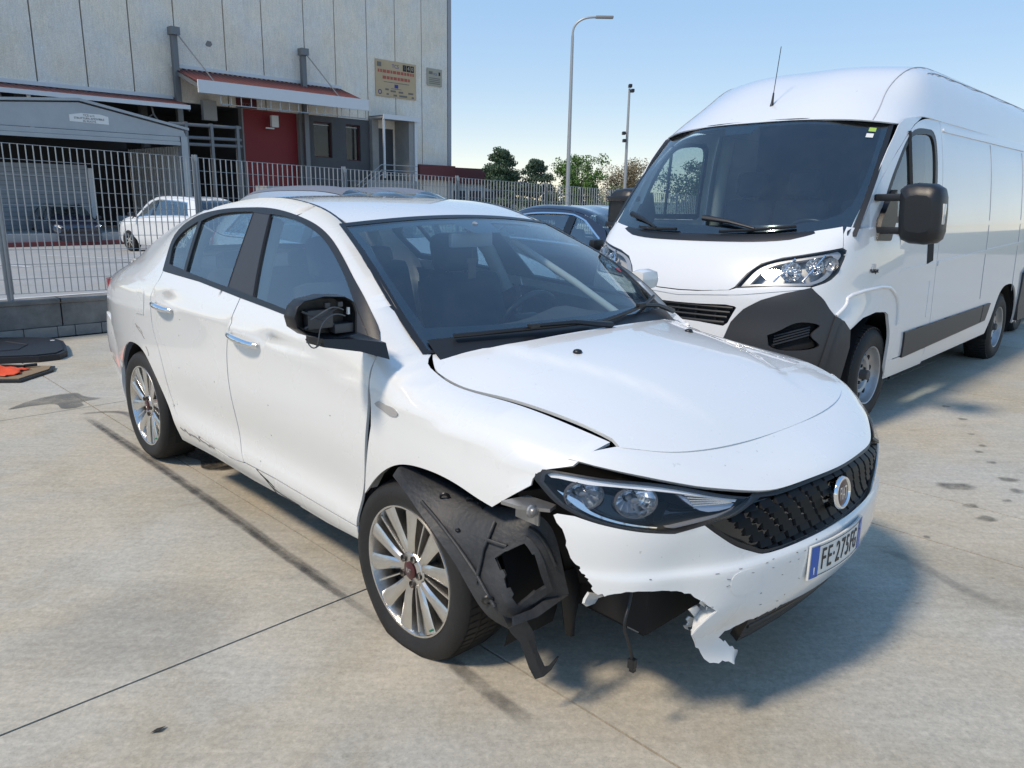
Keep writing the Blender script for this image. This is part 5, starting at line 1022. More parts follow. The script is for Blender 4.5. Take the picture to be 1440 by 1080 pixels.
# ------------------------------------------------------------------ other parked cars (only partly seen)
def plain_car(name, label, cat, paint, loc, rz, L=4.25, Wd=1.78, roofz=1.52, kind='hatch', group=None, hub=None, dark_roof=False):
    """front wheel axle at x = 0; body is a tensor-product skin cut into panels"""
    c = thing(name, label, cat, loc, rz, group); hw = Wd/2; fo = .86; wb = L - fo - (.72 if kind == 'hatch' else 1.0); re = -(L - fo)
    k = roofz/1.5
    if kind == 'hatch': xs = [re, re+.12, re+.42, re+.8, -wb*.62, -.95*1.05, -.55, -.18, .25, .62, fo]; rz_ = [1.02*k, 1.22*k, 1.44*k, 1.50*k, 1.525*k, 1.50*k, 1.38*k, 1.13*k, .97*k, .87*k, .70*k]
    else: xs = [re, re+.25, re+.75, re+1.25, -wb*.60, -.95*1.05, -.55, -.18, .25, .62, fo]; rz_ = [.98*k, 1.06*k, 1.12*k, 1.38*k, 1.49*k, 1.42*k, 1.20*k, 1.00*k, .94*k, .85*k, .70*k]
    xs = np.array(xs); rzz = np.array(rz_); belt = np.interp(xs, [re, -1.2, .2, fo], [1.04*k, .98*k, .88*k, .68*k]); belt = np.minimum(belt, rzz - .02)
    nar = np.interp(xs, [re, re+.35, -.2, .5, fo], [.86, .97, 1, .96, .74])
    up = np.clip((rzz - belt)/.45, 0, 1)
    def row(yf, zf): return [(x, yf[i]*hw*nar[i], zf[i]) for i, x in enumerate(xs)]
    rows = [row(-.36 + 0*up, rzz - .012), row(up*0, rzz), row(.36 + 0*up, rzz - .012), row(.80 - .16*up, rzz - .05*up - .012), row(.955 - .01*up, belt), row(1.0 + 0*up, belt - .16), row(1.0 + 0*up, .55 + 0*up), row(.99 + 0*up, .36 + 0*up), row(.94 + 0*up, .22 + 0*up)]
    sk = Net(xs, range(-1, 8), np.array([[(p[0], p[1], p[2]) for p in r] for r in rows])); fn = lambda d: sk(d)
    mid = -wb*.45; a0, a1 = (re+.50 if kind == 'hatch' else re+1.08), -.42
    body = path([(x, 3.03) for x in np.linspace(re + .04, fo, 30)], [(fo, 6), (.44, 7)], crv([(.40,6.6),(.32,5.6),(.0,5.0),(-.32,5.6),(-.40,6.6)], 4), [(-.42,7),(-wb+.42,7)], crv([(-wb+.40,6.6),(-wb+.32,5.6),(-wb,5.0),(-wb-.32,5.6),(-wb-.40,6.6)], 4), [(-wb-.42,7),(re,6.5)])
    wz = [(a0, 2.90), (a0 + .30, 2.22), (mid, 2.10), (-.95, 2.16), (-.62, 2.45), (a1, 2.88)]
    for mr in (False, True):
        b = patch('body_side', paint, c, fn, body, step=.07, sc=(1, .25), flange=.02, mirror=mr)
        patch('upper_side', paint, c, fn, path([(re+.04, 3.0)], [(x, 1.95) for x in np.linspace(re+.30 if kind == 'hatch' else re+.75, -.62, 24)], [(-.20, 3.0)]), [wz], step=.05, sc=(1, .25), flange=.008, mirror=mr)
        patch('side_window', GLASSS, b, fn, wz, step=.07, sc=(1, .25), off=-.01, flange=0, mirror=mr)
        patch('window_trim', CHROME, b, fn, [(p[0]*1.0 - .02*(p[0] < mid) + .02*(p[0] > mid), p[1] + (.05 if p[1] > 2.6 else -.05)) for p in wz], [wz], step=.04, sc=(1, .25), off=.004, flange=.008, mirror=mr)
        patch('pillar', GLOSSBLACK, b, fn, [(mid - .06, 2.13), (mid + .06, 2.13), (mid + .10, 2.9), (mid - .04, 2.9)], step=.05, sc=(1, .25), off=-.002, flange=0, mirror=mr)
        patch('top_half', mat('roof_dark', (.16, .165, .19), .42) if dark_roof else paint, c, fn, path([(x, -.02) for x in np.linspace(-.92, a0 - .05, 14)], [(x, 1.93) for x in np.linspace(a0 - .05, -.92, 14)]), step=.08, sc=(1, .3), flange=0, mirror=mr)
        patch('bonnet_half', paint, c, fn, path([(x, -.02) for x in np.linspace(-.16, fo, 14)], [(fo, 2.97)], [(x, 2.97) for x in np.linspace(fo - .05, -.16, 14)]), step=.08, sc=(1, .3), flange=0, mirror=mr)
        patch('screen_half', GLASSW, c, fn, path([(-.92, -.02), (-.16, -.02), (-.16, 2.9), (-.60, 1.95), (-.92, 1.95)]), step=.08, sc=(1, .3), flange=0, mirror=mr)
        patch('rear_half', GLASSW, c, fn, [(re+.05, -.02), (a0 - .05, -.02), (a0 - .05, 1.93), (re+.12, 2.6)] if kind == 'hatch' else [(re+.72, -.02), (a0 - .05, -.02), (a0 - .05, 1.93), (re+.72, 2.5)], step=.08, sc=(1, .3), flange=0, mirror=mr)
        if kind != 'hatch': patch('boot_half', paint, c, fn, [(re, -.02), (re+.72, -.02), (re+.72, 2.97), (re, 2.97)], step=.08, sc=(1, .3), flange=0, mirror=mr)
        sg = 1 if not mr else -1
        for nm, x_, v0, v1, m_ in (('front_face', fo, -.02, 3.6, paint), ('front_grille', fo, 3.6, 4.9, GLOSSBLACK), ('front_bumper', fo, 4.9, 7, paint), ('rear_face', re, -.02, 7, paint)):
            if kind == 'hatch' and nm == 'rear_face': continue
            vv = np.linspace(max(v0, 3.0), v1, 7); E_ = fn(np.stack([np.full(7, x_), vv], 1)); o_ = .05 if x_ == fo else -.03
            G_ = [[(p[0] + o_*(1 - t*t) + (.0 if nm != 'front_grille' else -.02), p[1]*t*sg, p[2]) for t in np.linspace(0, 1, 8)] for p in E_]; MB().grid(G_).obj(nm, m_, c, 50)
        mb = MB(); mb.tube([(-.45, sg*hw*.93, .95*k), (-.45, sg*hw*1.04, .98*k)], .02, 6); mb.cbox((-.42, sg*hw*1.11, 1.03*k), (.10,.20,.13), .045); mb.obj('door_mirror', BLACK if not hub else paint, c, 50)
        hl = patch('headlamp', mat('lamp_shell', (.30, .31, .32), .3, .5), c, fn, [(fo - .05, 1.9), (fo - .02, 2.9), (fo - .30, 3.12), (fo - .34, 2.86)], step=.05, sc=(1, .25), off=.004, flange=.02, mirror=mr)
        for (u, v, r) in ((fo - .16, 2.72, .055), (fo - .25, 2.92, .04)):
            p = fn(np.array([(u, v)]))[0]*[1, sg, 1]; mb = MB(); mb.M = frame(p + np.array([.01, 0, .005]), (-.3*sg, 1, 0), (-.5, 0, 1)); mb.lathe([(r,.004),(r*.8,-.006),(0,-.012)], 16); mb.obj('lamp_bowl', REFLECTOR, hl, 40)
        patch('tail_lamp', RED, c, fn, [(re + .01, 3.2), (re + .20, 2.9), (re + .22, 3.9), (re + .01, 4.0)], step=.05, sc=(1, .25), off=.006, flange=.01, mirror=mr)
    for x in (0, -wb):
        for sg in (-1, 1):
            w = thing('wheel', None, None); w.parent = c; w.location = (x, sg*(hw - .005), .32); w.rotation_euler = (0, 0, 0 if sg < 0 else math.pi)
            MB().lathe([(.21,.0),(.25,-.016),(.295,-.01),(.317,.03),(.32,.10),(.315,.17),(.29,.20),(.2,.2)], 40, 'y').obj('tyre', RUBBER, w, 40)
            MB().lathe([(.215,-.002),(.205,.0),(.20,.05),(.06,.07),(0,.07)], 40, 'y').obj('rim_well', ALLOYDARK, w, 30)
            for q in range(7):
                a = 2*math.pi*q/7; mb = MB(); cs, sn = math.cos(a), math.sin(a); mb.prism([(.04,-.022),(.205,-.014),(.205,.014),(.04,.022)], .0, .03, lambda u, v, h: (u*cs - v*sn, h, u*sn + v*cs)); mb.obj('spoke', CHROME if hub else ALLOY, w)
            MB().lathe([(.05,.03),(.05,-.004),(0,-.006)], 20, 'y').obj('hub', CHROME if hub else ALLOY, w, 40)
            MB().lathe([(.05,sg*.55),(.36,sg*.55),(.36,sg*(hw - .02))], 24, 'y', (x, 0, .33), -.3, math.pi + .3).obj('wheel_housing', DARK, c, 60)
    mb = MB(); mb.box((re + .15,-hw*.8,.2), (.45,hw*.8,.5)); mb.box((re+.2,-hw*.6,.5),(fo-.2,hw*.6,.62)); mb.obj('floor_pan', DARK, c)
    for y in (-.36, .36):
        for x in (-1.35, -2.15):
            mb = MB(); mb.M = Matrix.Translation((x, y, .85*k)) @ Matrix.Rotation(-.25, 4, 'Y'); mb.cbox((0,0,0), (.14,.46,.62), .06); mb.cbox((0,0,.42), (.10,.26,.17), .045); s = mb.obj('seat', SEATCLOTH, c, 60); s['kind'] = 'stuff' if False else 'part'; del s['kind']
    return c
def from_saloon(x, y):
    a = -.8065; return (.359 + math.cos(a)*x - math.sin(a)*y, 2.905 + math.sin(a)*x + math.cos(a)*y, 0)
SILVER = mat('silver_paint', (.50, .53, .56), .28, .45, 1.0); NAVY = mat('navy_paint', (.016, .020, .038), .25, .2, 1.0); SUVW = mat('white_suv_paint', (.76, .77, .77), .3, 0, .8)
_hatch = plain_car('hatchback_car', 'silver hatchback with a dark roof parked right behind the crashed saloon', 'car', SILVER, from_saloon(-3.55, 2.13), -.8065, 4.25, 1.78, 1.555, 'hatch', dark_roof=True)

plain_car('saloon_car', 'dark blue saloon with bright window trim partly hidden by the van', 'car', NAVY, from_saloon(-3.75, 5.85), -.8065, 4.45, 1.80, 1.425, 'saloon')
_r = -2.342; _f = lambda x, y: (1.785 + math.cos(_r)*x - math.sin(_r)*y, 5.93 + math.sin(_r)*x + math.cos(_r)*y, 0)
plain_car('saloon_car', 'dark car with a shiny chrome wheel at the edge of the photo behind the van', 'car', mat('black_paint', (.012, .012, .014), .25, 0, 1.0), _f(-5.60, -.16), _r, 4.4, 1.80, 1.45, 'saloon', hub=True)
# ------------------------------------------------------------------ ground
def concrete(name, c1, c2, c3, scale=1.0, rough=.82):
    if name in MAT: return MAT[name]
    m = bpy.data.materials.new(name); m.use_nodes = True; nt = m.node_tree; b = nt.nodes['Principled BSDF']; L = nt.links.new
    b.inputs['Roughness'].default_value = rough; b.inputs['Specular IOR Level'].default_value = .3
    g = nt.nodes.new('ShaderNodeNewGeometry')
    def noise(sc, det, ro=.6, dist=0):
        n = nt.nodes.new('ShaderNodeTexNoise'); n.inputs['Scale'].default_value = sc*scale; n.inputs['Detail'].default_value = det; n.inputs['Roughness'].default_value = ro; n.inputs['Distortion'].default_value = dist; L(g.outputs['Position'], n.inputs['Vector']); return n
    def ramp(n, a, b_, ca, cb):
        r = nt.nodes.new('ShaderNodeValToRGB'); r.color_ramp.elements[0].position = a; r.color_ramp.elements[1].position = b_; r.color_ramp.elements[0].color = (*ca, 1); r.color_ramp.elements[1].color = (*cb, 1); L(n.outputs['Fac'], r.inputs[0]); return r
    def mix(f, a, b_, mode='MIX'):
        x = nt.nodes.new('ShaderNodeMix'); x.data_type = 'RGBA'; x.blend_type = mode
        if isinstance(f, float): x.inputs[0].default_value = f
        else: L(f, x.inputs[0])
        L(a, x.inputs[6]); L(b_, x.inputs[7]); return x.outputs[2]
    base = ramp(noise(.55, 6, .6, .6), .30, .72, c1, c2)
    blot = ramp(noise(1.7, 8, .68, .8), .48, .70, (1, 1, 1), c3)
    fine = ramp(noise(38, 6, .75), .30, .72, (.72, .72, .72), (1.22, 1.21, 1.2))
    speck = ramp(noise(210, 3, .6), .28, .40, (.55, .55, .55), (1, 1, 1))
    tone = ramp(noise(1.1, 5, .55, .4), .40, .62, (1.03, .995, .94), (.95, .985, 1.03))
    mp = nt.nodes.new('ShaderNodeMapping'); mp.inputs['Rotation'].default_value = (0, 0, .35); mp.inputs['Scale'].default_value = (1.2, 9, 1); L(g.outputs['Position'], mp.inputs['Vector'])
    bn = noise(2.2, 7, .7, 1.2); L(mp.outputs[0], bn.inputs['Vector']); brush = ramp(bn, .30, .72, (.86, .86, .86), (1.10, 1.10, 1.10))
    pit = ramp(noise(26, 3, .5, 0), .24, .33, (.50, .49, .47), (1, 1, 1)); peb = nt.nodes.new('ShaderNodeTexVoronoi'); peb.inputs['Scale'].default_value = 120*scale; L(g.outputs['Position'], peb.inputs['Vector'])
    pr = nt.nodes.new('ShaderNodeValToRGB'); pr.color_ramp.elements[0].color = (1.14, 1.13, 1.11, 1); pr.color_ramp.elements[1].color = (.86, .86, .87, 1); pr.color_ramp.elements[0].position = .2; pr.color_ramp.elements[1].position = .75; L(peb.outputs['Color'], pr.inputs[0])
    col = mix(1.0, base.outputs[0], blot.outputs[0], 'MULTIPLY'); col = mix(.9, col, tone.outputs[0], 'MULTIPLY'); col = mix(.8, col, brush.outputs[0], 'MULTIPLY'); col = mix(.4, col, pit.outputs[0], 'MULTIPLY'); col = mix(.4, col, pr.outputs[0], 'MULTIPLY')
    col = mix(0.0, col, blot.outputs[0], 'MULTIPLY'); col = mix(.75, col, fine.outputs[0], 'MULTIPLY'); col = mix(.8, col, speck.outputs[0], 'MULTIPLY')
    L(col, b.inputs['Base Color'])
    bp = nt.nodes.new('ShaderNodeBump'); bp.inputs['Strength'].default_value = .35; bp.inputs['Distance'].default_value = .004; L(fine.outputs[0], bp.inputs['Height']); L(bp.outputs[0], b.inputs['Normal'])
    MAT[name] = m; return m
YARD = concrete('yard_concrete', (.45, .412, .335), (.515, .48, .41), (.86, .84, .80))
LOTM = concrete('lot_asphalt', (.34, .34, .33), (.40, .40, .385), (.88, .88, .87))
earth = MB().grid([[(-400, -60, -1.9), (400, -60, -1.9)], [(-400, 900, -1.9), (400, 900, -1.9)]]).obj('ground', mat('far_ground', (.16, .17, .12), .95))
tag(earth, kind='structure')
A = R(45.4); N1 = np.array((math.sin(A), math.cos(A)))*1.0; N2 = np.array((-math.cos(A), math.sin(A)))      # across / along the fence normal
N1 = np.array((.7095, .7047)); N2 = np.array((-.7047, .7095))
yard = MB().add([tuple(a*N1 + b*N2) + (-.03,) for a, b in ((-30, -22), (34, -22), (34, 8.95), (-30, 8.95))], [(0, 1, 2, 3)]).obj('yard', mat('joint_dirt', (.018, .017, .015), .95)); tag(yard, kind='structure')
ua = [-30, -20, -14.65, -11.94, -9.23, -6.52, -3.81, -1.10, 1.61, 3.71, 4.32, 7.03, 9.74, 12.45, 15.16, 22, 34]; vb_ = [-22, -13.65, -9.65, -5.65, -1.65, 2.35, 5.9, 8.95]
for i in range(len(ua)-1):
    for j in range(len(vb_)-1):
        g = .0045 if ua[i] != 3.71 else .003
        q = [tuple(a*N1 + b*N2) for a, b in ((ua[i]+g, vb_[j]+g), (ua[i+1]-g, vb_[j]+g), (ua[i+1]-g, vb_[j+1]-g), (ua[i]+g, vb_[j+1]-g))]
        MB().add([p + (0,) for p in q] + [p + (-.05,) for p in q], [(0,1,2,3), (0,4,5,1), (1,5,6,2), (2,6,7,3), (3,7,4,0)]).obj('slab', YARD, yard)
# fence line frame: s along the fence, d behind it
FO = np.array((-5.05, 7.705)); FU = np.array((math.cos(.7937), math.sin(.7937))); FN = np.array((-FU[1], FU[0]))
def fp(s, d, z): p = FO + FU*s + FN*d; return (p[0], p[1], z)
lotz = lambda d: .34 - .0385*d
lot = MB().add([fp(-60, .10, lotz(.10)), fp(90, .10, lotz(.10)), fp(90, 42, lotz(42)), fp(-60, 42, lotz(42))], [(0, 1, 2, 3)]).obj('parking_lot', LOTM); tag(lot, kind='structure')
WHITEL = mat('line_paint', (.70, .70, .68), .7, noise=(6, .3, (.5, .5, .49)))
def lotline(a, b, w=.12):
    a = np.array(a); b = np.array(b); t = b - a; t = t/np.linalg.norm(t); n = np.array((-t[1], t[0]))*w/2
    q = [a + n, b + n, b - n, a - n]; MB().add([fp(s, d, lotz(d) + .006) for s, d in q], [(0, 1, 2, 3)]).obj('painted_line', WHITEL, lot)
lotline((-9, 1.05), (1.5, 1.05)); lotline((-9, 8.4), (9, 8.4))
for k in range(-5, 9): lotline((-1.0 + 2.6*k, 1.05), (.6 + 2.6*k, -.0 + .55)); lotline((-3.2 + 2.7*k, 8.4), (-4.2 + 2.7*k, 14.2))

# stains, skid marks and puddles lying on the yard
def stainmat(name, col, amt, sc, rough=.8):
    if name in MAT: return MAT[name]
    m = bpy.data.materials.new(name); m.use_nodes = True; nt = m.node_tree; b = nt.nodes['Principled BSDF']; L = nt.links.new; b.inputs['Base Color'].default_value = (*col, 1); b.inputs['Roughness'].default_value = rough
    g = nt.nodes.new('ShaderNodeNewGeometry'); n = nt.nodes.new('ShaderNodeTexNoise'); n.inputs['Scale'].default_value = sc; n.inputs['Detail'].default_value = 8; n.inputs['Roughness'].default_value = .7; L(g.outputs['Position'], n.inputs['Vector'])
    a = nt.nodes.new('ShaderNodeAttribute'); a.attribute_name = 'edge'; mu = nt.nodes.new('ShaderNodeMath'); mu.operation = 'MULTIPLY'
    mr = nt.nodes.new('ShaderNodeMapRange'); mr.inputs[1].default_value = .32; mr.inputs[2].default_value = .68; mr.inputs[3].default_value = amt*.25; mr.inputs[4].default_value = amt
    L(n.outputs['Fac'], mr.inputs[0]); L(mr.outputs[0], mu.inputs[0]); L(a.outputs['Fac'], mu.inputs[1])
    t = nt.nodes.new('ShaderNodeBsdfTransparent'); mx = nt.nodes.new('ShaderNodeMixShader'); L(mu.outputs[0], mx.inputs[0]); L(t.outputs[0], mx.inputs[1]); L(b.outputs[0], mx.inputs[2]); L(mx.outputs[0], nt.nodes['Material Output'].inputs[0]); MAT[name] = m; return m
def stain(name, m, pts, label, cat, z=.004, group=None, soft=.75):
    P = np.array(crv(list(pts) + [pts[0]], 6)[:-1]); c = P.mean(0); n = len(P); V = [(*c, z)]; E = [1.0]
    for k, e in ((soft, 1.0), (1.0, 0.0)): V += [(*(c + (p - c)*k), z) for p in P]; E += [e]*n
    F = [(0, 1 + i, 1 + (i+1) % n) for i in range(n)] + [(1 + i, 1 + n + i, 1 + n + (i+1) % n, 1 + (i+1) % n) for i in range(n)]
    o = MB().add(V, F).obj(name, m); at = o.data.attributes.new('edge', 'FLOAT', 'POINT'); at.data.foreach_set('value', E); return tag(o, label, cat, group)
def streak(name, m, pts, w, label, cat, z=.004, group=None):
    P = np.array(crv(pts, 8)); T = np.gradient(P, axis=0); T /= np.linalg.norm(T, axis=1)[:, None]; Nn = np.stack([-T[:, 1], T[:, 0]], 1); V = []; E = []; n = len(P)
    for k, e in ((-1, 0), (-.5, 1), (.5, 1), (1, 0)):
        V += [(*(p + nn*w*k), z) for p, nn in zip(P, Nn)]; E += [e*min(1, i/4, (n-1-i)/4) for i in range(n)]
    F = [(j*n+i, j*n+i+1, (j+1)*n+i+1, (j+1)*n+i) for j in range(3) for i in range(n-1)]
    o = MB().add(V, F).obj(name, m); at = o.data.attributes.new('edge', 'FLOAT', 'POINT'); at.data.foreach_set('value', E); return tag(o, label, cat, group)
SK = stainmat('skid', (.07, .07, .07), .55, 9); DAMP = stainmat('damp', (.16, .15, .125), .95, 3, .5); OIL = stainmat('oil', (.035, .030, .024), .95, 14, .35); SPOT = stainmat('spot', (.09, .082, .068), .65, 12); PALE = stainmat('grime', (.20, .195, .18), .22, 1.2)
streak('skid_mark', SK, [(-2.939,5.071),(-2.346,4.479),(-1.734,3.848),(-1.263,3.362),(-.842,2.914),(-.585,2.663)], .030, 'dark double tyre mark running along the side of the crashed saloon', 'tyre mark')
streak('skid_mark', SK, [(-2.90,5.02),(-2.30,4.40),(-1.69,3.78),(-1.22,3.29),(-.80,2.85),(-.40,2.45)], .022, 'thin tyre mark beside the thicker one next to the saloon', 'tyre mark', .0045)
streak('skid_mark', SK, [(-2.99,5.10),(-2.86,5.17),(-2.74,5.17),(-2.60,5.06),(-2.50,4.95)], .03, 'curved tyre mark looping behind the saloon rear wheel', 'tyre mark')
streak('skid_mark', SK, [(-.36,2.46),(-.21,2.30),(-.06,2.12),(.08,1.96)], .035, 'short smudged tyre mark in front of the flat front wheel', 'tyre mark')
streak('skid_mark', stainmat('skid_light', (.12,.12,.115), .28, 9), [(1.66,3.24),(1.78,3.02),(1.84,2.84),(1.93,2.66)], .04, 'faint dark tyre mark on the ground right of the number plate', 'tyre mark')
stain('damp_patch', DAMP, [(-3.545,5.177),(-3.539,5.40),(-3.43,5.62),(-3.33,5.68),(-3.20,5.58),(-3.05,5.53),(-3.14,5.42),(-3.076,5.33),(-3.16,5.23),(-3.27,5.33)], 'grey damp patch on the concrete behind the saloon', 'stain', soft=.93)
stain('oil_puddle', OIL, [(-1.92,4.42),(-1.78,4.40),(-1.70,4.30),(-1.60,4.22),(-1.52,4.10),(-1.62,4.04),(-1.74,4.08),(-1.80,4.2),(-1.92,4.28)], 'small brown puddle beside the saloon rear wheel', 'puddle', .0045, soft=.9)
SPOTL = ['oil spot third from the top in the right hand row of drips','large oil spot near the right edge below the van wheel','oil spot lowest at the right edge of the photo','oil spot nearest the saloon badge on the right','oil spot just above the one nearest the badge','broadest faint oil smear right of the saloon nose','oil spot close below the rear wheel of the van','topmost tiny oil spot near the van rear wheel','oil spot in the middle of the right hand row','small oil spot left of the large one at the right edge','oil spot second below the van rear wheel','oil spot just below the middle of the right hand row','tiny oil spot right beside the number plate','tiny oil spot in front of the bumper far from the others']
for k, (x, y, r) in enumerate(((2.907,4.416,.035),(2.823,4.123,.05),(2.764,3.947,.045),(2.366,3.559,.045),(2.382,3.722,.045),(2.462,3.996,.09),(3.269,5.37,.04),(3.343,5.724,.03),(3.05,4.75,.03),(2.62,3.80,.025),(3.12,5.0,.03),(2.95,4.62,.025),(1.95,3.33,.02),(2.0,2.62,.02))):
    t0 = k*1.3; stain('oil_spot', SPOT, [(x + r*(1.3 if k % 2 else 1)*math.cos(a)*(1 + .2*math.sin(3*a + t0)), y + r*.8*math.sin(a)*(1 + .2*math.cos(2*a + t0))) for a in np.linspace(0, 2*math.pi, 9)[:-1]], SPOTL[k], 'oil spot', .0055, 'oil spots on the concrete', .6)
stain('grey_patch', PALE, [(1.45,3.3),(1.7,3.35),(2.2,3.2),(2.6,2.9),(2.3,2.5),(1.8,2.6),(1.55,2.9)], 'broad greyish patch in front of the number plate', 'stain', .003, soft=.5)  # faint mottled grey tone over the slabs, fading at the rim
stain('grey_patch', PALE, [(-4.2,4.0),(-3.2,4.3),(-2.6,3.6),(-2.9,3.0),(-3.6,2.7),(-4.3,3.2)], 'broad greyish grime patch at the left edge of the yard', 'stain', .003, soft=.5)
stain('grey_patch', PALE, [(-1.7,2.6),(-1.2,2.9),(-.9,2.5),(-1.3,2.1),(-1.8,2.2)], 'greyish grime patch left of the flat front wheel', 'stain', .003, soft=.5)
mb = MB(); mb.cbox((-.07,1.66,.006), (.05,.012,.004)); tag(mb.obj('twig', mat('twig', (.05,.06,.03), .8)), 'tiny dry twig on the concrete near the bottom edge', 'twig')
mb = MB(); mb.cbox((-.02,1.72,.006), (.022,.010,.003)); mb2 = mb.obj('scrap', mat('red_scrap', (.35,.04,.03), .6)); tag(mb2, 'tiny red scrap on the concrete near the bottom edge', 'scrap')
mb = MB(); mb.add([(-1.02,1.90,.004),(-.995,1.905,.01),(-.985,1.93,.006),(-1.01,1.92,.004)], [(0,1,2,3)]); tag(mb.obj('dry_leaf', mat('leaf_dark', (.03,.022,.015), .8)), 'small dark dry leaf lying left of the flat front wheel', 'leaf')

# boards lying by the wall
BOARD = mat('panel_black', (.016, .018, .022), .5, bump=(90, .2))
bo = [(-5.5,7.50),(-4.90,7.60),(-4.62,7.60),(-4.44,7.46),(-4.30,7.26),(-4.14,7.0),(-4.12,6.84),(-4.24,6.72),(-4.60,6.60),(-5.0,6.48),(-5.6,6.35)]
mb = MB(); mb.prism(bo, .0, .055); bd = mb.obj('trim_panel', BOARD); tag(bd, 'large dark car trim panel lying flat by the low wall', 'trim panel')
c = np.array(bo).mean(0); mb = MB(); mb.prism([tuple(c + (np.array(p) - c)*.93) for p in bo], .0555, .066); mb.obj('raised_face', BOARD, bd)
mb = MB(); mb.tube([(-4.9,7.30,.067),(-4.62,7.18,.067),(-4.56,6.95,.067),(-4.78,6.78,.067),(-5.2,6.70,.067)], .008, 6); mb.obj('moulded_line', BOARD, bd)
mb = MB(); mb.cbox((-4.52,7.42,.068), (.04,.02,.004)); mb.obj('white_clip', STICK, bd)
CARD = mat('cardboard', (.30, .21, .12), .9, noise=(7, .25, (.22, .15, .09)))
mb = MB(); mb.prism([(-4.75,6.45),(-4.32,6.47),(-3.965,6.50),(-3.90,6.36),(-3.93,5.96),(-4.10,5.94),(-4.8,5.9)], .0, .022); tb = mb.obj('cardboard_tray', BLACK); tag(tb, 'dark tray with a brown cardboard lining on the ground at the left', 'tray')
mb = MB(); mb.prism([(-4.74,6.42),(-4.32,6.44),(-3.985,6.47),(-3.93,6.35),(-3.96,5.99),(-4.10,5.97),(-4.78,5.94)], .0225, .030); mb.obj('card_lining', CARD, tb)
mb = MB(); mb.cbox((-4.25,6.36,.045), (.22,.03,.025), .006); mb.tube([(-4.14,6.36,.05),(-4.07,6.42,.05)], .014, 6); tag(mb.obj('bracket', BLACK), 'black plastic bracket lying on the cardboard', 'bracket')
gx, gy = np.meshgrid(np.linspace(-4.62, -4.06, 20), np.linspace(6.02, 6.30, 14), indexing='ij'); gz = .036 + .075*np.exp(-(((gx + 4.36)/.20)**2 + ((gy - 6.17)/.11)**2))*(1 + .5*np.sin(gx*37 + gy*21)*np.cos(gy*43 - gx*9)) + .006*np.sin(gx*80)*np.sin(gy*70)
wv = np.stack([gx + .025*np.sin(gy*31), gy + .02*np.sin(gx*27), gz], 2); tag(sheet('hi_vis_cloth', mat('hi_vis_orange', (.85, .09, .02), .6), None, wv, .004, 180), 'crumpled bright orange cloth on the cardboard tray', 'cloth')

# ------------------------------------------------------------------ low wall and fence
WALLM = mat('old_concrete', (.13, .125, .115), .9, noise=(2.6, .16, (.27, .26, .24)), bump=(30, .5))
wall = thing('low_wall', 'low weathered concrete wall carrying the metal fence', 'wall', (0, 0, 0)); zt = lambda s: .405 - .012*max(s, 0)
joints = [-6, -3.4, .43, 2.9, 5.4, 7.9, 10.4, 12.9, 15.4, 18]
for a, b in zip(joints, joints[1:]):
    n = 8; ss = np.linspace(a + .006, b - .006, n); V = []; F = []
    mb = MB(); mb.grid([[fp(s, d, z if z < .2 else zt(s) + dz) for s in ss] for d, z, dz in ((.005, .115, 0), (0, .30, -.02), (.0, .5, -.055 + .0), (-.012, .5, -.045), (-.015, .5, -.006), (-.006, .5, 0), (.20, .5, 0), (.20, .1, 0))]); o = mb.obj('wall_section', WALLM, wall)
BLK = mat('wall_block', (.22, .215, .20), .9, noise=(5, .2, (.34, .33, .31)), bump=(40, .4))
s = -4.0; k = 0
while s < 6:
    w = (.22, .31, .17, .26)[k % 4]; mb = MB(); p0, p1 = fp(s + .004, -.006 - .004*(k % 3), 0), fp(s + w - .004, -.006 - .004*(k % 3), 0); q0, q1 = fp(s + .004, .12, 0), fp(s + w - .004, .12, 0)
    mb.add([(*p[:2], z) for z in (0, .108) for p in (p0, p1, q1, q0)], [(0,1,5,4), (1,2,6,5), (3,0,4,7), (4,5,6,7)]); mb.obj('block', BLK, wall); s += w; k += 1
for sj in (.43,): MB().add([fp(sj - .02, -.018, .1), fp(sj + .02, -.018, .1), fp(sj + .02, -.018, .37), fp(sj - .02, -.018, .37)], [(0, 1, 2, 3)])
GALV = mat('galvanised', (.38, .385, .385), .45, .55, noise=(6, .2, (.40, .41, .41)))
fence = thing('fence', 'galvanised bar fence with flat uprights standing on the low wall', 'fence', (0, 0, 0))
ztop = lambda s: 1.945 - .0275*s; zbot = lambda s: .47 - .02*s
bar = bpy.data.meshes.new('fence_bar'); _m = MB(); _m.box((-.0022, -.0135, 0), (.0022, .0135, 1)); bar = _m.mesh('fence_bar'); bar.materials.append(GALV)
rod = MB().tube([(0, 0, 0), (1.96, 0, 0)], .003, 5).mesh('fence_rod'); rod.materials.append(GALV)
rot = .7937
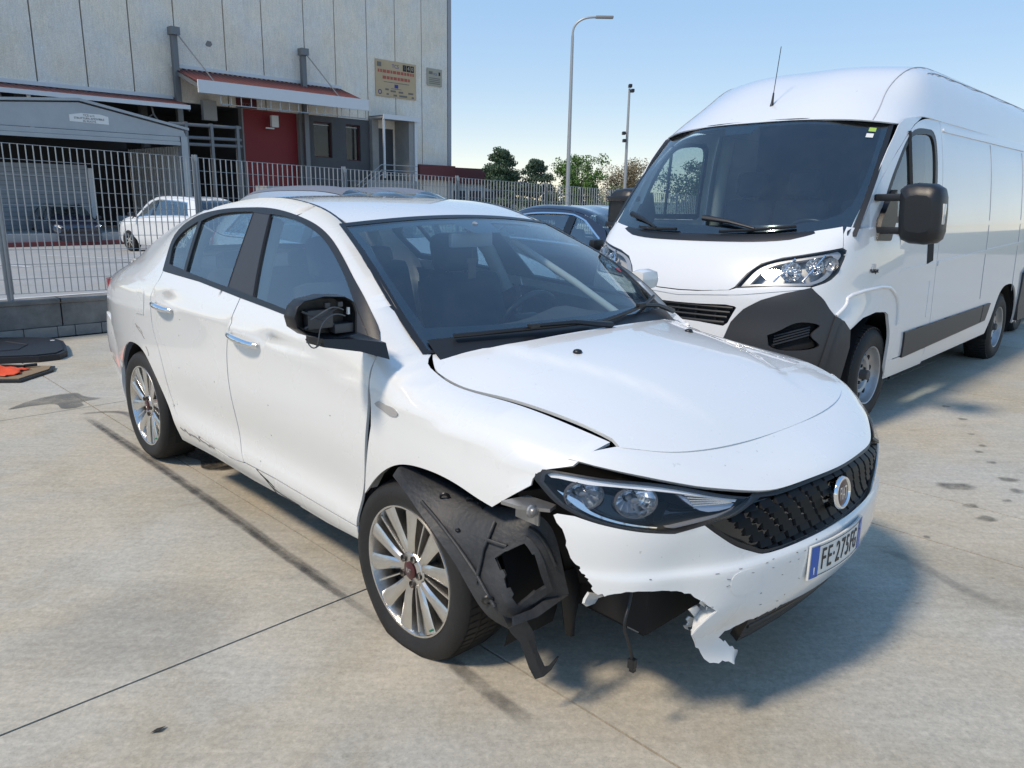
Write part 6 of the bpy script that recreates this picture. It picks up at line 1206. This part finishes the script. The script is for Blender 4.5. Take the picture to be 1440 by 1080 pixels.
for k in range(-2, 12):
    s0 = 2.0*k
    # post with cap
    z0, z1 = zt(s0) - .02, ztop(s0) + .03; mb = MB(); p = fp(s0, .06, 0); mb.M = Matrix.Translation((p[0], p[1], 0)) @ Matrix.Rotation(rot, 4, 'Z'); mb.box((-.030, -.006, z0), (.030, .006, z1)); mb.box((-.006, -.03, z0), (.006, -.0065, z1)); mb.cbox((0, -.02, z1 - .05), (.035, .03, .05)); mb.obj('fence_post', GALV, fence)
    if k > 7:
        far_ = MB()
        for i in range(30):
            s = s0 + .034 + .0666*i; p = fp(s, .05, 0); far_.M = Matrix.Translation((p[0], p[1], 0)) @ Matrix.Rotation(rot, 4, 'Z'); far_.box((-.0035, -.006, zbot(s)), (.0035, .006, ztop(s)))
        o = far_.obj('fence_bars', GALV, fence); o['kind'] = 'stuff'
    for i in range(30 if -2 < k < 8 else 0):
        s = s0 + .034 + .0666*i; o = link('fence_bar', bar, None, fence); p = fp(s, .05, zbot(s)); o.matrix_local = Matrix.Translation(p) @ Matrix.Rotation(rot + math.pi/2*0, 4, 'Z') @ Matrix.Rotation(math.pi/2, 4, 'Z') @ Matrix.Diagonal((1, 1, ztop(s) - zbot(s), 1)) if False else Matrix.Translation(p) @ Matrix.Rotation(rot, 4, 'Z') @ Matrix.Diagonal((1.75, .5, ztop(s) - zbot(s), 1))
    for i in range(11):
        t = i/10; o = link('fence_rod', rod, None, fence); p = fp(s0 + .02, .05, zbot(s0) + (ztop(s0) - zbot(s0))*t); q = fp(s0 + 1.98, .05, zbot(s0 + 2) + (ztop(s0 + 2) - zbot(s0 + 2))*t); d = Vector(q) - Vector(p)
        o.matrix_local = Matrix.Translation(p) @ d.to_track_quat('X', 'Z').to_matrix().to_4x4()
# the fence turns a corner left of the frame and comes back past the photographer (it mirrors in the saloon's windows)
sd = MB()
for i in range(170):
    d = -.05 - .0999*i; p = fp(-4.05, d, 0); sd.M = Matrix.Translation((p[0], p[1], 0)) @ Matrix.Rotation(rot, 4, 'Z'); sd.box((-.006, -.0035, .05), (.006, .0035, 1.95)) if i % 20 else sd.box((-.03, -.03, 0), (.03, .03, 2.0))
sd.M = None
for i in range(8): sd.tube([fp(-4.05, -.05, .1 + .26*i), fp(-4.05, -17, .1 + .26*i)], .004, 4)
o = sd.obj('side_fence', GALV, fence); o['kind'] = 'stuff'
# ------------------------------------------------------------------ the industrial hall
HO_, HA = np.array((-24.03, 40.72)), .8054; HU = np.array((math.cos(HA), math.sin(HA))); HN = np.array((math.sin(HA), -math.cos(HA)))     # HN points at the camera side
def hp(s, d, z): p = HO_ + HU*s + HN*d; return (p[0], p[1], z)
HM = Matrix(((HU[0], HN[0], 0, HO_[0]), (HU[1], HN[1], 0, HO_[1]), (0, 0, 1, 0), (0, 0, 0, 1)))     # local (s, d, z)
def hbox(a, b): mb = MB(); mb.M = HM; return mb.box(a, b)
GZ = -1.15
def panelmat():
    m = concrete('precast', (.80, .74, .65), (.86, .80, .71), (.90, .90, .89), .45, .9); return m
PRE = panelmat()
hall = thing('industrial_hall', 'tall grey precast concrete industrial hall with red canopies', 'building', (0, 0, 0))
hbox((-14, -30, 6.4), (27.2, -.30, 17.0)).obj('hall_core', mat('core_grey', (.12, .12, .12), .9), hall)
hbox((10.9, -30, GZ), (27.2, -.31, 6.4)).obj('hall_base', MAT['core_grey'], hall)
seam = [-14, -11.6, -9.2, -6.9, -4.6, -2.3, .1, 2.45, 4.78, 7.2, 10.1, 12.5, 15.35, 17.6, 20.1, 22.45, 24.8, 27.25]
for a, b in zip(seam, seam[1:]):
    z0 = 6.62 if b < 7.3 else (6.4 if b < 20.2 else GZ); MBX = hbox((a + .035, -.30, z0), (b - .035, 0, 17.0)); MBX.obj('wall_panel', PRE, hall)
hbox((27.27, -.6, GZ), (27.6, .03, 17)).obj('corner_strip', mat('corner_grey', (.33, .34, .36), .7), hall)
hbox((-14, -.31, 6.40), (7.2, .02, 6.60)).obj('lintel', mat('lintel_dark', (.10, .10, .10), .8), hall)
DK_ = mat('dock_shade', (.03, .03, .032), .9)  # shade of the deep recess put into the near-black colour
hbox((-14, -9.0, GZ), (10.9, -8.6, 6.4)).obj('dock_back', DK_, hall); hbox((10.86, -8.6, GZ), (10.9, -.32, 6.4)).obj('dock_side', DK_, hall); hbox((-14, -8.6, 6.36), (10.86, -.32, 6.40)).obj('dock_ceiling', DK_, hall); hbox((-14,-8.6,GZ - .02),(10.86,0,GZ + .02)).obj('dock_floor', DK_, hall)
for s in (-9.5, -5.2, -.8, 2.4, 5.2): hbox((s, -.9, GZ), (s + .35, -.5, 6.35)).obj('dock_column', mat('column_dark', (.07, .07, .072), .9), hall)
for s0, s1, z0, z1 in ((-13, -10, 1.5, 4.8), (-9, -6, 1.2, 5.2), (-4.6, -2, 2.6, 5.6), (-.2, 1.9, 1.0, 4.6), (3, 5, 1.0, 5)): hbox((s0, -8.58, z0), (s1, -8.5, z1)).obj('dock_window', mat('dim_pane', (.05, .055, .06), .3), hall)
# lower grey front with two windows
GW = mat('grey_render', (.075, .078, .085), .8, noise=(1.5, .2, (.09, .092, .098)))
def front_with_holes(s0, s1, z0, z1, holes, m, name, d=.05):
    ss = sorted({s0, s1, *[h[0] for h in holes], *[h[1] for h in holes]}); zz = sorted({z0, z1, *[h[2] for h in holes], *[h[3] for h in holes]}); mb = MB(); mb.M = HM
    for a, b in zip(ss, ss[1:]):
        for p, q in zip(zz, zz[1:]):
            if not any(h[0] <= a and b <= h[1] and h[2] <= p and q <= h[3] for h in holes): mb.box((a, -.29, p), (b, d, q))
    bm = bmesh.new(); me = mb.mesh(name); bm.from_mesh(me); bmesh.ops.remove_doubles(bm, verts=bm.verts, dist=.0005); 
    dupf = {}
    for f in bm.faces: dupf.setdefault(tuple(round(x, 3) for x in f.calc_center_median()), []).append(f)
    bmesh.ops.delete(bm, geom=[f for v in dupf.values() if len(v) > 1 for f in v], context='FACES'); bm.to_mesh(me); bm.free(); return link(name, me, m, hall)
wins = [(15.75, 17.10, 3.80, 6.02), (18.2, 19.35, 3.70, 6.02)]
front_with_holes(15.56, 20.08, GZ, 6.38, wins, GW, 'grey_front')
PANE = glass('dull_pane', (.25, .27, .28), 1.5, .10)
for a, b, z0, z1 in wins:
    w = thing('window', None, None); w.parent = hall
    hbox((a, -.28, z0), (b, -.24, z1)).obj('blind', mat('blind_grey', (.17, .18, .18), .8), w); hbox((a, -.20, z0), (b, -.19, z1)).obj('pane', PANE, w)
    fr = mat('red_frame', (.06, .010, .016), .5)
    for q in (((a, -.22, z0), (a + .07, -.12, z1)), ((b - .07, -.22, z0), (b, -.12, z1)), ((a + .07, -.22, z0), (b - .07, -.12, z0 + .07)), ((a + .07, -.22, z1 - .07), (b - .07, -.12, z1))): hbox(*q).obj('frame', fr, w)
    hbox((a + .12, -.17, z1 - .20), (b - .12, -.14, z1 - .15)).obj('blind_rail', mat('rail_pale', (.45, .45, .44), .6), w)
# red dock door with a white lamp, side posts, lintel
hbox((10.9, -.26, GZ), (14.66, -.18, 6.38)).obj('red_door', mat('door_red', (.20, .007, .012), .55, bump=(2, .1)), hall)
hbox((10.80, -.30, GZ), (10.895, .12, 6.38)).obj('door_jamb', mat('jamb_grey', (.20, .20, .20), .7), hall)
hbox((14.66, -.30, GZ), (15.10, .16, 6.38)).obj('door_jamb', mat('jamb_pale', (.22, .22, .21), .7), hall); hbox((15.11, -.30, GZ), (15.555, .05, 6.38)).obj('wall_strip', GW, hall)
tag(hbox((12.56, .30, 5.42), (13.02, .50, 6.10)).obj('box_lamp', mat('lamp_white', (.62, .62, .60), .5)), 'white box lamp hanging in front of the dark red door', 'lamp')
hbox((12.2, .31, 5.30), (12.75, .42, 5.38)).obj('lamp_foot', MAT['lamp_white'], [o for o in bpy.data.objects if o.name == 'box_lamp'][0])
tag(hbox((8.3, .2, 5.5), (9.1, .5, 6.6)).obj('wall_box', mat('box_grey', (.30, .30, .29), .6)), 'grey wall box in the dark dock left of the red door', 'box')
# canopies: ribbed dark red sheet, white gutter, lattice beam, posts with tie rods
REDT = mat('canopy_red', (.13, .022, .020), .55, noise=(3, .25, (.09, .02, .018))); GUT = mat('gutter_white', (.62, .64, .66), .4); STL = mat('post_steel', (.17, .18, .19), .5, .4)
def canopy(name, label, s0, s1, zb, zf, d, posts, rib=.30, fascia=.5, group=None):
    c = thing(name, label, 'canopy', (0, 0, 0), 0, group); n = int((s1 - s0)/rib); mb = MB(); mb.M = HM; A_ = []; B_ = []
    for i in range(n*4 + 1):
        s = s0 + (s1 - s0)*i/(n*4); h = .05*(1 if i % 4 in (0, 1) else 0); A_.append((s, .02, zb + h)); B_.append((s, d, zf + h))
    mb.grid([A_, B_]); mb.grid([[(a, b, z - .03) for a, b, z in A_], [(a, b, z - .03) for a, b, z in B_]]); mb.obj('roof_sheet', REDT, c)
    hbox((s0, d, zf - fascia*.75), (s1, d + .10, zf + fascia*.25)).obj('gutter', GUT, c); hbox((s0 - .05, .0, zb + .05), (s1 + .05, .10, zb + .24)).obj('flashing', GUT, c)
    for e in (s0, s1 - .06):
        mb = MB(); mb.M = HM; mb.add([(e, .05, zb - .25), (e + .06, .05, zb - .25), (e + .06, .05, zb - .03), (e, .05, zb - .03), (e, d, zf - .25), (e + .06, d, zf - .25), (e + .06, d, zf - .03), (e, d, zf - .03)], [(0,1,2,3), (4,7,6,5), (0,4,5,1), (2,6,7,3), (0,3,7,4), (1,5,6,2)]); mb.obj('side_beam', STL, c)
    for s in posts:
        hbox((s, .35, GZ), (s + .30, .65, zb + 2.0)).obj('canopy_post', STL, c); hbox((s - .08, .30, zb + 1.65), (s + .42, .80, zb + 2.05)).obj('post_head', STL, c)
        mb = MB(); mb.M = HM; mb.tube([(s + .2, .7, zb + 1.8), (s + 1.3, d - .25, zf + .1)], .035, 6); mb.obj('tie_rod', STL, c)
    return c
c2 = canopy('canopy', 'dark red sheet canopy with a broad white gutter above the red door', 6.9, 17.9, 8.15, 7.15, 3.0, (6.75, 14.75), fascia=.66, group='red canopies on the hall')
canopy('canopy', 'long dark red canopy with a thin white gutter on the left of the hall', -16, 6.75, 6.45, 5.98, 2.2, (), fascia=.22, group='red canopies on the hall')
mb = MB(); mb.M = HM; mb.tube([(8.2, 2.9, 6.18), (17.8, 2.9, 6.18)], .035, 6); tr_ = mb.obj('lattice_chord', GALV, c2)
for i in range(17): mb = MB(); mb.M = HM; mb.tube([(8.2 + .6*i, 2.9, 6.18), (8.2 + .6*i, 2.9, 6.66)], .03, 6); mb.obj('lattice_bar', GALV, c2)
tag(hbox((-1.0, 1.9, 2.0), (-.85, 2.05, 5.9)).obj('thin_post', mat('post_white', (.7, .7, .68), .5)), 'thin white post under the left canopy', 'post')
for hk, s in enumerate((-12, -8.6, -5.2, -2.0, 1.6, 5.0)):
    mb = MB(); mb.M = HM; mb.tube([(s, 1.4, 6.1), (s + .1, 1.4, 5.5), (s + .3, 1.4, 5.2)], .05, 6); mb.tube([(s + .1, 1.4, 5.5), (s - .2, 1.4, 5.3)], .04, 6); tag(mb.obj('hook', STL), ('first','second','third','fourth','fifth','last')[hk] + ' dark steel hanger from the left below the left red canopy', 'hanger', 'hangers below the left canopy')
# porch
porch = thing('porch', 'small grey entrance porch with a flat ribbed roof by the hall corner', 'porch', (0, 0, 0)); CPOR = mat('porch_concrete', (.30, .30, .29), .85, noise=(1.2, .2, (.24, .24, .23)))
hbox((20.1, 0.01, 6.50), (23.0, 1.75, 6.62)).obj('porch_roof', mat('porch_grey', (.33, .34, .34), .6), porch); hbox((20.0, 1.76, 6.42), (23.1, 1.86, 6.72)).obj('fascia', GUT, porch)
for i in range(18): hbox((20.1 + .16*i, .02, 6.625), (20.18 + .16*i, 1.74, 6.68)).obj('rib', mat('rib_dark', (.06, .06, .062), .6), porch)
hbox((20.12, .01, GZ), (20.65, .35, 6.49)).obj('side_wall', CPOR, porch); hbox((22.3, .02, GZ), (22.7, 1.6, 6.49)).obj('side_wall', CPOR, porch); hbox((22.75, 1.5, GZ), (22.95, 1.7, 6.49)).obj('porch_post', GUT, porch); hbox((20.1, 1.55, 2.6), (20.22, 1.67, 6.49)).obj('porch_post', GUT, porch)
hbox((20.66, .01, 2.5), (22.1, .06, 5.95)).obj('porch_door', mat('door_grey', (.05, .055, .065), .5), porch); hbox((18.4, .2, GZ), (22.9, 2.0, 2.45)).obj('landing', CPOR, porch)
mb = MB(); mb.M = HM
for z in (2.8, 3.1, 3.45): mb = MB(); mb.M = HM; mb.tube([(17.6, 2.0, z - 1.4), (19.6, 2.0, z), (22.7, 2.0, z)], .03, 6); mb.obj('handrail', GALV, porch)
# boards on the wall
SIGN = mat('sign_cream', (.56, .41, .25), .7, noise=(.9, .3, (.46, .34, .21))); INKR = mat('sign_red', (.42, .10, .07), .7); INKB = mat('sign_blue', (.04, .05, .22), .7); INKK = mat('sign_black', (.02, .018, .016), .7); INKG = mat('sign_greyink', (.17, .15, .13), .7)
def board(name, label, s0, s1, z0, z1, m):
    o = hbox((s0, .02, z0), (s1, .08, z1)).obj(name, m); return tag(o, label, 'sign')
def bline(par, s, z, w, h, m, d=.083): return hbox((s, d - .002, z), (s + w, d + .004, z + h)).obj('print', m, par)
def btext(par, body, s, z, size, m, d=.084, sx=1): return text('sign_letters', body, size, m, par, HM @ frame((s, d, z), (1, 0, 0), (0, 0, 1)), .004, font_scale=(sx, 1))
b1 = board('project_board', 'large faded cream board with red lines of print on the hall wall', 20.72, 24.22, 8.08, 10.44, SIGN)
btext(b1, 'TCS', 22.4, 10.10, .34, INKB); bline(b1, 20.85, 9.98, .35, .3, INKG); 
for k, ch in enumerate('540'): bline(b1, 23.05 + .34*k, 9.88, .30, .42, INKK); btext(b1, ch, 23.20 + .34*k, 10.09, .36, mat('sign_pale', (.5, .42, .34), .7) if k else INKG, .09)
for z, s0, w in ((9.62, 20.9, 3.1), (9.22, 21.3, 2.4)):
    q = s0
    while q < s0 + w: l = random.uniform(.12, .3); bline(b1, q, z, l, .20, INKR); q += l + .06
for z, s0, w in ((9.02, 21.4, 2.2), (8.62, 22.0, .9)): bline(b1, s0, z, w, .04, INKG)
bline(b1, 22.3, 8.70, .32, .24, INKB)
mb = MB(); mb.M = HM @ frame((21.05, .085, 8.36), (1, 0, 0), (0, 0, 1)); mb.lathe([(.10, 0), (.16, .004), (.16, .0)], 16); mb.obj('print', INKB, b1)
for s0, z, w in ((21.5, 8.5, .3), (21.95, 8.42, .45), (22.65, 8.4, .4), (23.5, 8.4, .45), (21.6, 8.2, .2), (22.2, 8.16, .3), (22.7, 8.16, .7), (23.8, 8.14, .2)): bline(b1, s0, z, w, .12, INKG)
b2 = board('small_board', 'smaller cream notice board right of the large one on the hall wall', 25.25, 26.65, 9.22, 10.4, mat('sign_cream_b', (.38, .35, .28), .7))
bline(b2, 25.4, 10.0, .35, .2, INKG); btext(b2, 'TCS', 25.98, 10.02, .2, INKB); bline(b2, 26.32, 9.96, .16, .24, INKK)
for k in range(4): bline(b2, 25.42, 9.72 - .12*k, 1.05, .05, INKG)
ts = board('dock_sign', 'dark red sign with pale letters above the red door', 10.55, 11.85, 6.40, 6.95, mat('sign_darkred', (.10, .008, .014), .6)); btext(ts, 'TCSI', 11.2, 6.58, .30, INKG)
mb = MB(); mb.M = HM; mb.prism([(8.92, 9.66), (9.05, 9.88), (9.28, 9.86), (9.33, 9.7), (9.2, 9.56), (9.0, 9.57)], .002, .010, lambda u, v, h: (u, h, v)); mb.obj('wall_repair', mat('repair_grey', (.22, .21, .20), .9), hall)
# ------------------------------------------------------------------ gabled shelter, steel racks and shutter under it
GAZ = thing('wheeled_shelter', 'grey gabled metal shelter on wheels with a small white notice', 'shelter', (0, 0, 0)); ZS = mat('zinc_sheet', (.36, .39, .42), .42, .5, noise=(1.3, .25, (.30, .33, .36))); DG = 12
mb = MB(); mb.M = HM; mb.prism([(-9.6, 3.72), (-9.6, 4.10), (-2.0, 4.72), (1.95, 3.96), (2.05, 3.72)], DG, DG + .10, lambda u, v, h: (u, h, v)); mb.obj('gable', ZS, GAZ)
for a, b in (((-9.7, 4.14), (-2.0, 4.78)), ((-2.0, 4.78), (2.15, 3.98))): mb = MB(); mb.M = HM; mb.prism([a, b, (b[0], b[1] + .10), (a[0], a[1] + .10)], DG - 6, DG + .2, lambda u, v, h: (u, h, v)); mb.obj('roof_edge', ZS, GAZ)
hbox((-9.6, DG + .02, 3.52), (1.75, DG + .16, 3.70)).obj('front_beam', ZS, GAZ); hbox((-9.6, DG + .02, 3.36), (1.75, DG + .20, 3.51)).obj('front_beam', ZS, GAZ)
hbox((1.78, DG - .1, lotz(25)), (2.05, DG + .2, 3.72)).obj('corner_post', ZS, GAZ)
for i in range(20): hbox((1.80, DG - .4 - .28*i, .1), (1.86, DG - .26 - .28*i, 3.35)).obj('side_strip', mat('strip_pale', (.40, .41, .41), .6), GAZ)
hbox((1.88, DG - 6, .1), (1.92, DG - .12, 3.4)).obj('side_sheet', DK_, GAZ); hbox((-9.6, DG - 6.1, .1), (1.85, DG - 6, 3.8)).obj('rear_sheet', DK_, GAZ)
nb = MB(); nb.M = HM; nb.prism([(-2.38, 4.02), (-2.38, 4.26), (-1.95, 4.34), (-1.28, 4.34), (-.98, 4.27), (-.98, 3.98)], DG + .105, DG + .115, lambda u, v, h: (u, h, v)); nb = nb.obj('notice', STICK, GAZ)
for body, z, sz in (('TCS s.r.l.', 4.26, .115), ('STRUTTURA AMOVIBILE', 4.15, .10), ('SU RUOTE', 4.05, .10)): text('notice_letters', body, sz, INKK, nb, HM @ frame((-1.68, DG + .118, z), (1, 0, 0), (0, 0, 1)), .002)
SHU = mat('shutter_grey', (.27, .30, .33), .5, .3, noise=(1.5, .2, (.22, .25, .28)))
sh = thing('roller_shutter', 'grey slatted metal shutter panel under the shelter', 'shutter', (0, 0, 0))
for i in range(14): hbox((-7.5, 9.0 + .03*(i % 2), -.12 + .175*i), (-1.0, 9.08, .045 + .175*i)).obj('slat', SHU, sh)
hbox((-.98, 8.95, -.12), (-.8, 9.15, 2.38)).obj('guide', GUT, sh); hbox((-7.5, 8.95, 2.33), (-1.0, 9.15, 2.5)).obj('head_box', SHU, sh)
rk = thing('pipe_rack', 'grey steel pipe rack standing in front of the dark dock', 'rack', (0, 0, 0))
for z in (4.95, 4.3, 3.95): mb = MB(); mb.M = HM; mb.tube([(5.2, 3.0, z), (9.2, 3.0, z + .05)], .09, 8); mb.obj('pipe', STL, rk)
for s in (6.0, 7.4, 8.9): hbox((s, 2.9, GZ), (s + .16, 3.1, 5.1)).obj('rack_post', STL, rk)
for s, d, w, h, lab in ((8.3, 6, 2.2, 2.4, 'pale wrapped pallet stack in front of the dark dock'), (13.0, 5, 3.6, 2.2, 'grey metal container in front of the red door'), (-.5, 10.5, 1.2, 1.0, 'low grey crate under the shelter beside the shutter')):
    o = hbox((s, d, GZ + .2), (s + w, d + 1.2, GZ + h + .6)).obj('crate', mat('crate_pale', (.36, .38, .39), .7)); tag(o, lab, 'crate')
    for i in range(4): hbox((s + w*(i + .5)/4 - .04, d + 1.21, GZ + .25), (s + w*(i + .5)/4 + .04, d + 1.27, GZ + h + .5)).obj('crate_rib', MAT['crate_pale'], o)
kb = hbox((-16, 12.6, -.42), (3.2, 13.0, -.12)).obj('kerb', mat('kerb_grey', (.33, .33, .32), .8)); tag(kb, kind='structure'); k2 = hbox((-16, 13.0, -.62), (3.2, 13.2, -.40)).obj('kerb', mat('kerb_red', (.17, .035, .035), .7)); tag(k2, kind='structure')
hbox((-16, 6, -.9), (3.2, 12.6, -.14)).obj('platform', mat('platform_grey', (.30, .30, .29), .85)); tag([o for o in bpy.data.objects if o.name == 'platform'][0], kind='structure')
# ------------------------------------------------------------------ low red-topped building behind the fence, lamp posts
lb = thing('low_building', 'low white building with a dark red parapet beside the hall', 'building', (0, 0, 0))
hbox((27.62, -6, 2.45), (35.2, -.2, 3.62)).obj('parapet', mat('parapet_red', (.14, .030, .032), .6), lb); hbox((27.62, -5.8, GZ), (35.1, -.4, 2.44)).obj('wall', mat('lb_white', (.55, .55, .53), .8), lb)
hbox((24.1, .05, 2.62), (27.58, .5, 3.68)).obj('parapet', MAT['parapet_red'], lb)
for i in range(4): hbox((28.2 + 1.7*i, -.39, .4), (29.4 + 1.7*i, -.36, 1.9)).obj('window', mat('dim_pane2', (.06, .07, .09), .25), lb)
hbox((27.5, -3, 3.63), (27.75, -2.7, 4.4)).obj('chimney', mat('chim', (.06, .05, .05), .7), lb)
def post(name, label, x, y, h, r0, r1, head):
    t = thing(name, label, 'lamp post', (x, y, -1.0)); MB().tube([(0, 0, 0), (0, 0, h*.5), (0, 0, h)], [r0, (r0 + r1)/2, r1], 10).obj('pole', GALV, t, 60); head(t, h); return t
def arm1(t, h):
    MB().tube(crv([(0, 0, h), (.06, -.0, h + .35), (.35, -.05, h + .62), (1.0, -.1, h + .72)], 5), .045, 8).obj('arm', GALV, t, 60); mb = MB(); mb.cbox((1.3, -.12, h + .72), (.75, .26, .10), .04); mb.obj('lamp_head', mat('lamp_head', (.25, .25, .25), .5), t, 50)
def arm2(t, h):
    for z, x in ((h + .1, 0), (h - .12, .12), (h - 2.1, -.2), (h - 2.45, -.16)):
        mb = MB(); mb.tube([(0, 0, z), (x, -.1, z)], .03, 6); mb.cbox((x, -.2, z), (.17, .34, .15), .03); mb.obj('camera_head', BLACK, t, 40)
post('street_lamp', 'tall grey street lamp with a curved arm behind the fence', 2.30, 35.0, 9.15, .11, .06, arm1); post('camera_mast', 'slim grey mast carrying small dark cameras behind the fence', 5.50, 40.0, 7.75, .10, .055, arm2)
# ------------------------------------------------------------------ trees
def tree(name, label, x, y, z0, z1, w, col, kind, seed, n=2600):
    rg = np.random.default_rng(seed); t = thing(name, label, 'tree', (x, y, z0), 0, None); H = z1 - z0
    bark = mat('bark', (.07, .055, .04), .9); tr = MB().tube([(0, 0, 0), (.1, 0, H*.35), (.0, .1, H*.75)], [.22, .16, .05], 8).obj('trunk', bark, t, 60)
    tips = []
    for k in range(16):
        a = rg.uniform(0, 6.28); zz = H*rg.uniform(.30, .80); l = w*rg.uniform(.45, .95)*(1 - .5*(zz/H) if kind == 'cedar' else .8); e = (l*math.cos(a), l*math.sin(a), zz + (.05 if kind == 'cedar' else .35)*l)
        MB().tube([(0, 0, zz*.8), (e[0]*.5, e[1]*.5, zz*.95), e], [.07, .045, .015], 5).obj('branch', bark, tr, 60); tips.append(e)
    V = []; F = []; cl = []
    for k in range(70):
        if kind == 'cedar':
            f = rg.random()**.8; zz = H*(.22 + .78*f); rr = w*(1.05 - .85*f)*rg.uniform(.35, 1.0); a = rg.uniform(0, 6.28); cl.append((rr*math.cos(a), rr*math.sin(a), zz, w*.34*(1.1 - .6*f), .12*w))
        else:
            e = tips[k % len(tips)]; cl.append((e[0]*rg.uniform(.5, 1.1), e[1]*rg.uniform(.5, 1.1), min(H, e[2] + rg.uniform(-.15, .22)*H), w*rg.uniform(.16, .34), w*rg.uniform(.13, .26)))
    for cx, cy, cz, rx, rz in cl:
        for i in range(n*2//70):
            d = rg.normal(size=3); d /= np.linalg.norm(d); q = rg.random()**.45; p = np.array((cx + d[0]*rx*q, cy + d[1]*rx*q, cz + d[2]*rz*q)); s = w*rg.uniform(.020, .040)*(1.0 if kind != 'bare' else .6)
            u = rg.normal(size=3); u /= np.linalg.norm(u); v = np.cross(u, rg.normal(size=3)); v /= np.linalg.norm(v); k0 = len(V); V += [tuple(p - u*s), tuple(p + v*s*.6), tuple(p + u*s), tuple(p - v*s*.6)]; F.append((k0, k0+1, k0+2, k0+3))
    me = bpy.data.meshes.new('crown'); me.from_pydata(V, [], F)
    m = mat('leaf_' + name + str(seed), col, .7, noise=(1.2, .2, tuple(c*2.6 for c in col))); o = link('crown', me, m, t); return t
tree('cedar_tree', 'dark layered cedar rising behind the red parapet', -1.1, 60, -1.5, 4.85, 2.6, (.034, .062, .034), 'cedar', 3, 8000)
tree('cedar_tree', 'lower dark cedar right of the taller one', 1.6, 61, -1.5, 4.25, 2.5, (.036, .062, .040), 'cedar', 5, 7500)
tree('leafy_tree', 'bright green leafy tree behind the street lamp', 5.0, 60, -1.5, 4.3, 2.5, (.05, .10, .022), 'broad', 8, 7500)
tree('leafy_tree', 'brownish half bare tree behind the camera mast', 8.4, 62, -1.5, 4.0, 2.9, (.11, .085, .045), 'bare', 9, 6500)
tree('leafy_tree', 'dark green tree seen through the van side window', 13.5, 60, -1.5, 3.9, 3.2, (.03, .055, .02), 'broad', 12, 3000)
tree('leafy_tree', 'small green bush beside the brownish tree', 7.6, 58, -1.5, 2.3, 1.6, (.035, .065, .018), 'broad', 15, 1800)
tree('leafy_tree', 'green tree further right in the van side window', 19, 63, -1.5, 4.0, 3.2, (.03, .055, .02), 'broad', 17, 2600)
hb = thing('hedge', 'low dark hedge line far behind the fence', 'hedge', (0, 0, 0)); V = []; F = []
for i in range(5200):
    x = RNG.uniform(-6, 60); p = np.array((x, 66 + RNG.normal()*.8, -1.4 + abs(RNG.normal())*1.6 + .4*math.sin(x))); s = RNG.uniform(.10, .24); u = RNG.normal(size=3); u /= np.linalg.norm(u); v = np.cross(u, RNG.normal(size=3)); v /= np.linalg.norm(v); k0 = len(V); V += [tuple(p - u*s), tuple(p + v*s*.6), tuple(p + u*s), tuple(p - v*s*.6)]; F.append((k0, k0+1, k0+2, k0+3))
me = bpy.data.meshes.new('foliage'); me.from_pydata(V, [], F); link('foliage', me, mat('hedge_leaf', (.03, .05, .02), .8, noise=(.8, .2, (.05, .08, .03))), hb)
# vehicles beyond the fence
plain_car('suv_car', 'white estate car with red tail lamps parked beyond the fence on the left', 'car', SUVW, (-10.85, 23.7, -.25), R(146), 4.25, 1.78, 1.58, 'hatch', 'cars beyond the fence')
plain_car('suv_car', 'dark car under the shelter seen through the fence', 'car', NAVY, (-17.0, 30.2, -.66), R(-48), 4.3, 1.8, 1.6, 'hatch', 'cars beyond the fence')
for x, y, m_, lab in ((-3.0, 52, SUVW, 'white car far beyond the fence below the red parapet'), (-.5, 53, NAVY, 'dark car far beyond the fence below the cedars'), (6.2, 50, SUVW, 'white car far beyond the fence under the street lamp'), (9.6, 52, SILVER, 'silver car far beyond the fence beside the camera mast')):
    plain_car('parked_car', lab, 'car', m_, (x, y, -1.15), R(-10), 4.3, 1.8, 1.6, 'hatch', 'cars beyond the fence')
